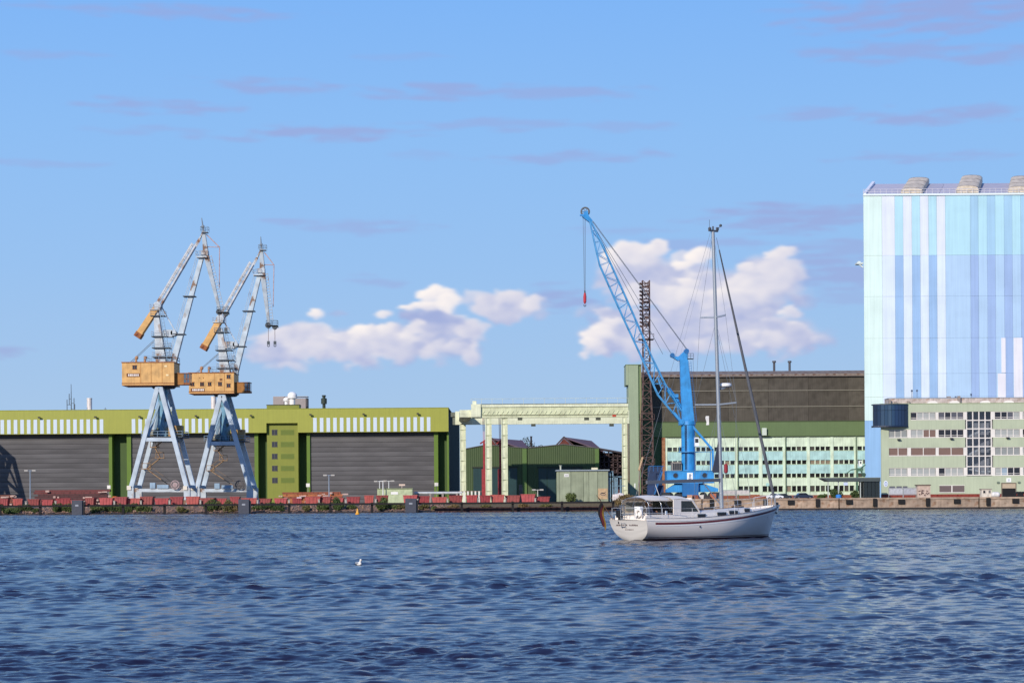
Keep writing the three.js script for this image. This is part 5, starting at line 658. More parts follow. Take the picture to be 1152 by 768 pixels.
  // glazed stairwell: real panes before a dark stair hall with white flights
  { const a = x(1088.2), b = x(1116), ed = [462.6, 472.8, 482.4, 492.8, 502.4, 513, 524.8, 534.4].map((q) => y(q)), cx = [0, 1, 2, 3, 4].map((i) => lerp(a, b, i / 4)), glass = new THREE.MeshPhysicalMaterial({ color: 0xdcdfe3, roughness: 0.04, transmission: 1, thickness: 0, ior: 1.5 }), fr = [], slab = [];
    for (let j = 0; j < 7; j++) for (let i = 0; i < 4; i++) piece(B, 'stair_pane', cx[i] + 0.07, cx[i + 1] - 0.07, ed[j + 1] + 0.07, ed[j] - 0.07, Z - 0.26, Z - 0.24, glass);
    for (const e of ed) fr.push(box(a - 0.1, b + 0.1, e - 0.1, e + 0.1, Z - 0.34, Z - 0.06)); for (const c of cx) fr.push(box(c - 0.1, c + 0.1, ed[7], ed[0], Z - 0.33, Z - 0.08)); part(B, 'stair_frame', fr, white);
    part(B, 'stair_hall', [box(x(1086.6), x(1118), g0 + 0.9, y(461), Z - 4.4, Z - 4.2), box(x(1086.5), x(1086.7), g0, y(461), Z - 4.3, Z - 0.5), box(x(1117.8), x(1118), g0, y(461), Z - 4.3, Z - 0.5)], paint('#c2bfc2', { map: null }));
    for (const [q0, q1] of [[491, 485], [511.4, 505], [527.6, 530.4]]) { const p = V(a + 0.6, y(q0), Z - 1.6), q = V(b - 2.2, y(q1), Z - 1.6); slab.push(beam(p, q, 0.35, 1.6)); slab.push(box(q.x, b, q.y - 0.18, q.y + 0.16, Z - 2.6, Z - 0.9)); } part(B, 'stair_flight', slab, paint('#f0ede8', { map: null })); }
  // ground floor openings
  part(B, 'ground_window', [box(x(1057), x(1070.4), y(553.4), y(546.2), Z, Z + 0.03), box(x(1071.6), x(1085), y(553.4), y(546.2), Z, Z + 0.03)], paint('#6e5f5c', { map: texPanel, scale: 2, rough: 0.3 })); part(B, 'ground_window_frame', [box(x(1056.4), x(1085.6), y(546.2), y(545.7), Z, Z + 0.1), box(x(1070.4), x(1071.6), y(553.4), y(546.2), Z, Z + 0.08), box(x(1056.4), x(1085.6), y(554), y(553.4), Z, Z + 0.12)], white);
  part(B, 'ground_window', [box(x(1000.6), x(1007), y(550), y(546.4), Z, Z + 0.03), box(x(1008.6), x(1014.6), y(550), y(546.4), Z, Z + 0.03), box(x(1015.8), x(1021), y(550), y(546.4), Z, Z + 0.03)], mid);
  part(B, 'gate_surround', [box(x(1126.6), x(1127.6), g0, y(543.6), Z, Z + 0.12), box(x(1142.6), x(1143.4), g0, y(543.6), Z, Z + 0.12), box(x(1126.6), x(1143.4), y(544.2), y(543.2), Z, Z + 0.14)], paint('#7c6f60', {})); part(B, 'gate_shutter', [box(x(1127.6), x(1142.6), y(549.6), y(544.2), Z + 0.002, Z + 0.05)], paint('#b7a58c', { map: texPanel, scale: 2 })); part(B, 'gate_painted_dark', [box(x(1127.6), x(1142.6), g0, y(549.6), Z + 0.002, Z + 0.02)], paint('#121113', { map: null, rough: 0.9 }));  // flat black sheet paints the shaded inside below the shutter
  part(B, 'gate_sign', [box(x(1132.4), x(1137.8), y(542.6), y(538), Z, Z + 0.08)], paint('#e6e6e4', { map: null })); part(B, 'sign_mark', [box(x(1134), x(1136.2), y(541.6), y(539), Z + 0.08, Z + 0.09)], paint('#b9bec2', { map: null })); for (const p of [1123, 1146.4]) part(B, 'wall_lamp', [box(x(p) - 0.22, x(p) + 0.22, y(543.8), y(541.8), Z, Z + 0.3)], paint('#6d7a6a', { map: null }));
  part(B, 'wall_emblem', [new THREE.CylinderGeometry(1, 1, 0.06, 28).rotateX(Math.PI / 2).scale(0.42, 0.62, 1).translate(x(996.6), y(543.6), Z + 0.05)], paint('#dfe3ea', { map: null })); part(B, 'emblem_mark', [new THREE.TorusGeometry(0.3, 0.06, 6, 24).scale(0.8, 1.3, 1).translate(x(996.6), y(543.6), Z + 0.08), box(x(996.6) - 0.06, x(996.6) + 0.06, y(543.6) - 0.3, y(543.6) + 0.3, Z + 0.08, Z + 0.1)], paint('#8d9fc2', { map: null }));
  for (const [p, q] of [[1011.4, 494], [1070.8, 493.4], [1134, 492.8]]) part(B, 'bracket_lamp', [box(x(p) - 0.3, x(p) + 0.3, y(q) - 0.12, y(q) + 0.14, Z, Z + 0.6)], dark);
  // roof: parapet set back, hoods, rail
  const rt = y(447.4); part(B, 'parapet', [box(x(998.4) + 0.6, x1, top - 0.2, rt, Z - 6, Z - 1.2)], paint('#c9bab1', { map: texConcrete, scale: 7 })); part(B, 'roof_edge', [box(x0 - 0.05, x1, top - 0.02, top + 0.1, Z - 1.4, Z + 0.06)], paint('#97a87e', {})); part(B, 'parapet_cap', [box(x(998) + 0.6, x1, rt, rt + 0.1, Z - 6.1, Z - 1.1)], paint('#8b96a4', { map: null }));
  for (const p of [1043.6, 1068.4, 1103, 1129.6]) part(B, 'roof_hood', [prism([[-0.9, 0], [-0.7, 0.32], [-0.3, 0.46], [0.6, 0.46], [1, 0.25], [1.1, 0]], -0.8, 0.2).translate(x(p + 6), top + 0.1, Z - 0.3)], paint('#e4ddd4', { map: null }));
  part(B, 'roof_unit', [box(x(1001), x(1003.4), top, top + 0.9, Z - 1, Z - 0.3), box(x(1007), x(1010), top + 0.05, top + 0.5, Z - 1, Z - 0.3), box(x(1022), x(1024.5), top + 0.05, top + 0.6, Z - 1, Z - 0.4), box(x(1069), x(1073), rt + 0.1, rt + 0.4, Z - 3, Z - 2), box(x(1079), x(1082), top + 0.1, rt + 0.4, Z - 1.1, Z - 0.5)], paint('#8d8078', { map: null }));
  for (const [p, q] of [[1029.8, 438.4], [1035.7, 438.2], [1079.5, 446], [1097, 443]]) part(B, 'roof_aerial', [rod(V(x(p), rt, Z - 3), V(x(p), y(q), Z - 3), 0.05), ball(V(x(p), y(q), Z - 3), 0.2, 1, 1.2, 1, 10)], paint('#566376', { map: null }));
  // blue glass bay at the corner
  { const a = x(983), b = x(1021.6), t = y(454.4, 1000), bo = y(480.4, 1000), cxx = (a + b) / 2, hw = (b - a) / 2, n = 10, zf = (f) => Z + 0.35 + Math.sin(f * Math.PI) * 1.1; const blues = ['#16243a', '#1c3048', '#33475c', '#2b4259', '#3c5165', '#26405c', '#1b3355', '#182f50', '#152848', '#11213c'].map((h) => paint(h, { map: null, rough: 0.12, metal: 0.15, clearcoat: 0.5 }));
    for (let i = 0; i < n; i++) { const f0 = i / n, f1 = (i + 1) / n, xa = lerp(a, b, f0), xb = lerp(a, b, f1), p = V(xa, 0, zf(f0)), q = V(xb, 0, zf(f1)), mk = (y0, y1) => { const g = prism([[0, y0], [p.distanceTo(q) - 0.05, y0], [p.distanceTo(q) - 0.05, y1], [0, y1]], -0.1, 0); return g.rotateY(-Math.atan2(q.z - p.z, q.x - p.x)).translate(p.x, 0, p.z); }; part(B, 'bay_pane', [mk(bo + 0.3, lerp(bo, t, 0.72) - 0.03)], blues[i]); part(B, 'bay_pane', [mk(lerp(bo, t, 0.72) + 0.03, t - 0.2)], blues[i]); }
    const rim = (y0, y1, o) => prism([...Array.from({ length: 13 }, (_, i) => [lerp(a, b, i / 12), -(zf(i / 12) + o)]), [b + o, -(Z - 2)], [a - o, -(Z - 2)]].map(([u, v]) => [u, v]), y0, y1).rotateX(-Math.PI / 2).scale(1, 1, 1); part(B, 'bay_rim', [rim(t - 0.2, t, 0.05), rim(bo, bo + 0.3, 0.05)], paint('#16263f', { map: null, rough: 0.4 })); part(B, 'bay_core', [rim(bo + 0.3, t - 0.2, -0.25)], paint('#0f1c30', { map: null, rough: 0.4 })); void cxx; void hw; }
}

// ================================================================ glass shelter, small crane and cars on the right quay
{
  const D = 413, S = thing('glass_shelter', 'dark flat roofed glass shelter with thin posts on the quay', 'shelter', V(X(960, 560, D), 1.98, -D)), x = (p) => X(p, 550, D), y = (p, px = 960) => Y(px, p, D), dk = paint('#3c4242', { map: null, rough: 0.4 }), glass = new THREE.MeshPhysicalMaterial({ color: 0x5b6664, roughness: 0.05, transmission: 0.85, thickness: 0, ior: 1.5 }), g0 = 1.9;
  part(S, 'roof', [prism([[x(926), y(537.8)], [x(991), y(537.6)], [x(991), y(541.6)], [x(933), y(541.4)]], -D - 6, -D, 0.03)], paint('#4b5352', { map: texGrime, scale: 4, rough: 0.4 })); part(S, 'roof_edge', [box(x(926), x(991.2), y(537.6), y(537), -D - 6.1, -D + 0.06)], paint('#7d8784', { map: null }));
  for (const p of [932.4, 944, 968.8, 972, 990]) part(S, 'post', [box(x(p) - 0.1, x(p) + 0.1, g0, y(541.5), -D - 0.6, -D - 0.4)], paint(p < 970 ? '#a4aaa4' : '#2b302e', { map: null }));
  for (let i = 0; i < 4; i++) piece(S, 'glass_pane', x(973 + i * 4.2), x(976.8 + i * 4.2), g0, y(541.6), -D - 0.5, -D - 0.47, glass); part(S, 'end_wall', [box(x(986.6), x(990.6), g0, y(541.6), -D - 5.6, -D - 0.6), box(x(972), x(990), g0, y(541.6), -D - 5.7, -D - 5.5)], paint('#2a2f2d', { map: null, rough: 0.3 }));
  part(S, 'hanging_sign', [box(x(949.8), x(954.4), y(545.8), y(542), -D - 0.4, -D - 0.34)], paint('#b9c5dc', { map: null }));
}
{ // green loading crane behind the shelter
  const D = 440, b = V(X(964, 556, D), 1.98, -D), T = thing('loading_crane', 'small green loading crane with folded arm behind the glass shelter', 'crane', b), g = paint('#4f7560', { map: texRust, scale: 3 }), P = (p, q) => at(p, q, D); part(T, 'column', [beam(V(b.x, 1.9, -D), P(965, 528), 0.5, 0.5, 0.3, 0.3)], g); part(T, 'boom', [beam(P(952, 533), P(958, 528.4), 0.18, 0.3), beam(P(958, 528.4), P(967, 527), 0.24, 0.3)], g); part(T, 'fly_arm', [beam(P(966, 529), P(974, 522.6), 0.24, 0.3), beam(P(972, 536), P(968.6, 528), 0.26, 0.3)], g); part(T, 'winch_box', [box(P(965.4, 530).x, P(971, 530).x, P(968, 530).y, P(968, 526.4).y, -D - 0.8, -D + 0.5)], g); part(T, 'hook_sheave', [rod(P(972, 534).add(V(0, 0, -0.4)), P(972, 534).add(V(0, 0, 0.4)), 0.42, 0.42, 16)], paint('#2f4a3e', { map: null })); part(T, 'cab', [box(P(966.4, 521).x, P(969.6, 521).x, P(968, 524.6).y, P(968, 518).y, -D - 0.6, -D + 0.6)], paint('#dfe4df', { map: null })); part(T, 'cab_window', [box(P(967.4, 521).x, P(968.8, 521).x, P(968, 521.6).y, P(968, 519).y, -D + 0.6, -D + 0.63)], paint('#2a2f33', { map: null, rough: 0.1 }));
}
function car(label, px, D, len, bodyCol, turn, group) {
  const b = V(X(px, 558, D), groundY(X(px, 558, D)) + 0.03, -D), T = thing('parked_car', label, 'car', b, group); T.rotation.y = turn; const k = len / 4.2, m = paint(bodyCol, { map: null, rough: 0.3, clearcoat: 0.8 }), gl = paint('#15181c', { map: null, rough: 0.06 }), ty = paint('#151515', { map: null, rough: 0.9 });
  const prof = [[-2.1, 0.35], [-2.08, 0.75], [-1.95, 0.95], [-1.5, 1.0], [-1.05, 1.4], [0.35, 1.45], [1.0, 1.02], [1.9, 0.88], [2.08, 0.68], [2.1, 0.35], [1.75, 0.3], [-1.75, 0.3]].map(([a, c]) => [a * k, c * k]);
  const B = part(T, 'body', [prism(prof, -0.84 * k, 0.84 * k, 0.1)], m, true); part(B, 'side_window', [prism([[-1.35, 1.0], [-1.0, 1.34], [-0.25, 1.38], [-0.25, 1.0]].map(([a, c]) => [a * k, c * k]), 0.84 * k, 0.86 * k), prism([[-0.17, 1.0], [-0.17, 1.38], [0.3, 1.38], [0.82, 1.02]].map(([a, c]) => [a * k, c * k]), 0.84 * k, 0.86 * k)], gl, true); part(B, 'windscreen', [beam(V(0.42 * k, 1.42 * k, 0), V(0.98 * k, 1.05 * k, 0), 0.03, 1.4 * k)], gl, true);
  for (const sx of [-1.3, 1.32]) for (const sz of [-0.78, 0.78]) { const W = part(T, 'wheel', [rod(V(sx * k, 0.32 * k, (sz - 0.1) * k), V(sx * k, 0.32 * k, (sz + 0.1) * k), 0.32 * k, 0.32 * k, 18)], ty, true); part(W, 'rim', [rod(V(sx * k, 0.32 * k, (sz + 0.1 * Math.sign(sz)) * k), V(sx * k, 0.32 * k, (sz + 0.115 * Math.sign(sz)) * k), 0.2 * k, 0.2 * k, 14)], paint('#8d9094', { map: null, rough: 0.3, metal: 0.6 }), true); }
  for (const s of [-0.55, 0.55]) { part(B, 'headlight', [box(2.0 * k, 2.115 * k, 0.62 * k, 0.76 * k, (s - 0.18) * k, (s + 0.18) * k)], paint('#d8dde0', { map: null, rough: 0.1 }), true); part(B, 'tail_light', [box(-2.12 * k, -2.02 * k, 0.7 * k, 0.86 * k, (s - 0.16) * k, (s + 0.16) * k)], paint('#7a1418', { map: null, rough: 0.2 }), true); }
  return T;
}
car('dark navy parked car on the quay left of the glass shelter', 904, 412, 3.6, '#1a2136', 0.15);
car('white parked car behind the bow of the sailing boat', 872, 416, 3.4, '#dadada', -0.1);
car('dark grey parked car just right of the white one', 881.5, 421, 3.3, '#2a2c31', 0.2);
{ // planted bushes by the shelter, built below with the others; waste bin, fences, boxes
  const D = 411, b = V(X(943.8, 559, D), 1.98, -D), T = thing('litter_bin', 'bright blue round bin in front of the glass shelter', 'bin', b); part(T, 'barrel', [rod(b, b.clone().add(V(0, 0.62, 0)), 0.5, 0.56, 16)], paint('#2a78c4', { map: null })); part(T, 'lid', [ball(b.clone().add(V(0, 0.62, 0)), 0.56, 1, 0.5, 1, 16)], paint('#2a78c4', { map: null }));
  const fence = (label, p0, p1, q0, q1, d, col) => { const xa = X(p0, 555, d), xb = X(p1, 555, d), yt = Y(p0, q0, d), yb = Math.max(Y(p0, q1, d), groundY(xa) + 0.1), F = thing('site_fence', label, 'fence', V((xa + xb) / 2, yb - 0.1, -d)), n = Math.max(1, Math.round((xb - xa) / 2.4)); for (let i = 0; i < n; i++) { const a = lerp(xa, xb, i / n), c = lerp(xa, xb, (i + 1) / n); part(F, 'sheet', [box(a + 0.1, c - 0.1, yb + 0.5, yt - 0.1, -d - 0.02, -d)], paint(col[i % col.length], { map: texGrime, scale: 2 })); part(F, 'frame', [rod(V(a + 0.05, yb - 0.2, -d), V(a + 0.05, yt, -d), 0.05), rod(V(c - 0.05, yb - 0.2, -d), V(c - 0.05, yt, -d), 0.05), rod(V(a, yt, -d), V(c, yt, -d), 0.05), rod(V(a, yb + 0.4, -d), V(c, yb + 0.4, -d), 0.05)], paint('#8f9294', { map: null })); } };
  fence('grey sheeted site fence before the office block ground floor', 1000, 1033, 548.6, 559, 415, ['#b7b9bd', '#a9abb2', '#c3c0c0']);
  fence('grey sheeted site fence behind the sailing boat foredeck', 813.5, 843.5, 551.2, 559, 414, ['#b9b3ae', '#c4beb8', '#aaa6a4']);
  // graffiti shed
  { const d = 414, x = (p) => X(p, 552, d), y = (p) => Y(1040, p, d), G = thing('kiosk', 'small tan kiosk with dark scrawls before the office block', 'kiosk', V(x(1040), 1.98, -d)); part(G, 'wall', [box(x(1032.6), x(1047.2), 1.9, y(546), -d - 2, -d)], paint('#c4ad9c', { map: texGrime, scale: 3 })); part(G, 'roof', [box(x(1031.8), x(1047.8), y(546), y(544.9), -d - 2.2, -d + 0.15)], paint('#6d5d50', {})); const m = [], f = (u, v) => V(lerp(x(1033), x(1047), u), lerp(1.95, y(546), v), -d + 0.02); for (const [a, b, c, e, w] of [[0.05, 0.55, 0.22, 0.6, 0.2], [0.08, 0.35, 0.2, 0.3, 0.22], [0.3, 0.3, 0.34, 0.66, 0.2], [0.34, 0.62, 0.5, 0.6, 0.2], [0.32, 0.45, 0.48, 0.4, 0.22], [0.5, 0.3, 0.62, 0.24, 0.2], [0.66, 0.6, 0.84, 0.56, 0.14], [0.72, 0.3, 0.9, 0.45, 0.18], [0.62, 0.36, 0.76, 0.5, 0.14]]) m.push(beam(f(a, b), f(c, e), w, 0.03)); part(G, 'scrawl', m, paint('#5a4340', { map: null })); }
  { const d = 413, x = (p) => X(p, 554, d), y = (p) => Y(1110, p, d), G = thing('white_hut', 'small white hut with two windows near the dark gate', 'hut', V(x(1110), 1.98, -d)); part(G, 'wall', [box(x(1104.8), x(1116), 1.9, y(550.6), -d - 1.6, -d)], paint('#d8cdbd', { map: texGrime, scale: 3 })); part(G, 'roof', [box(x(1104.2), x(1116.6), y(550.6), y(549.6), -d - 1.8, -d + 0.12)], paint('#9c8f83', {})); part(G, 'window', [box(x(1106.6), x(1109), y(554.6), y(551.8), -d, -d + 0.04)], paint('#221f22', { map: null, rough: 0.1 })); part(G, 'window', [box(x(1112.6), x(1115), y(554.6), y(551.6), -d, -d + 0.04)], paint('#6d6a68', { map: null, rough: 0.1 })); }
  { const d = 413, bb = V(X(1120.5, 558, d), 2.0, -d); const Q = thing('white_tank', 'white rounded tank beside the small white hut', 'tank', bb); part(Q, 'shell', [new THREE.CapsuleGeometry(0.55, 0.7, 6, 16).rotateZ(Math.PI / 2).translate(bb.x, bb.y + 0.62, bb.z)], paint('#e4e0da', { map: texGrime, scale: 2, rough: 0.4 })); part(Q, 'cradle', [box(bb.x - 0.6, bb.x - 0.4, bb.y, bb.y + 0.3, bb.z - 0.4, bb.z + 0.4), box(bb.x + 0.4, bb.x + 0.6, bb.y, bb.y + 0.3, bb.z - 0.4, bb.z + 0.4)], paint('#7d7a76', { map: null })); }
  ['first', 'second', 'third'].forEach((w, i) => { const d = 412, c = V(X(1145.2 + i * 3.2, 557, d), 2.0, -d); tag(single('tyre', '', '', c, [new THREE.TorusGeometry(0.42, 0.2, 10, 22).translate(c.x, c.y + 0.6, c.z)], paint('#17171a', { map: null, rough: 0.9 })), `${w} black tyre from the dark gate, standing on the quay`, 'tyre', 'tyres by the gate'); });
  // freight and crates between the boat and the blue crane
  const r = rng(14), kinds = [['#c99a7a', 'tan'], ['#8e4a34', 'rust red'], ['#d7d0c8', 'white'], ['#3b3336', 'black'], ['#b66a4a', 'terracotta'], ['#7d8894', 'grey']], places = ['nearest the blue crane left outrigger', 'below the blue crane chassis', 'below the blue crane right outrigger', 'just left of the mast', 'behind the mast foot', 'right of the mast foot'];
  for (let i = 0; i < 6; i++) { const d = 410 + (i % 3), px = 776 + i * 6.6, w = 0.75 + r() * 0.4, h = 0.7 + r() * 0.5, c = V(X(px, 557, d), 1.98, -d), [col, nm] = kinds[i]; const K = thing('crate', `${nm} crate on the quay ${places[i]}`, 'crate', c); part(K, 'body', [box(c.x - w / 2, c.x + w / 2, c.y + 0.1, c.y + h, c.z - 0.4, c.z + 0.4)], paint(col, { map: texGrime, scale: 2 })); part(K, 'pallet', [box(c.x - w / 2 - 0.05, c.x + w / 2 + 0.05, c.y, c.y + 0.1, c.z - 0.45, c.z + 0.45)], paint('#8a6f50', { map: null })); part(K, 'lid', [box(c.x - w / 2 - 0.04, c.x + w / 2 + 0.04, c.y + h, c.y + h + 0.08, c.z - 0.44, c.z + 0.44)], paint(col, { map: texGrime, scale: 1.4 })); }
  { const d = 412, c = V(X(849, 556, d), 1.98, -d), K = thing('brick_pallet', 'low red brown stack of bricks on the quay behind the foredeck', 'bricks', c); for (let j = 0; j < 4; j++) for (let i = 0; i < 6; i++) piece(K, 'brick', c.x - 0.95 + i * 0.32 + (j % 2) * 0.05, c.x - 0.66 + i * 0.32 + (j % 2) * 0.05, c.y + j * 0.25, c.y + 0.23 + j * 0.25, c.z - 0.4, c.z + 0.4, paint((i + j) % 2 ? '#9c5f45' : '#8c503a', { map: null, rough: 0.9 })); }
}

// ================================================================ left shore: waling, skips, bushes, small things
{
  const D = 397.5, T = thing('timber_waling', 'long dark timber waling on short posts along the left bank', 'railing', V(X(300, 578, D), 0, -D)), wood = paint('#1e1b1d', { map: texRust, scale: 4, rough: 0.9 }), y = (px, q) => Y(px, q, D), h0 = y(300, 568.4), h1 = y(300, 566.4);
  const xs = [-47, -1, 44.5, 91, 137.8, 184.5, 231, 278, 325, 371.4, 418.3, 467, 519.4, 576.8, 632.4, 690]; for (const p of xs) part(T, 'post', [box(X(p, 570, D) - 0.22, X(p, 570, D) + 0.22, -0.8, h1 + 0.08, -D - 0.5, -D - 0.06)], wood);
  for (let i = 0; i + 1 < xs.length; i++) part(T, 'waling_beam', [box(X(xs[i], 570, D) + 0.02, X(xs[i + 1], 570, D) - 0.02, h0, h1, -D - 0.06, -D + 0.24)], wood);
  part(T, 'foot_beam', [box(X(-90, 570, D), X(492, 570, D), -0.3, 0.18, -D - 0.5, -D - 0.15)], paint('#3a302b', { map: texRust, scale: 5 }));
  const fp = [[80.9, 93], [268.2, 280.6], [456, 468.6]], lab = ['left of the two cranes', 'before the right portal crane', 'rightmost on the bank below the third door'];
  fp.forEach(([a, b], i) => { const d = 396.6, F = thing('fender_block', `dark slate box fender on the timber waling, ${lab[i]}`, 'fender', V(X((a + b) / 2, 578, d), 0, -d)), sl = paint('#3a3f4d', { map: texGrime, scale: 3, rough: 0.6 }), xa = X(a, 570, d), xb = X(b, 570, d), yt = Y(a, 562.6 - i * 1.0, d); part(F, 'body', [prism([[xa, -0.5], [xb, -0.5], [xb, yt], [xa, yt]], -d - 0.5, -d + 0.7, 0.08)], sl); part(F, 'side_rib', [box(xb - 0.02, xb + 0.28, -0.4, yt - 0.3, -d - 0.3, -d + 0.4)], paint('#1b1a1e', { map: null })); part(F, 'number_plate', [box(lerp(xa, xb, 0.34), lerp(xa, xb, 0.64), yt * 0.58, yt * 0.66 + 0.1, -d + 0.7, -d + 0.73)], paint('#8f939b', { map: null })); });
}
{ // row of red steel skips
  const reds = ['#b04848', '#9d3c3e', '#b5544c', '#933e3a'].map((h, i) => paint(h, { map: i % 2 ? texRust : texGrime, scale: 5, rough: 0.6 })), r = rng(21), mk = (parent, k) => {
    const w = 2.5, h = 1.6, s = [[-w / 2 + 0.2, 0.12], [w / 2 - 0.2, 0.12], [w / 2, h], [-w / 2, h]], m = reds[k];
    part(parent, 'tub', [prism(s, -0.8, 0.8, 0.05)], m, true); part(parent, 'rim', [box(-w / 2 - 0.06, w / 2 + 0.06, h - 0.02, h + 0.1, -0.86, 0.86)], m, true); part(parent, 'side_rib', [-0.55, 0, 0.55].map((x) => box(x - 0.05, x + 0.05, 0.15, h, 0.8, 0.88)), m, true); part(parent, 'runner', [box(-0.7, -0.5, 0, 0.12, -0.7, 0.7), box(0.5, 0.7, 0, 0.12, -0.7, 0.7)], paint('#3b2a2a', { map: null }), true);
  };
  const protos = [], list = []; for (let p = -12; p < 624; p += 14 + r() * 4.5) { if (r() < 0.08) continue; list.push(p); }
  list.forEach((p, i) => { const d = 407.5 + (i % 3) * 0.9, b = V(X(p, 568, d), 1.45, -d), k = i % 4, lb = 'red steel skip in the long row along the left shore', gp = 'red skips along the left shore'; let o; if (!protos[k]) { o = thing('steel_skip', lb, 'skip', b, gp); mk(o, k); protos[k] = o; } else { o = protos[k].clone(); o.name = numbered('steel_skip'); o.position.copy(b); scene.add(o); } o.scale.set(0.7 + r() * 0.5, 0.75 + r() * 0.4, 1); o.rotation.y = (r() - 0.5) * 0.3; });
  const gp = 'grey concrete posts between the skips', mat = paint('#b9b2a8', { map: texConcrete, scale: 2 });
  for (let i = 0; i + 1 < list.length; i += 2) { const px = (list[i] + list[i + 1]) / 2, d = 406.4, b = V(X(px, 568, d), 1.4, -d); single('marker_post', 'short pale marker post between the red skips on the left shore', 'post', b, [box(b.x - 0.16, b.x + 0.16, 1.35, 2.5, -d - 0.16, -d + 0.16), box(b.x - 0.22, b.x + 0.22, 2.5, 2.6, -d - 0.22, -d + 0.22)], mat, gp); }
}
{ // behind the skips: steel stacks, planks, pipes, hut, boxes, lamps
  const stack = (label, p0, p1, q0, d, cols, nm, cat, seed) => { const xa = X(p0, 556, d), xb = X(p1, 556, d), yt = Y((p0 + p1) / 2, q0, d), S = thing(nm, label, cat, V((xa + xb) / 2, 1.45, -d)), r = rng(seed), n = Math.max(3, Math.round((yt - 1.5) / 0.42)); for (let j = 0; j < n; j++) part(S, 'layer', [box(xa + r() * 1.2, xb - r() * 1.2, lerp(1.45, yt, j / n) + 0.03, lerp(1.45, yt, (j + 1) / n), -d - 1.2, -d + r() * 0.12)], paint(cols[Math.floor(r() * cols.length)], { map: texRust, scale: 4 })); const ends = []; for (let i = 0; i < 16; i++) { const px = lerp(xa, xb, r()), yy = lerp(1.7, yt - 0.4, r()); ends.push(box(px, px + 0.3 + r() * 1.1, yy, yy + 0.18 + r() * 0.2, -d + 0.5, -d + 0.62)); } part(S, 'end_plate', ends, paint('#c6a89c', { map: texRust, scale: 2 })); };
  stack('long maroon stack of steel sections before the leftmost hall door', 35.5, 123.5, 551, 425, ['#5e2426', '#6b2c2a', '#4e2020'], 'steel_stack', 'stack', 4);
  stack('rusty low stack at the left edge of the shore', -20, 17, 556.6, 422, ['#8a4a32', '#6d3a2c'], 'steel_stack', 'stack', 6);
  stack('orange plank stack before the stair tower and third door', 313.5, 386, 553.4, 420, ['#b4673a', '#c27a45', '#8f4a2c'], 'plank_stack', 'planks', 8);
  { const d = 424, P = thing('pale_pipe', 'long pale pipe lying below the right end of the green hall', 'pipe', V(X(492, 556, d), 1.5, -d)); part(P, 'tube', [rod(V(X(466, 554, d), Y(490, 554.4, d), -d), V(X(520, 554, d), Y(490, 554.4, d), -d), 0.26, 0.26, 14)], paint('#bfc2c1', { map: texGrime, scale: 3 })); for (const p of [470, 484, 498, 514]) part(P, 'saddle', [box(X(p, 555, d) - 0.2, X(p, 555, d) + 0.2, 1.4, Y(490, 554.9, d), -d - 0.4, -d + 0.4)], paint('#8b8178', { map: null })); }
  { const d = 424, P = thing('bollard_row', 'row of pale short props at the foot of the portal frame', 'props', V(X(530, 556, d), 1.5, -d)); for (let i = 0; i < 6; i++) part(P, 'prop', [box(X(518 + i * 4.2, 555, d) - 0.16, X(518 + i * 4.2, 555, d) + 0.16, 1.4, Y(528, 552.4, d), -d - 0.2, -d + 0.2)], paint('#d7d3c6', { map: null })); part(P, 'bar', [box(X(516, 555, d), X(542, 555, d), Y(528, 553.2, d), Y(528, 552.3, d), -d - 0.1, -d + 0.1)], paint('#7d5a50', { map: texRust, scale: 2 })); }
  { const d = 421, x = (p) => X(p, 552, d), y = (p) => Y(444, p, d), H = thing('pump_hut', 'low pale green hut with white sign before the third hall door', 'hut', V(x(444), 1.5, -d)); part(H, 'wall', [box(x(424.4), x(463.8), 1.4, y(550), -d - 3, -d)], paint('#b9c39a', { map: texGrime, scale: 4 })); part(H, 'roof', [box(x(424), x(464.3), y(550), y(549.2), -d - 3.2, -d + 0.15)], paint('#8e9a6f', {})); part(H, 'sign', [box(x(439.6), x(447.6), y(556), y(553.2), -d, -d + 0.05)], paint('#e2dfda', { map: null })); part(H, 'side_panel', [box(x(425.5), x(430.5), 1.6, y(551), -d, -d + 0.05)], paint('#a5b088', {})); }
  const lamp = (label, px, q, d, h2 = 0, col = '#8796a4') => { const b = V(X(px, 558, d), 1.45, -d), t = V(b.x, Y(px, q, d), -d), L = thing('lamp_post', label, 'lamp', b), m = paint(col, { map: null, rough: 0.5 }); part(L, 'pole', [rod(b, t, 0.13, 0.08)], m); part(L, 'arm', [rod(t.clone().add(V(-0.7, 0, 0)), t.clone().add(V(0.7, 0, 0)), 0.06)], m); for (const s of h2 ? [h2] : [-0.75, 0.75]) part(L, 'lamp_head', [box(t.x + s - 0.35, t.x + s + 0.35, t.y - 0.1, t.y + 0.16, -d - 0.2, -d + 0.2)], paint('#a8a49d', { map: null })); };
  lamp('thin lamp post before the leftmost hall door', 33.5, 529.4, 411); lamp('thin double lamp post before the third hall door', 370, 534.6, 411); lamp('short white lamp post above the left end of the pump hut', 427, 541.4, 423, 0, '#c9c9c4'); lamp('short white lamp post with large head above the pump hut', 430.8, 541, 420, 0.4, '#d9d9d4'); lamp('short white lamp post above the middle of the pump hut', 437.4, 541, 423, 0, '#c9c9c4'); lamp('thin short lamp post among the skips beside the shed door', 605, 551, 411, 0, '#b9b6ac');
  { const d = 421, b = V(X(452, 548, d), Y(452, 549.2, d), -d), L = thing('floodlight', 'flat floodlight raised above the pump hut roof', 'lamp', b), m = paint('#c9b2a0', { map: null }); part(L, 'bracket', [rod(b, b.clone().add(V(0, 0.6, -0.6)), 0.06)], m); part(L, 'lamp_head', [box(b.x - 0.6, b.x + 0.6, b.y + 0.5, b.y + 0.85, -d - 0.9, -d - 0.4)], m); }
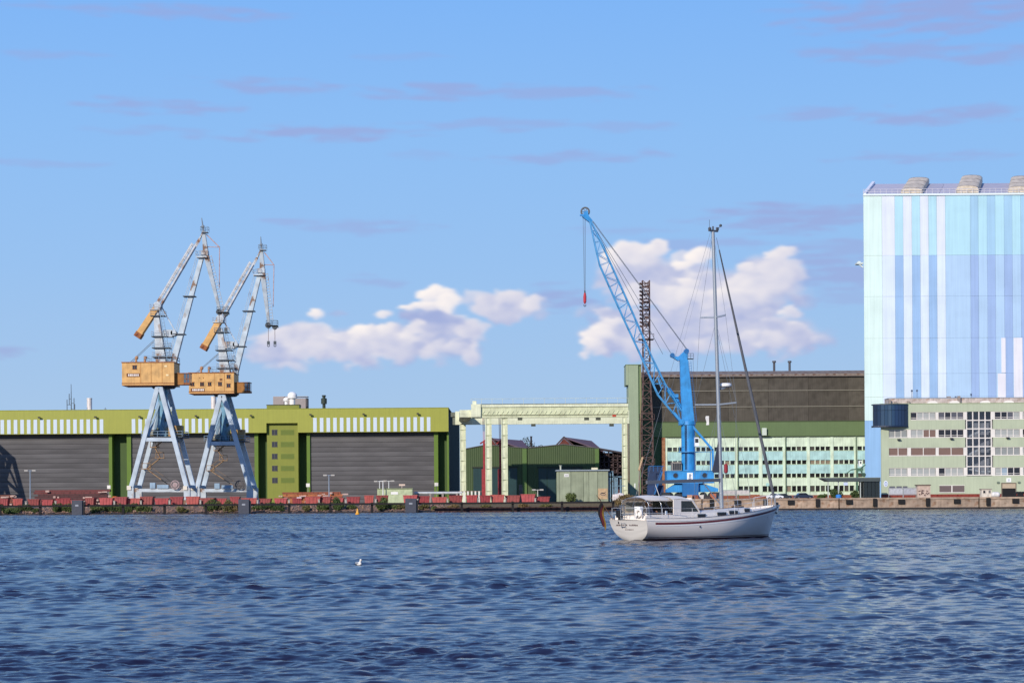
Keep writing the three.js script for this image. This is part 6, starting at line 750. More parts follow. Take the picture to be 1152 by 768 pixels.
  for (const [p, q, w, l] of [[121.9, 547.7, 3.8, 'left of the first green bay'], [144, 547.9, 3.4, 'right of the first green bay'], [346.2, 545.6, 4, 'left post of the third door'], [490.8, 544.8, 4, 'right post of the third door']]) { const d = 514, c = at(p, q, d), s = w * d / FOCAL / 2, B = thing('door_box', `white control box on a stand at the hall, ${l}`, 'box', V(c.x, 1.45, -d)); part(B, 'case', [box(c.x - s, c.x + s, c.y - s, c.y + s, -d - 0.3, -d)], paint('#dfdad0', { map: null })); part(B, 'stand', [box(c.x - 0.08, c.x + 0.08, 1.4, c.y - s, -d - 0.2, -d - 0.1)], paint('#7b7a74', { map: null })); }
  { const d = 423, c = V(X(129.6, 558, d), 1.45, -d), M = thing('orange_loader', 'small orange loader beside the end of the maroon steel stack', 'vehicle', c), o = paint('#d0702a', { map: texGrime, scale: 2 }), dk = paint('#2a2726', { map: null }); part(M, 'body', [prism([[-1.1, 0.5], [1.1, 0.5], [1.1, 1.1], [0.4, 1.2], [-0.9, 1.2], [-1.1, 1.0]], -0.6, 0.6, 0.05)], o, true); part(M, 'cab', [prism([[-0.6, 1.2], [0.4, 1.2], [0.3, 2.0], [-0.5, 2.0]], -0.5, 0.5, 0.04)], o, true); for (const sx of [-0.75, 0.75]) for (const sz of [-0.6, 0.6]) part(M, 'wheel', [rod(V(sx, 0.42, sz - 0.12), V(sx, 0.42, sz + 0.12), 0.42, 0.42, 16)], dk, true); part(M, 'bucket', [prism([[1.1, 0.3], [1.7, 0.25], [1.8, 0.9], [1.6, 0.5], [1.1, 0.6]], -0.7, 0.7, 0.03)], o, true); }
  { const d = 408, c = V(X(336.8, 562, d), 1.45, -d), N = thing('notice_board', 'white notice board among the red skips below the stair tower', 'sign', c); part(N, 'board', [box(c.x - 0.45, c.x + 0.45, 1.9, 3.0, -d + 0.9, -d + 0.95)], paint('#d9dbe0', { map: null })); part(N, 'post', [box(c.x - 0.4, c.x - 0.32, 1.4, 1.9, -d + 0.9, -d + 0.94), box(c.x + 0.32, c.x + 0.4, 1.4, 1.9, -d + 0.9, -d + 0.94)], paint('#8d9096', { map: null })); }
}
// ---------------------------------------------------------------- plants
function leaves(n, seed, R, cx, size) { // loose leaf faces spread through an uneven crown
  const r = rng(seed), pos = [], nor = [], uvs = [], lobes = Array.from({ length: 9 }, () => [(r() - 0.5) * 1.3 * R.x, (r() * 0.8 + 0.25) * R.y, (r() - 0.5) * 1.2 * R.z, 0.3 + r() * 0.4]);
  for (let i = 0; i < n; i++) {
    const l = lobes[Math.floor(r() * lobes.length)], a = r() * 6.283, c = r() * 2 - 1, rad = Math.pow(r(), 0.4) * l[3], s = Math.sqrt(1 - c * c);
    const p = V(l[0] + Math.cos(a) * s * rad * R.x, Math.max(0.04, l[1] + c * rad * R.y * 0.8), l[2] + Math.sin(a) * s * rad * R.z), u = V(r() - 0.5, r() - 0.5, r() - 0.5).normalize(), w = V(r() - 0.5, r() - 0.5, r() - 0.5).cross(u).normalize(), q = size * (0.6 + r() * 0.8), nn = w.clone().cross(u).normalize();
    const A = p.clone().addScaledVector(u, -q), B = p.clone().addScaledVector(w, q * 0.45), C = p.clone().addScaledVector(u, q), Dd = p.clone().addScaledVector(w, -q * 0.45);
    for (const v of [A, B, C, A, C, Dd]) { pos.push(v.x, v.y, v.z); nor.push(nn.x, nn.y, nn.z); uvs.push(v.x, v.y); }
  }
  const g = new THREE.BufferGeometry(); g.setAttribute('position', new THREE.Float32BufferAttribute(pos, 3)); g.setAttribute('normal', new THREE.Float32BufferAttribute(nor, 3)); g.setAttribute('uv', new THREE.Float32BufferAttribute(uvs, 2)); return g;
}
{
  const leafM = ['#4a5a2c', '#566334', '#67633a', '#3f5028', '#75633f'].map((h) => paint(h, { map: null, rough: 0.9 })), twig = paint('#4a3a2a', { map: null });
  const bush = (label, px, d, w, h, m, seed, group) => { const bx = X(px, 566, d), t0 = clamp((-d + 398.4) / -6.6), by = d > 405.5 ? groundY(bx) : lerp(-0.7, 1.44, Math.pow(t0, 0.8)), b = V(bx, by - 0.05, -d), T = thing('shore_bush', label, 'bush', b, group), r = rng(seed); part(T, 'foliage', [leaves(Math.round(900 * Math.max(1, w * h / 3)), seed, V(w / 2, h * 0.75, 0.9), 0, 0.17)], leafM[m], true); part(T, 'stem', Array.from({ length: 6 }, () => rod(V((r() - 0.5) * 0.3, 0, (r() - 0.5) * 0.3), V((r() - 0.5) * w * 0.7, h * (0.5 + r() * 0.4), (r() - 0.5) * 0.8), 0.04, 0.015, 5)), twig, true); };
  const r = rng(91), spots = [[2, 2.6, 1.6, 3], [14, 2.8, 1.4, 0], [27, 2.4, 1.5, 3], [40, 1.2, 0.9, 1], [63, 1.6, 2.2, 0], [72, 2.4, 1.9, 0], [79, 1.5, 1.8, 1], [110, 2.4, 1.5, 1], [122, 2.2, 1.5, 3], [138, 2.6, 1.8, 0], [148, 2.4, 1.5, 3], [160, 2.4, 1.7, 1], [169, 1.6, 1.2, 2], [205, 2.0, 1.3, 2], [237, 2.2, 2.4, 0], [243, 1.8, 2.0, 2], [256, 1.7, 2.6, 2], [263, 1.4, 1.7, 4], [291, 2.4, 1.3, 0], [302, 2.6, 1.5, 3], [312, 2.2, 1.9, 3], [344, 1.5, 1.4, 2], [361, 1.5, 1.8, 1], [367, 1.4, 1.3, 0], [381, 2.2, 2.6, 3], [396, 1.8, 1.1, 1], [429, 2.2, 2.7, 0], [440, 2.2, 1.2, 1], [452, 2.0, 1.1, 2], [476, 2.2, 1.2, 2], [490, 1.8, 0.9, 1], [510, 1.8, 1.0, 4], [548, 2, 1.0, 2], [590, 2, 1.0, 4], [612, 2.2, 0.9, 2]];
  spots.forEach(([p, w, h, m], i) => bush('low weedy bush on the stony left bank behind the timber waling', p, 400.8 + r() * 1.6, w * 1.15, h * 0.9, m, 300 + i, 'bushes on the left bank'));
  bush('round green bush in front of the pale green cabin', 643, 406.4, 2.0, 2.1, 1, 401); bush('wide brown dry bush at the foot of the pylon, behind the boat stern', 708, 404, 4.0, 2.0, 4, 402); bush('brown dry bush left of the boat, below the cabin right end', 697, 403.6, 2.6, 1.2, 4, 403);
  bush('dark clipped bush under the left part of the glass shelter', 941, 414, 2.8, 2.2, 3, 404); bush('dark bush under the middle of the glass shelter', 963, 414.6, 2.2, 1.7, 3, 405); bush('small bush beside the navy car', 925, 414, 2.0, 1.1, 0, 406);
  // the one tree, behind the sheds
  const d = 650, bx = X(600, 500, d), b = V(bx, 1.4, -d), T = thing('broadleaf_tree', 'dark leafy tree between the two brick roofs behind the sheds', 'tree', b), h = Y(600, 491.4, d) - 1.4; part(T, 'trunk', [rod(V(0, 0, 0), V(0.1, h * 0.55, 0), 0.38, 0.22, 10), ...[[-2, 0.8], [1.9, 0.78], [0.4, 0.92], [-1, 0.9], [1.1, 0.7]].map(([x, f]) => rod(V(0.05, h * 0.4, 0), V(x, h * f, 0.5), 0.16, 0.05, 7))], paint('#3a2f27', {}), true); const cr = leaves(9000, 77, V(4.6, h * 0.42, 3.2), 0, 0.26); cr.translate(0, h * 0.42, 0); part(T, 'crown', [cr], paint('#34421f', { map: null, rough: 0.8, transmission: 0.25, thickness: 0 }), true);
}
{ // yellow buoy and gull on the water
  const d = 349, b = V(X(402, 578, d), 0, -d), T = thing('channel_buoy', 'small yellow channel buoy before the left bank', 'buoy', b), yl = paint('#d89a1c', { map: null, rough: 0.4 }); part(T, 'float', [rod(V(0, -0.2, 0), V(0, 0.28, 0), 0.34, 0.36, 18)], yl, true); part(T, 'cone', [rod(V(0, 0.28, 0), V(0, 0.95, 0), 0.26, 0.08, 14)], yl, true); part(T, 'topmark', [rod(V(0, 0.93, 0), V(0, 1.05, 0), 0.1, 0.1, 10)], yl, true);
  const g = V(X(403.5, 638, 82), 0, -82), G = thing('gull', 'white gull sitting on the water near the middle', 'bird', g); G.rotation.y = 0.5; const w = paint('#e8e4dc', { map: null, rough: 0.8 });
  const bd = new THREE.SphereGeometry(1, 20, 14), a = bd.attributes.position; for (let i = 0; i < a.count; i++) { let x = a.getX(i), y = a.getY(i), z = a.getZ(i); const tail = z < 0 ? 1 + z * 0.25 : 1; a.setXYZ(i, x * 0.085 * tail, 0.045 + y * 0.075 * tail + (z < 0 ? -z * 0.035 : 0), z * 0.19); } bd.computeVertexNormals();
  part(G, 'body', [bd, rod(V(0, 0.07, 0.12), V(0, 0.17, 0.16), 0.05, 0.036, 10), ball(V(0, 0.195, 0.17), 0.045, 0.9, 0.95, 1.15, 14)], w, true); part(G, 'wing', [ball(V(0.07, 0.075, -0.04), 0.05, 0.5, 1, 3.2, 12)], paint('#8d949b', { map: null }), true); part(G, 'wing', [ball(V(-0.07, 0.075, -0.04), 0.05, 0.5, 1, 3.2, 12)], paint('#8d949b', { map: null }), true); part(G, 'beak', [rod(V(0, 0.19, 0.215), V(0, 0.178, 0.26), 0.011, 0.005, 8)], paint('#d8a02a', { map: null }), true); part(G, 'eye', [ball(V(0.034, 0.203, 0.19), 0.007), ball(V(-0.034, 0.203, 0.19), 0.007)], paint('#111111', { map: null }), true);
}

// ================================================================ sailing boat (x forward, y up, z to starboard)
{
  const PSI = 40 * Math.PI / 180, base = V(X(706.5, 607, 125), 0, -125), T = thing('sailing_boat', 'white sailing yacht with dark red stripe motoring with bare mast', 'boat', base); T.rotation.y = PSI;
  const add = (name, shapes, m, parent = T) => part(parent, name, shapes, m, true);
  const gel = paint('#eae0d5', { map: null, rough: 0.25, clearcoat: 0.5 }), deckM = paint('#d8d2c8', { map: null, rough: 0.5 }), maroon = paint('#6a2128', { map: null, rough: 0.4 }), steel = paint('#b9bcbf', { map: null, rough: 0.25, metal: 0.9 }), alu = paint('#9aa0a6', { map: null, rough: 0.4, metal: 0.4 }), glass = paint('#20242c', { map: null, rough: 0.08 }), teak = paint('#7a5a3e', { map: null }), tan = paint('#c9b498', { map: null, rough: 0.95, transmission: 0.35, thickness: 0 }), canvas = paint('#e9e3d8', { map: null, rough: 0.9, transmission: 0.35, thickness: 0 });
  const L = 12.75, sheer = (t) => 1.2 - 0.12 * Math.sin(t * Math.PI) * (1 - t) + 0.7 * Math.pow(t, 2.1), beamAt = (t) => (t < 0.45 ? lerp(1.58, 1.92, Math.sin(t / 0.45 * Math.PI / 2)) : 1.92 * Math.pow(Math.max(0, 1 - Math.pow((t - 0.45) / 0.55, 2.3)), 0.82)), draft = (t) => lerp(0.12, 0.62, Math.sin(clamp(t * 1.15) * Math.PI)) * (1 - smooth(0.85, 1, t) * 0.7);
  const hull = (t, q, o = 0) => { const s = sheer(t), d = draft(t), y = s - q * (s + d), b = beamAt(t), full = Math.pow(Math.max(0, 1 - Math.pow(q, 2.6)), 0.55), vee = Math.pow(1 - q, 0.62), z = b * lerp(full, vee, smooth(0.45, 1, t)); const x = t * L + Math.pow(t, 7) * 0.0 - (1 - clamp(y / s, -0.3, 1)) * 0.8 * Math.pow(t, 5) + (1 - clamp(y / s, -0.3, 1)) * 0.42 * Math.pow(1 - t, 8); return V(x, y, z + o); };
  const mir = (p) => V(p.x, p.y, -p.z);
  add('hull', [surf((t, q) => hull(t, q), 60, 22, true), surf((t, q) => mir(hull(t, q)), 60, 22, false)], gel);
  const TR = add('transom', [surf((u, q) => { const p = hull(0, q); return V(p.x - 0.10 * (1 - Math.pow(u * 2 - 1, 2)) - 0.01, p.y, p.z * (u * 2 - 1)); }, 16, 20, true)], paint('#e4dfd6', { map: texGrime, scale: 6, rough: 0.25, clearcoat: 0.5 }));
  // bands along the side: height range given below the sheer or above the water
  const bandAt = (name, y0, y1, m, o, t0 = 0, t1 = 0.997) => { const f = (s) => (u, v) => { const t = lerp(t0, t1, u), y = lerp(y0(t), y1(t), v), q = (sheer(t) - y) / (sheer(t) + draft(t)), p = hull(t, clamp(q)); return V(p.x, p.y, s * (p.z + o)); }; add(name, [surf(f(1), 60, 2, false), surf(f(-1), 60, 2, true)], m); };
  bandAt('rubbing_stripe', (t) => sheer(t) - 0.25 + 0.1 * t, (t) => sheer(t) - 0.13 + 0.08 * t, maroon, 0.012, 0.05); bandAt('cove_line', (t) => sheer(t) - 0.34 + 0.09 * t, (t) => sheer(t) - 0.29 + 0.09 * t, paint('#f0eee9', { map: null }), 0.012, 0.05); bandAt('boot_top', () => -0.12, () => 0.1, paint('#4a2628', { map: null, rough: 0.5 }), 0.01); bandAt('boot_line', () => 0.15, () => 0.19, paint('#6a3a36', { map: null }), 0.01, 0.02);
  bandAt('gunwale', (t) => sheer(t) - 0.04, (t) => sheer(t) + 0.02, paint('#efece6', { map: null }), 0.03);
  add('deck', [surf((t, v) => { const p = hull(t * 0.995, 0); return V(p.x, p.y - 0.02 + 0.05 * (1 - Math.pow(v * 2 - 1, 2)), p.z * (v * 2 - 1)); }, 50, 8, false)], deckM);
  add('bulwark', [surf((t, v) => { const p = hull(t, 0); return V(p.x, p.y + v * 0.13, p.z - 0.02); }, 50, 1, true), surf((t, v) => { const p = hull(t, 0); return V(p.x, p.y + v * 0.13, -p.z + 0.02); }, 50, 1, false), surf((t, v) => { const p = hull(t, 0); return V(p.x, p.y + v * 0.13, p.z - 0.1); }, 50, 1, false), surf((t, v) => { const p = hull(t, 0); return V(p.x, p.y + v * 0.13, -p.z + 0.1); }, 50, 1, true)], gel); add('toe_rail', [surf((t, v) => { const p = hull(t, 0); return V(p.x, p.y + 0.135, p.z + 0.01 - v * 0.13); }, 50, 1, false), surf((t, v) => { const p = hull(t, 0); return V(p.x, p.y + 0.135, -p.z - 0.01 + v * 0.13); }, 50, 1, true)], teak);
  // coachroof, raised from the deck
  const roof = (x0, x1, h0, h1, w0, w1) => prism([[x0, 0], [x1, 0], [x1 - 0.35, h1], [x0, h0]].map(([a, b]) => [a, b]), -0.5, 0.5, 0.04);
  const cab = new THREE.BufferGeometry(); { const st = []; for (let i = 0; i <= 16; i++) { const t = i / 16, x = lerp(4.1, 10.3, t), y = sheer(x / L) - 0.02, w = (beamAt(x / L) - 0.5) * (1 - 0.1 * t), h = lerp(0.5, 0.3, t) * (1 - smooth(0.86, 1, t) * 0.9); st.push([x, y, Math.max(0.15, w), h]); } const f = (u, v) => { const [x, y, w, h] = st[Math.round(u * 16)], pr = [[-1, 0], [-0.98, 0.25], [-0.9, 0.75], [-0.78, 0.96], [-0.4, 1.06], [0, 1.1], [0.4, 1.06], [0.78, 0.96], [0.9, 0.75], [0.98, 0.25], [1, 0]][Math.round(v * 10)]; return V(x, y + pr[1] * h, pr[0] * w); }; cab.copy(surf(f, 16, 10, false)); } add('coachroof', [cab], deckM); void roof;
  for (const [x, w] of [[4.75, 0.62], [6.5, 0.72], [7.6, 0.7], [9.0, 0.42]]) for (const s of [1, -1]) { const y = sheer(x / L) + 0.19, z = (beamAt(x / L) - 0.5) * (1 - 0.1 * (x - 4.1) / 6.2) * 0.975 * s; add('portlight', [box(x - w / 2, x + w / 2, y - 0.09, y + 0.1, z - 0.03, z + 0.03)], glass); add('portlight_frame', [box(x - w / 2 - 0.03, x + w / 2 + 0.03, y + 0.1, y + 0.125, z - 0.04, z + 0.04), box(x - w / 2 - 0.03, x + w / 2 + 0.03, y - 0.115, y - 0.09, z - 0.04, z + 0.04)], steel); }
  add('hatch', [box(9.0, 9.5, sheer(0.74) + 0.32, sheer(0.74) + 0.4, -0.28, 0.28)], glass); add('hatch', [box(6.6, 7.0, sheer(0.55) + 0.47, sheer(0.55) + 0.55, -0.28, 0.28)], glass); add('handrail', [1, -1].map((s) => rod(V(5, 1.74, 0.95 * s), V(8.6, 1.9, 0.75 * s), 0.02, 0.02, 6)), teak);
  // cockpit coamings, doghouse with windscreen, and spray hood
  add('coaming', [box(0.35, 4.2, 1.16, 1.52, 1.02, 1.3), box(0.35, 4.2, 1.16, 1.52, -1.3, -1.02), box(0.2, 0.4, 1.16, 1.46, -1.3, 1.3)], gel); add('cockpit_sole', [box(0.4, 3.4, 1.17, 1.2, -1.0, 1.0)], teak); add('cockpit_bench', [box(0.6, 3.2, 1.2, 1.42, 0.55, 1.0), box(0.6, 3.2, 1.2, 1.42, -1.0, -0.55)], gel); add('wheel_pedestal', [box(1.55, 1.75, 1.2, 1.9, -0.12, 0.12)], gel); add('steering_wheel', [new THREE.TorusGeometry(0.42, 0.025, 8, 28).rotateY(Math.PI / 2).translate(1.5, 1.85, 0), ...[0, 1, 2].map((i) => { const a = i * 1.047; return rod(V(1.5, 1.85 + Math.sin(a) * 0.42, Math.cos(a) * 0.42), V(1.5, 1.85 - Math.sin(a) * 0.42, -Math.cos(a) * 0.42), 0.014, 0.014, 6); })], steel);
  // doghouse frame: roof, side pillars, raked front with panes
  const top = 2.58, dx0 = 2.55, dx1 = 4.0, dxf = 4.75, hw = 1.22; const arch = (x, o = 0, t = top) => Array.from({ length: 11 }, (_, i) => { const a = (i / 10 * 2 - 1); return V(x, t + o - Math.pow(Math.abs(a), 3) * 0.2, a * hw); });
  const sheet = (rows, th) => { const n = rows.length - 1, m = rows[0].length - 1; return [surf((u, v) => rows[Math.round(u * n)][Math.round(v * m)], n, m, false), surf((u, v) => rows[Math.round(u * n)][Math.round(v * m)].clone().add(V(0, -th, 0)), n, m, true)]; };
  add('doghouse_roof', sheet([arch(dx0 - 0.05, 0.02), arch(3.0, 0.05), arch(3.6, 0.03), arch(dx1 + 0.08, -0.06)], 0.06), canvas);
  for (const s of [1, -1]) { add('doghouse_pillar', [prism([[dx0, 1.5], [dx0 + 0.62, 1.5], [dx0 + 0.62, 2.38], [dx0, 2.38]], hw * s - 0.04, hw * s + 0.02)], gel); add('doghouse_side_frame', [prism([[dx0 + 0.62, 2.3], [dx1 + 0.05, 2.3], [dx1 + 0.08, 2.4], [dx0 + 0.62, 2.4]], hw * s - 0.04, hw * s + 0.02), prism([[dx0 + 0.62, 1.5], [dxf, 1.5], [dxf, 1.66], [dx0 + 0.62, 1.66]], hw * s - 0.04, hw * s + 0.02), beam(V(dxf - 0.02, 1.6, hw * s), V(dx1 + 0.04, 2.38, hw * s), 0.07, 0.07)], gel); add('side_pane', [prism([[dx0 + 0.64, 1.66], [dxf - 0.08, 1.66], [dx1 + 0.02, 2.3], [dx0 + 0.64, 2.3]], hw * s - 0.02, hw * s)], new THREE.MeshPhysicalMaterial({ color: 0x8a8d86, roughness: 0.05, transmission: 0.9, thickness: 0, ior: 1.5 })); }
  { const fr = [], pn = [], g = new THREE.MeshPhysicalMaterial({ color: 0x8a8d86, roughness: 0.05, transmission: 0.9, thickness: 0, ior: 1.5 }); for (let i = 0; i <= 3; i++) { const z = lerp(-hw, hw, i / 3); fr.push(beam(V(dxf, 1.6, z), V(dx1 + 0.06, 2.44, z * 0.98), 0.06, 0.07)); } fr.push(beam(V(dxf, 1.62, -hw), V(dxf, 1.62, hw), 0.08, 0.1), beam(V(dx1 + 0.06, 2.44, -hw), V(dx1 + 0.06, 2.44, hw), 0.08, 0.08)); add('windscreen_frame', fr, gel); for (let i = 0; i < 3; i++) { const z0 = lerp(-hw, hw, i / 3) + 0.04, z1 = lerp(-hw, hw, (i + 1) / 3) - 0.04; add('windscreen_pane', [surf((u, v) => V(lerp(dxf, dx1 + 0.06, u), lerp(1.64, 2.42, u), lerp(z0, z1, v)), 1, 1, false)], g); } void pn; }
  add('cabin_bulkhead', [box(dx0 - 0.02, dx0 + 0.05, 1.2, 1.55, -1.0, 1.0), box(dx0, dx0 + 0.06, 1.55, 2.3, -1.2, -0.7)], teak); add('instrument_pod', [box(2.35, 2.5, 1.55, 2.05, 0.45, 0.75)], paint('#1e2436', { map: null }));
  // soft hood behind the doghouse, open aft: tan inside
  const hoop = (x, t, k) => Array.from({ length: 15 }, (_, i) => { const a = Math.PI * i / 14; return V(x, 1.5 + (t - 1.5) * Math.pow(Math.sin(a), 0.42), -Math.cos(a) * 1.26 * k); }); add('spray_hood', [surf((u, v) => { const A = hoop(dx0 + 0.02, top - 0.01, 0.97), B = hoop(0.55, top - 0.02, 0.98), i = Math.round(v * 14); return A[i].clone().lerp(B[i], u).add(V(0, 0.09 * Math.sin(u * Math.PI) * (B[i].y > 2.2 ? 1 : 0), 0)); }, 8, 14, true)].map((g) => { const p = g.attributes.position, keep = [], ix = g.index.array; for (let i = 0; i < ix.length; i += 3) { let side = 0, z = 0; for (let k = 0; k < 3; k++) { side += p.getY(ix[i + k]); z += p.getZ(ix[i + k]); } if (side / 3 > 2.32) keep.push(ix[i], ix[i + 1], ix[i + 2]); } g.setIndex(keep); return g; }), canvas);
  add('hood_lining', [surf((u, v) => V(lerp(0.6, dx0, u), 2.47 - Math.pow(Math.abs(v * 2 - 1), 4) * 0.16, (v * 2 - 1) * 1.16), 4, 8, true)], tan); add('hood_curtain', [surf((u, v) => V(lerp(0.62, dx0, u), lerp(1.56, 2.4, v), -1.2 + 0.02 * Math.sin(u * 30)), 20, 2, false)], paint('#d0bc9f', { map: null, rough: 0.95, transmission: 0.4, thickness: 0 })); add('hood_window', [1.25, 2.05].map((x) => box(x - 0.3, x + 0.3, 1.75, 2.2, -1.17, -1.16)), paint('#8b8f8a', { map: null, rough: 0.1 })); add('hood_hoop', [0.58, 1.6].flatMap((x) => { const h = hoop(x, top - 0.04, 0.96), o = []; for (let i = 0; i < 14; i++) o.push(rod(h[i], h[i + 1], 0.02, 0.02, 6)); return o; }), steel);
  // pushpit, stanchions, lifelines, pulpit
  const railM = paint('#c9cacb', { map: null, rough: 0.3 }), rails = [], rp = (t, h, s) => { const p = hull(t, 0); return V(p.x, p.y + h, s * Math.max(0.02, p.z - 0.1)); };
  for (const s of [1, -1]) { for (const t of [0.28, 0.42, 0.56, 0.7, 0.82]) rails.push(rod(rp(t, 0.1, s), rp(t, 0.7, s), 0.016, 0.014, 6)); for (const h of [0.4, 0.68]) { const ts = [0.2, 0.28, 0.42, 0.56, 0.7, 0.82, 0.9]; for (let i = 0; i + 1 < ts.length; i++) rails.push(rod(rp(ts[i], h, s), rp(ts[i + 1], h, s), 0.008, 0.008, 4)); } } add('lifelines', rails, railM);
  const pp = []; for (const h of [0.42, 0.72]) { const pts = [rp(0.2, h, 1), rp(0.02, h, 1), rp(0.0, h, 0.5), rp(0.0, h, -0.5), rp(0.02, h, -1), rp(0.2, h, -1)]; for (let i = 0; i < 5; i++) pp.push(rod(pts[i], pts[i + 1], 0.014, 0.014, 6)); } for (const [t, s] of [[0.2, 1], [0.1, 1], [0.01, 1], [0, 0.4], [0, -0.4], [0.01, -1], [0.1, -1], [0.2, -1]]) pp.push(rod(rp(t, 0.05, s), rp(t, 0.72, s), 0.012, 0.012, 6)); add('pushpit', pp, railM);
  const pu = []; { const a = rp(0.9, 0.1, 1), pt = [rp(0.9, 0.7, 1), rp(0.96, 0.75, 1), V(L + 0.1, 2.65, 0), rp(0.96, 0.75, -1), rp(0.9, 0.7, -1)]; for (let i = 0; i < 4; i++) pu.push(rod(pt[i], pt[i + 1], 0.02, 0.02, 6)); for (const s of [1, -1]) pu.push(rod(rp(0.9, 0.1, s), rp(0.9, 0.7, s), 0.02, 0.02, 6), rod(rp(0.96, 0.1, s), rp(0.96, 0.75, s), 0.02, 0.02, 6)); void a; } add('pulpit', pu, railM); add('bow_roller', [box(L - 0.25, L + 0.2, 1.92, 2.02, -0.1, 0.1), beam(V(L + 0.15, 1.95, 0), V(L - 0.1, 1.55, 0), 0.1, 0.12), beam(V(L - 0.1, 1.5, -0.2), V(L - 0.1, 1.5, 0.2), 0.12, 0.12)], steel);
  // things on the pushpit
  add('bathing_ladder', [-0.52, -0.18].map((z) => rod(V(-0.16, 2.1, z), V(0.0, 0.75, z), 0.02, 0.02, 6)).concat([2.0, 1.75, 1.5, 1.25, 1.0, 0.8].map((y) => rod(V(-0.16 + (2.1 - y) * 0.11, y, -0.52), V(-0.16 + (2.1 - y) * 0.11, y, -0.18), 0.018, 0.018, 6))), steel); add('outboard_motor', [prism([[-0.14, 1.35], [0.12, 1.35], [0.16, 1.75], [0, 1.86], [-0.16, 1.78]], -0.88, -0.6, 0.04), box(-0.06, 0.06, 1.0, 1.35, -0.78, -0.7)], paint('#1c1c20', { map: null, rough: 0.4 })); add('liferaft_case', [prism([[0.02, 1.38], [0.34, 1.38], [0.34, 2.0], [0.02, 2.0]], 0.5, 0.98, 0.07)], paint('#ebe8e2', { map: null, rough: 0.4 }));
  add('horseshoe_buoy', [new THREE.TorusGeometry(0.2, 0.07, 8, 16, 5).rotateZ(-1).rotateY(Math.PI / 2).translate(-0.05, 1.6, 1.0)], paint('#e6ddd2', { map: null })); add('winch', [1.05, -1.05].flatMap((z) => [rod(V(2.0, 1.52, z * 1.1), V(2.0, 1.72, z * 1.1), 0.1, 0.08, 12), rod(V(3.1, 1.52, z * 1.1), V(3.1, 1.7, z * 1.1), 0.09, 0.07, 12)]), steel);
  { const m = [], r = rng(8); let z = -1.05; for (let i = 0; i < 14; i++) { const w = 0.05 + r() * 0.09; if (r() > 0.15) m.push(box(-0.115, -0.10, 0.86, 0.86 + 0.06 + r() * 0.05, z, z + w)); z += w + 0.035; } for (let i = 0; i < 8; i++) { const w = 0.03 + r() * 0.06; m.push(box(-0.125, -0.11, 0.62, 0.67, -0.3 + i * 0.09, -0.3 + i * 0.09 + w)); } m.forEach((g) => { const p = g.attributes.position; for (let i = 0; i < p.count; i++) { const zz = p.getZ(i), y = p.getY(i); p.setX(i, p.getX(i) + 0.10 + (1 - y / 1.2) * 0.42 - 0.10 * (1 - Math.pow(zz / 1.58, 2)) - 0.0); } }); add('transom_lettering', m, paint('#5a4a48', { map: null }), TR); }
  add('bow_mark', [box(10.55, 10.95, 1.22, 1.3, 0.84, 0.9), box(10.7, 11.1, 1.32, 1.38, 0.76, 0.84)], paint('#5b5f68', { map: null })); add('hull_outlet', [rod(V(4.1, 0.78, 1.84), V(4.1, 0.78, 1.9), 0.05, 0.05, 10)], glass);
  // rig
  const mx = 7.85, lean = V(-0.6, 17.05, 0), foot = V(mx, 1.6, 0), mt = foot.clone().add(lean); const MA = add('mast', [rod(foot, mt, 0.125, 0.1, 14)], alu); add('mast_head', [box(mt.x - 0.35, mt.x + 0.4, mt.y, mt.y + 0.1, -0.06, 0.06), rod(mt.clone().add(V(-0.3, 0.1, 0)), mt.clone().add(V(-0.3, 0.7, 0)), 0.012), rod(mt.clone().add(V(0.35, 0.1, 0)), mt.clone().add(V(0.65, 0.4, 0)), 0.015), ball(mt.clone().add(V(0.66, 0.42, 0)), 0.09), rod(mt.clone().add(V(0, 0.1, 0)), mt.clone().add(V(0, 0.32, 0)), 0.05), box(mt.x + 0.3, mt.x + 0.46, mt.y + 0.1, mt.y + 0.28, -0.05, 0.05), ball(mt.clone().add(V(-0.28, 0.16, 0)), 0.1)], paint('#4a4d52', { map: null }), MA);
  const on = (y) => foot.clone().lerp(mt, (y - foot.y) / (mt.y - foot.y)), sp1 = on(8.15), sp2 = on(13.45), w1 = 1.75, w2 = 1.08; for (const [p, w] of [[sp1, w1], [sp2, w2]]) for (const s of [1, -1]) add('spreader', [beam(p, p.clone().add(V(-0.25, 0.05, w * s)), 0.09, 0.05)], alu);
  const wire = []; for (const s of [1, -1]) { const a = sp1.clone().add(V(-0.25, 0.05, w1 * s)), b = sp2.clone().add(V(-0.25, 0.05, w2 * s)), ch = V(7.2, 1.4, 1.72 * s); wire.push([mt, b], [b, a], [a, ch], [on(13.2), a], [on(7.9), V(6.8, 1.4, 1.66 * s)], [on(7.9), V(7.7, 1.4, 1.66 * s)]); } wire.push([mt.clone().add(V(-0.2, 0, 0)), V(0.1, 1.25, 0)], [on(13), V(10.6, 1.9, 0)]); add('standing_rigging', wire.map(([a, b]) => rod(a, b, 0.009, 0.009, 5)), paint('#6c737b', { map: null, rough: 0.6 }));
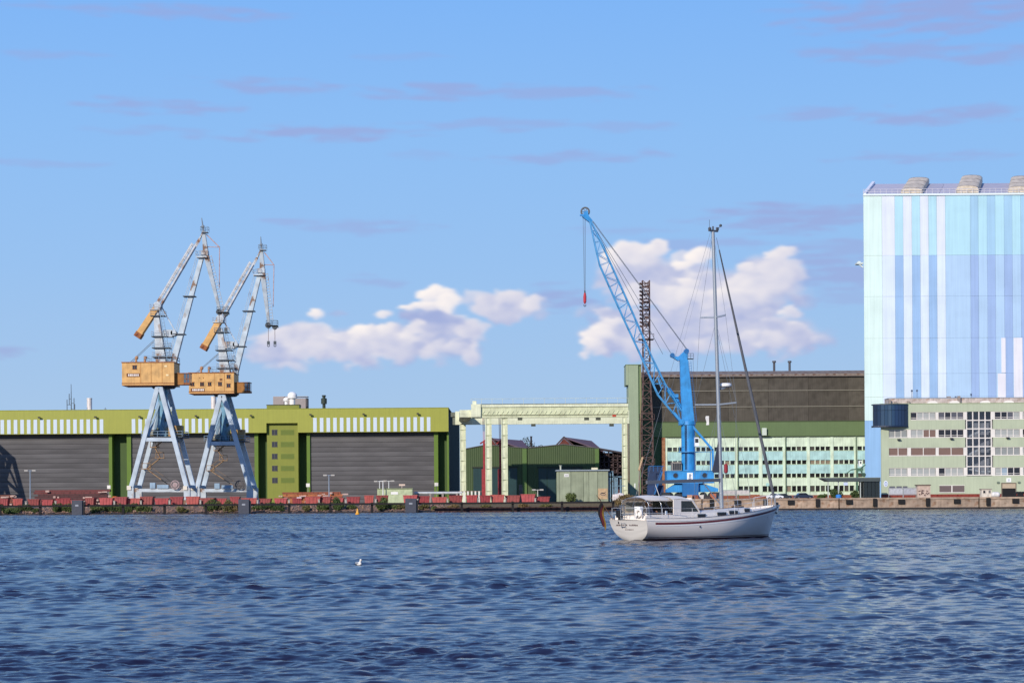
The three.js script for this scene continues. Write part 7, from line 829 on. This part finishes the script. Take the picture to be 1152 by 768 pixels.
  const fs0 = V(L - 0.15, 2.15, 0), fs1 = mt.clone().add(V(0.3, -0.35, 0)); add('forestay', [rod(V(L, 1.95, 0), fs1, 0.016, 0.016, 5)], steel); add('furled_genoa', [rod(fs0, fs0.clone().lerp(fs1, 0.1), 0.075, 0.105, 12), rod(fs0.clone().lerp(fs1, 0.1), fs0.clone().lerp(fs1, 0.5), 0.105, 0.09, 12), rod(fs0.clone().lerp(fs1, 0.5), fs0.clone().lerp(fs1, 0.955), 0.09, 0.04, 12)], paint('#62656c', { map: texGrime, scale: 1.5, rough: 0.9 })); add('furling_drum', [rod(V(L - 0.02, 2.0, 0), V(L - 0.05, 2.14, 0), 0.13, 0.13, 14)], paint('#2c2e33', { map: null }));
  const bm0 = V(mx - 0.1, 3.55, 0), bm1 = V(1.55, 3.42, 0); add('boom', [beam(bm0, bm1, 0.2, 0.15)], paint('#6d6f74', { map: null, rough: 0.5, metal: 0.3 })); add('boom_vang', [rod(V(mx - 0.15, 2.1, 0), V(mx - 1.6, 3.4, 0), 0.035)], alu); add('mainsheet', [rod(V(2.2, 3.4, 0), V(2.6, 2.55, 0), 0.02, 0.02, 5)], paint('#dcd6cc', { map: null })); add('topping_lift', [rod(bm1, mt, 0.006, 0.006, 4)], paint('#6c737b', { map: null, rough: 0.6 }));
  add('furled_main_clew', [(() => { const g = prism([[mx - 0.14, 4.0], [mx - 0.72, 4.0], [mx - 0.8, 4.12], [mx - 0.16, 6.25]], -0.02, 0.02, 0.008); return g; })()], paint('#4c4e58', { map: null, rough: 0.9 })); add('fender_bag', [new THREE.CapsuleGeometry(0.13, 0.34, 6, 14).translate(mx + 0.28, 4.25, 0.1)], paint('#8c2028', { map: null, rough: 0.7 }));
  add('radar_scanner', [new THREE.LatheGeometry([[0, -0.1], [0.29, -0.12], [0.34, -0.05], [0.34, 0.05], [0.27, 0.12], [0, 0.13]].map(([a, b]) => new THREE.Vector2(a, b)), 28).translate(mx + 0.42, 9.35, 0)], paint('#e3e2df', { map: null, rough: 0.4 }), MA); add('radar_bracket', [beam(V(mx, 9.1, 0), V(mx + 0.42, 9.25, 0), 0.08, 0.2)], alu, MA);
  add('courtesy_flag', [surf((u, v) => V(7.85 + 0.05 * Math.sin(v * 6) * (1 - u) + u * 0.14, lerp(6.95, 7.5, v), -1.3 + u * 0.12), 4, 6, false)], paint('#d6d4d0', { map: null, rough: 0.9 }));
  // ensign: black, red and gold, hanging in folds from a raked staff, each band a cloth strip
  const st0 = V(0.0, 1.25, -1.25), st1 = V(-1.15, 2.68, -1.45), dirS = st1.clone().sub(st0); const E = thing('ensign', 'black, red and gold ensign drooping from the staff at the stern', 'flag', base); E.rotation.y = PSI; part(E, 'staff', [rod(st0, st1, 0.02, 0.016, 8)], teak, true); void dirS;
  const cloth = (u, v) => { const p = st1.clone().lerp(st0, 0.04 + u * 0.42), f = Math.min(1, v * 3.2), fold = Math.sin(v * 7 + u * 2.2) * 0.06 * f; return V(p.x + 0.1 * f + 0.1 * v - 0.16 * v * u + fold, p.y - v * (1.5 + 0.1 * Math.sin(u * 6)) + 0.12 * f * (1 - v), p.z + 0.2 * Math.sin(Math.min(1, v * 2.6) * Math.PI) * (0.8 - u) + fold * 0.8); };
  [['black_band', '#141116', 0, 0.36], ['red_band', '#5f151d', 0.36, 0.7], ['gold_band', '#94701f', 0.7, 1]].forEach(([n, c, a, b]) => part(E, n, [surf((u, v) => cloth(lerp(a, b, u), v), 6, 26, false)], paint(c, { map: null, rough: 0.9, transmission: 0.2, thickness: 0 }), true));
  // the person at the helm
  const PB = V(1.12, 1.42, 0.62), H = thing('person', 'person in navy jacket and white cap sitting at the boat helm', 'person', base); H.rotation.y = PSI;
  const J = (x, y, z) => V(PB.x + x, PB.y + y, PB.z + z), bones = [[J(0, 0.02, 0), J(0, 0.3, 0), 0.15, 0.15], [J(0, 0.3, 0), J(0.02, 0.48, 0), 0.16, 0.13], [J(0.02, 0.48, -0.17), J(0.02, 0.48, 0.17), 0.075, 0.075], [J(0.02, 0.48, 0.19), J(0.06, 0.2, 0.27), 0.062, 0.05], [J(0.06, 0.2, 0.27), J(0.34, 0.26, 0.2), 0.048, 0.036], [J(0.02, 0.48, -0.19), J(0.06, 0.2, -0.27), 0.062, 0.05], [J(0.06, 0.2, -0.27), J(0.34, 0.28, -0.18), 0.048, 0.036], [J(0, 0.03, 0.1), J(0.44, 0.08, 0.13), 0.095, 0.075], [J(0.44, 0.08, 0.13), J(0.46, -0.2, 0.13), 0.07, 0.055], [J(0, 0.03, -0.1), J(0.44, 0.08, -0.13), 0.095, 0.075], [J(0.44, 0.08, -0.13), J(0.46, -0.2, -0.13), 0.07, 0.055]];
  const skinB = [[J(0.03, 0.5, 0), J(0.05, 0.6, 0), 0.055, 0.055], [J(0.05, 0.66, 0), J(0.06, 0.74, 0), 0.088, 0.098], [J(0.12, 0.64, 0), J(0.13, 0.64, 0), 0.04, 0.04], [J(0.15, 0.69, 0), J(0.165, 0.675, 0), 0.018, 0.02], [J(0.05, 0.69, 0.09), J(0.05, 0.71, 0.095), 0.02, 0.02], [J(0.05, 0.69, -0.09), J(0.05, 0.71, -0.095), 0.02, 0.02]];
  for (const s of [1, -1]) { const w = J(0.34, s > 0 ? 0.26 : 0.28, s > 0 ? 0.2 : -0.18), pm = w.clone().add(V(0.07, 0.01, 0)); skinB.push([w, pm, 0.032, 0.036]); for (let i = 0; i < 4; i++) { const k = pm.clone().add(V(0.03, 0.0, (i - 1.5) * 0.021)), m2 = k.clone().add(V(0.035, -0.012, 0)), t2 = m2.clone().add(V(0.004, -0.035, 0)); skinB.push([k, m2, 0.0105, 0.01], [m2, t2, 0.0095, 0.0085]); } skinB.push([pm.clone().add(V(-0.01, 0, -0.03 * s)), pm.clone().add(V(0.03, 0.0, -0.055 * s)), 0.011, 0.009]); }
  const field = (list, cell, k) => { const lo = V(1e9, 1e9, 1e9), hi = V(-1e9, -1e9, -1e9); for (const [a, b, r1, r2] of list) for (const [p, r] of [[a, r1], [b, r2]]) { lo.min(p.clone().addScalar(-r - 0.06)); hi.max(p.clone().addScalar(r + 0.06)); } const size = Math.max(hi.x - lo.x, hi.y - lo.y, hi.z - lo.z) / 2, c = lo.clone().add(hi).multiplyScalar(0.5), n = Math.min(96, Math.ceil(size * 2 / cell)), mc = new MarchingCubes(n, paint('#888888', { map: null }), false, false, 200000); mc.isolation = 0; const ab = V(0, 0, 0), ap = V(0, 0, 0), p = V(0, 0, 0); for (let z = 0; z < n; z++) for (let y = 0; y < n; y++) for (let x = 0; x < n; x++) { p.set((x - n / 2) / (n / 2) * size + c.x, (y - n / 2) / (n / 2) * size + c.y, (z - n / 2) / (n / 2) * size + c.z); let d = 1e3; for (const [a, b, r1, r2] of list) { ab.subVectors(b, a); ap.subVectors(p, a); const t = clamp(ap.dot(ab) / Math.max(1e-9, ab.lengthSq())), e = ap.addScaledVector(ab, -t).length() - lerp(r1, r2, t), h = clamp(0.5 + 0.5 * (d - e) / k); d = lerp(d, e, h) - k * h * (1 - h); } mc.field[x + y * n + z * n * n] = -d; } mc.update(); const g = new THREE.BufferGeometry(), cnt = mc.count; g.setAttribute('position', new THREE.BufferAttribute(mc.positionArray.slice(0, cnt * 3), 3)); g.setAttribute('normal', new THREE.BufferAttribute(mc.normalArray.slice(0, cnt * 3), 3)); g.setAttribute('uv', new THREE.BufferAttribute(new Float32Array(cnt * 2), 2)); return g.scale(size, size, size).translate(c.x, c.y, c.z); };
  part(H, 'body', [field(skinB.slice(0, 6), 0.008, 0.02), field(skinB.slice(6, 16), 0.005, 0.006), field(skinB.slice(16), 0.005, 0.006)], paint('#b98468', { map: null, rough: 0.6 }), true); part(H, 'clothing', [field(bones, 0.02, 0.04)], paint('#20263c', { map: null, rough: 0.9 }), true);
  part(H, 'cap', [new THREE.SphereGeometry(0.112, 20, 10, 0, 6.283, 0, 1.5).scale(1, 0.9, 0.95).translate(PB.x + 0.055, PB.y + 0.745, PB.z), new THREE.CylinderGeometry(0.1, 0.1, 0.014, 20, 1, false, 0, Math.PI).scale(0.8, 1, 0.85).translate(PB.x + 0.13, PB.y + 0.75, PB.z)], paint('#e6e4e0', { map: null, rough: 0.8 }), true); part(H, 'hair', [ball(J(0.03, 0.69, 0), 0.1, 0.95, 0.9, 1, 16)], paint('#6d6259', { map: null, rough: 0.9 }), true); part(H, 'eye', [ball(J(0.148, 0.705, 0.033), 0.011), ball(J(0.148, 0.705, -0.033), 0.011)], paint('#22201f', { map: null }), true); part(H, 'mouth', [box(PB.x + 0.155, PB.x + 0.166, PB.y + 0.642, PB.y + 0.65, PB.z - 0.022, PB.z + 0.022)], paint('#8a4a44', { map: null }), true);
}

renderer.render(scene, camera);
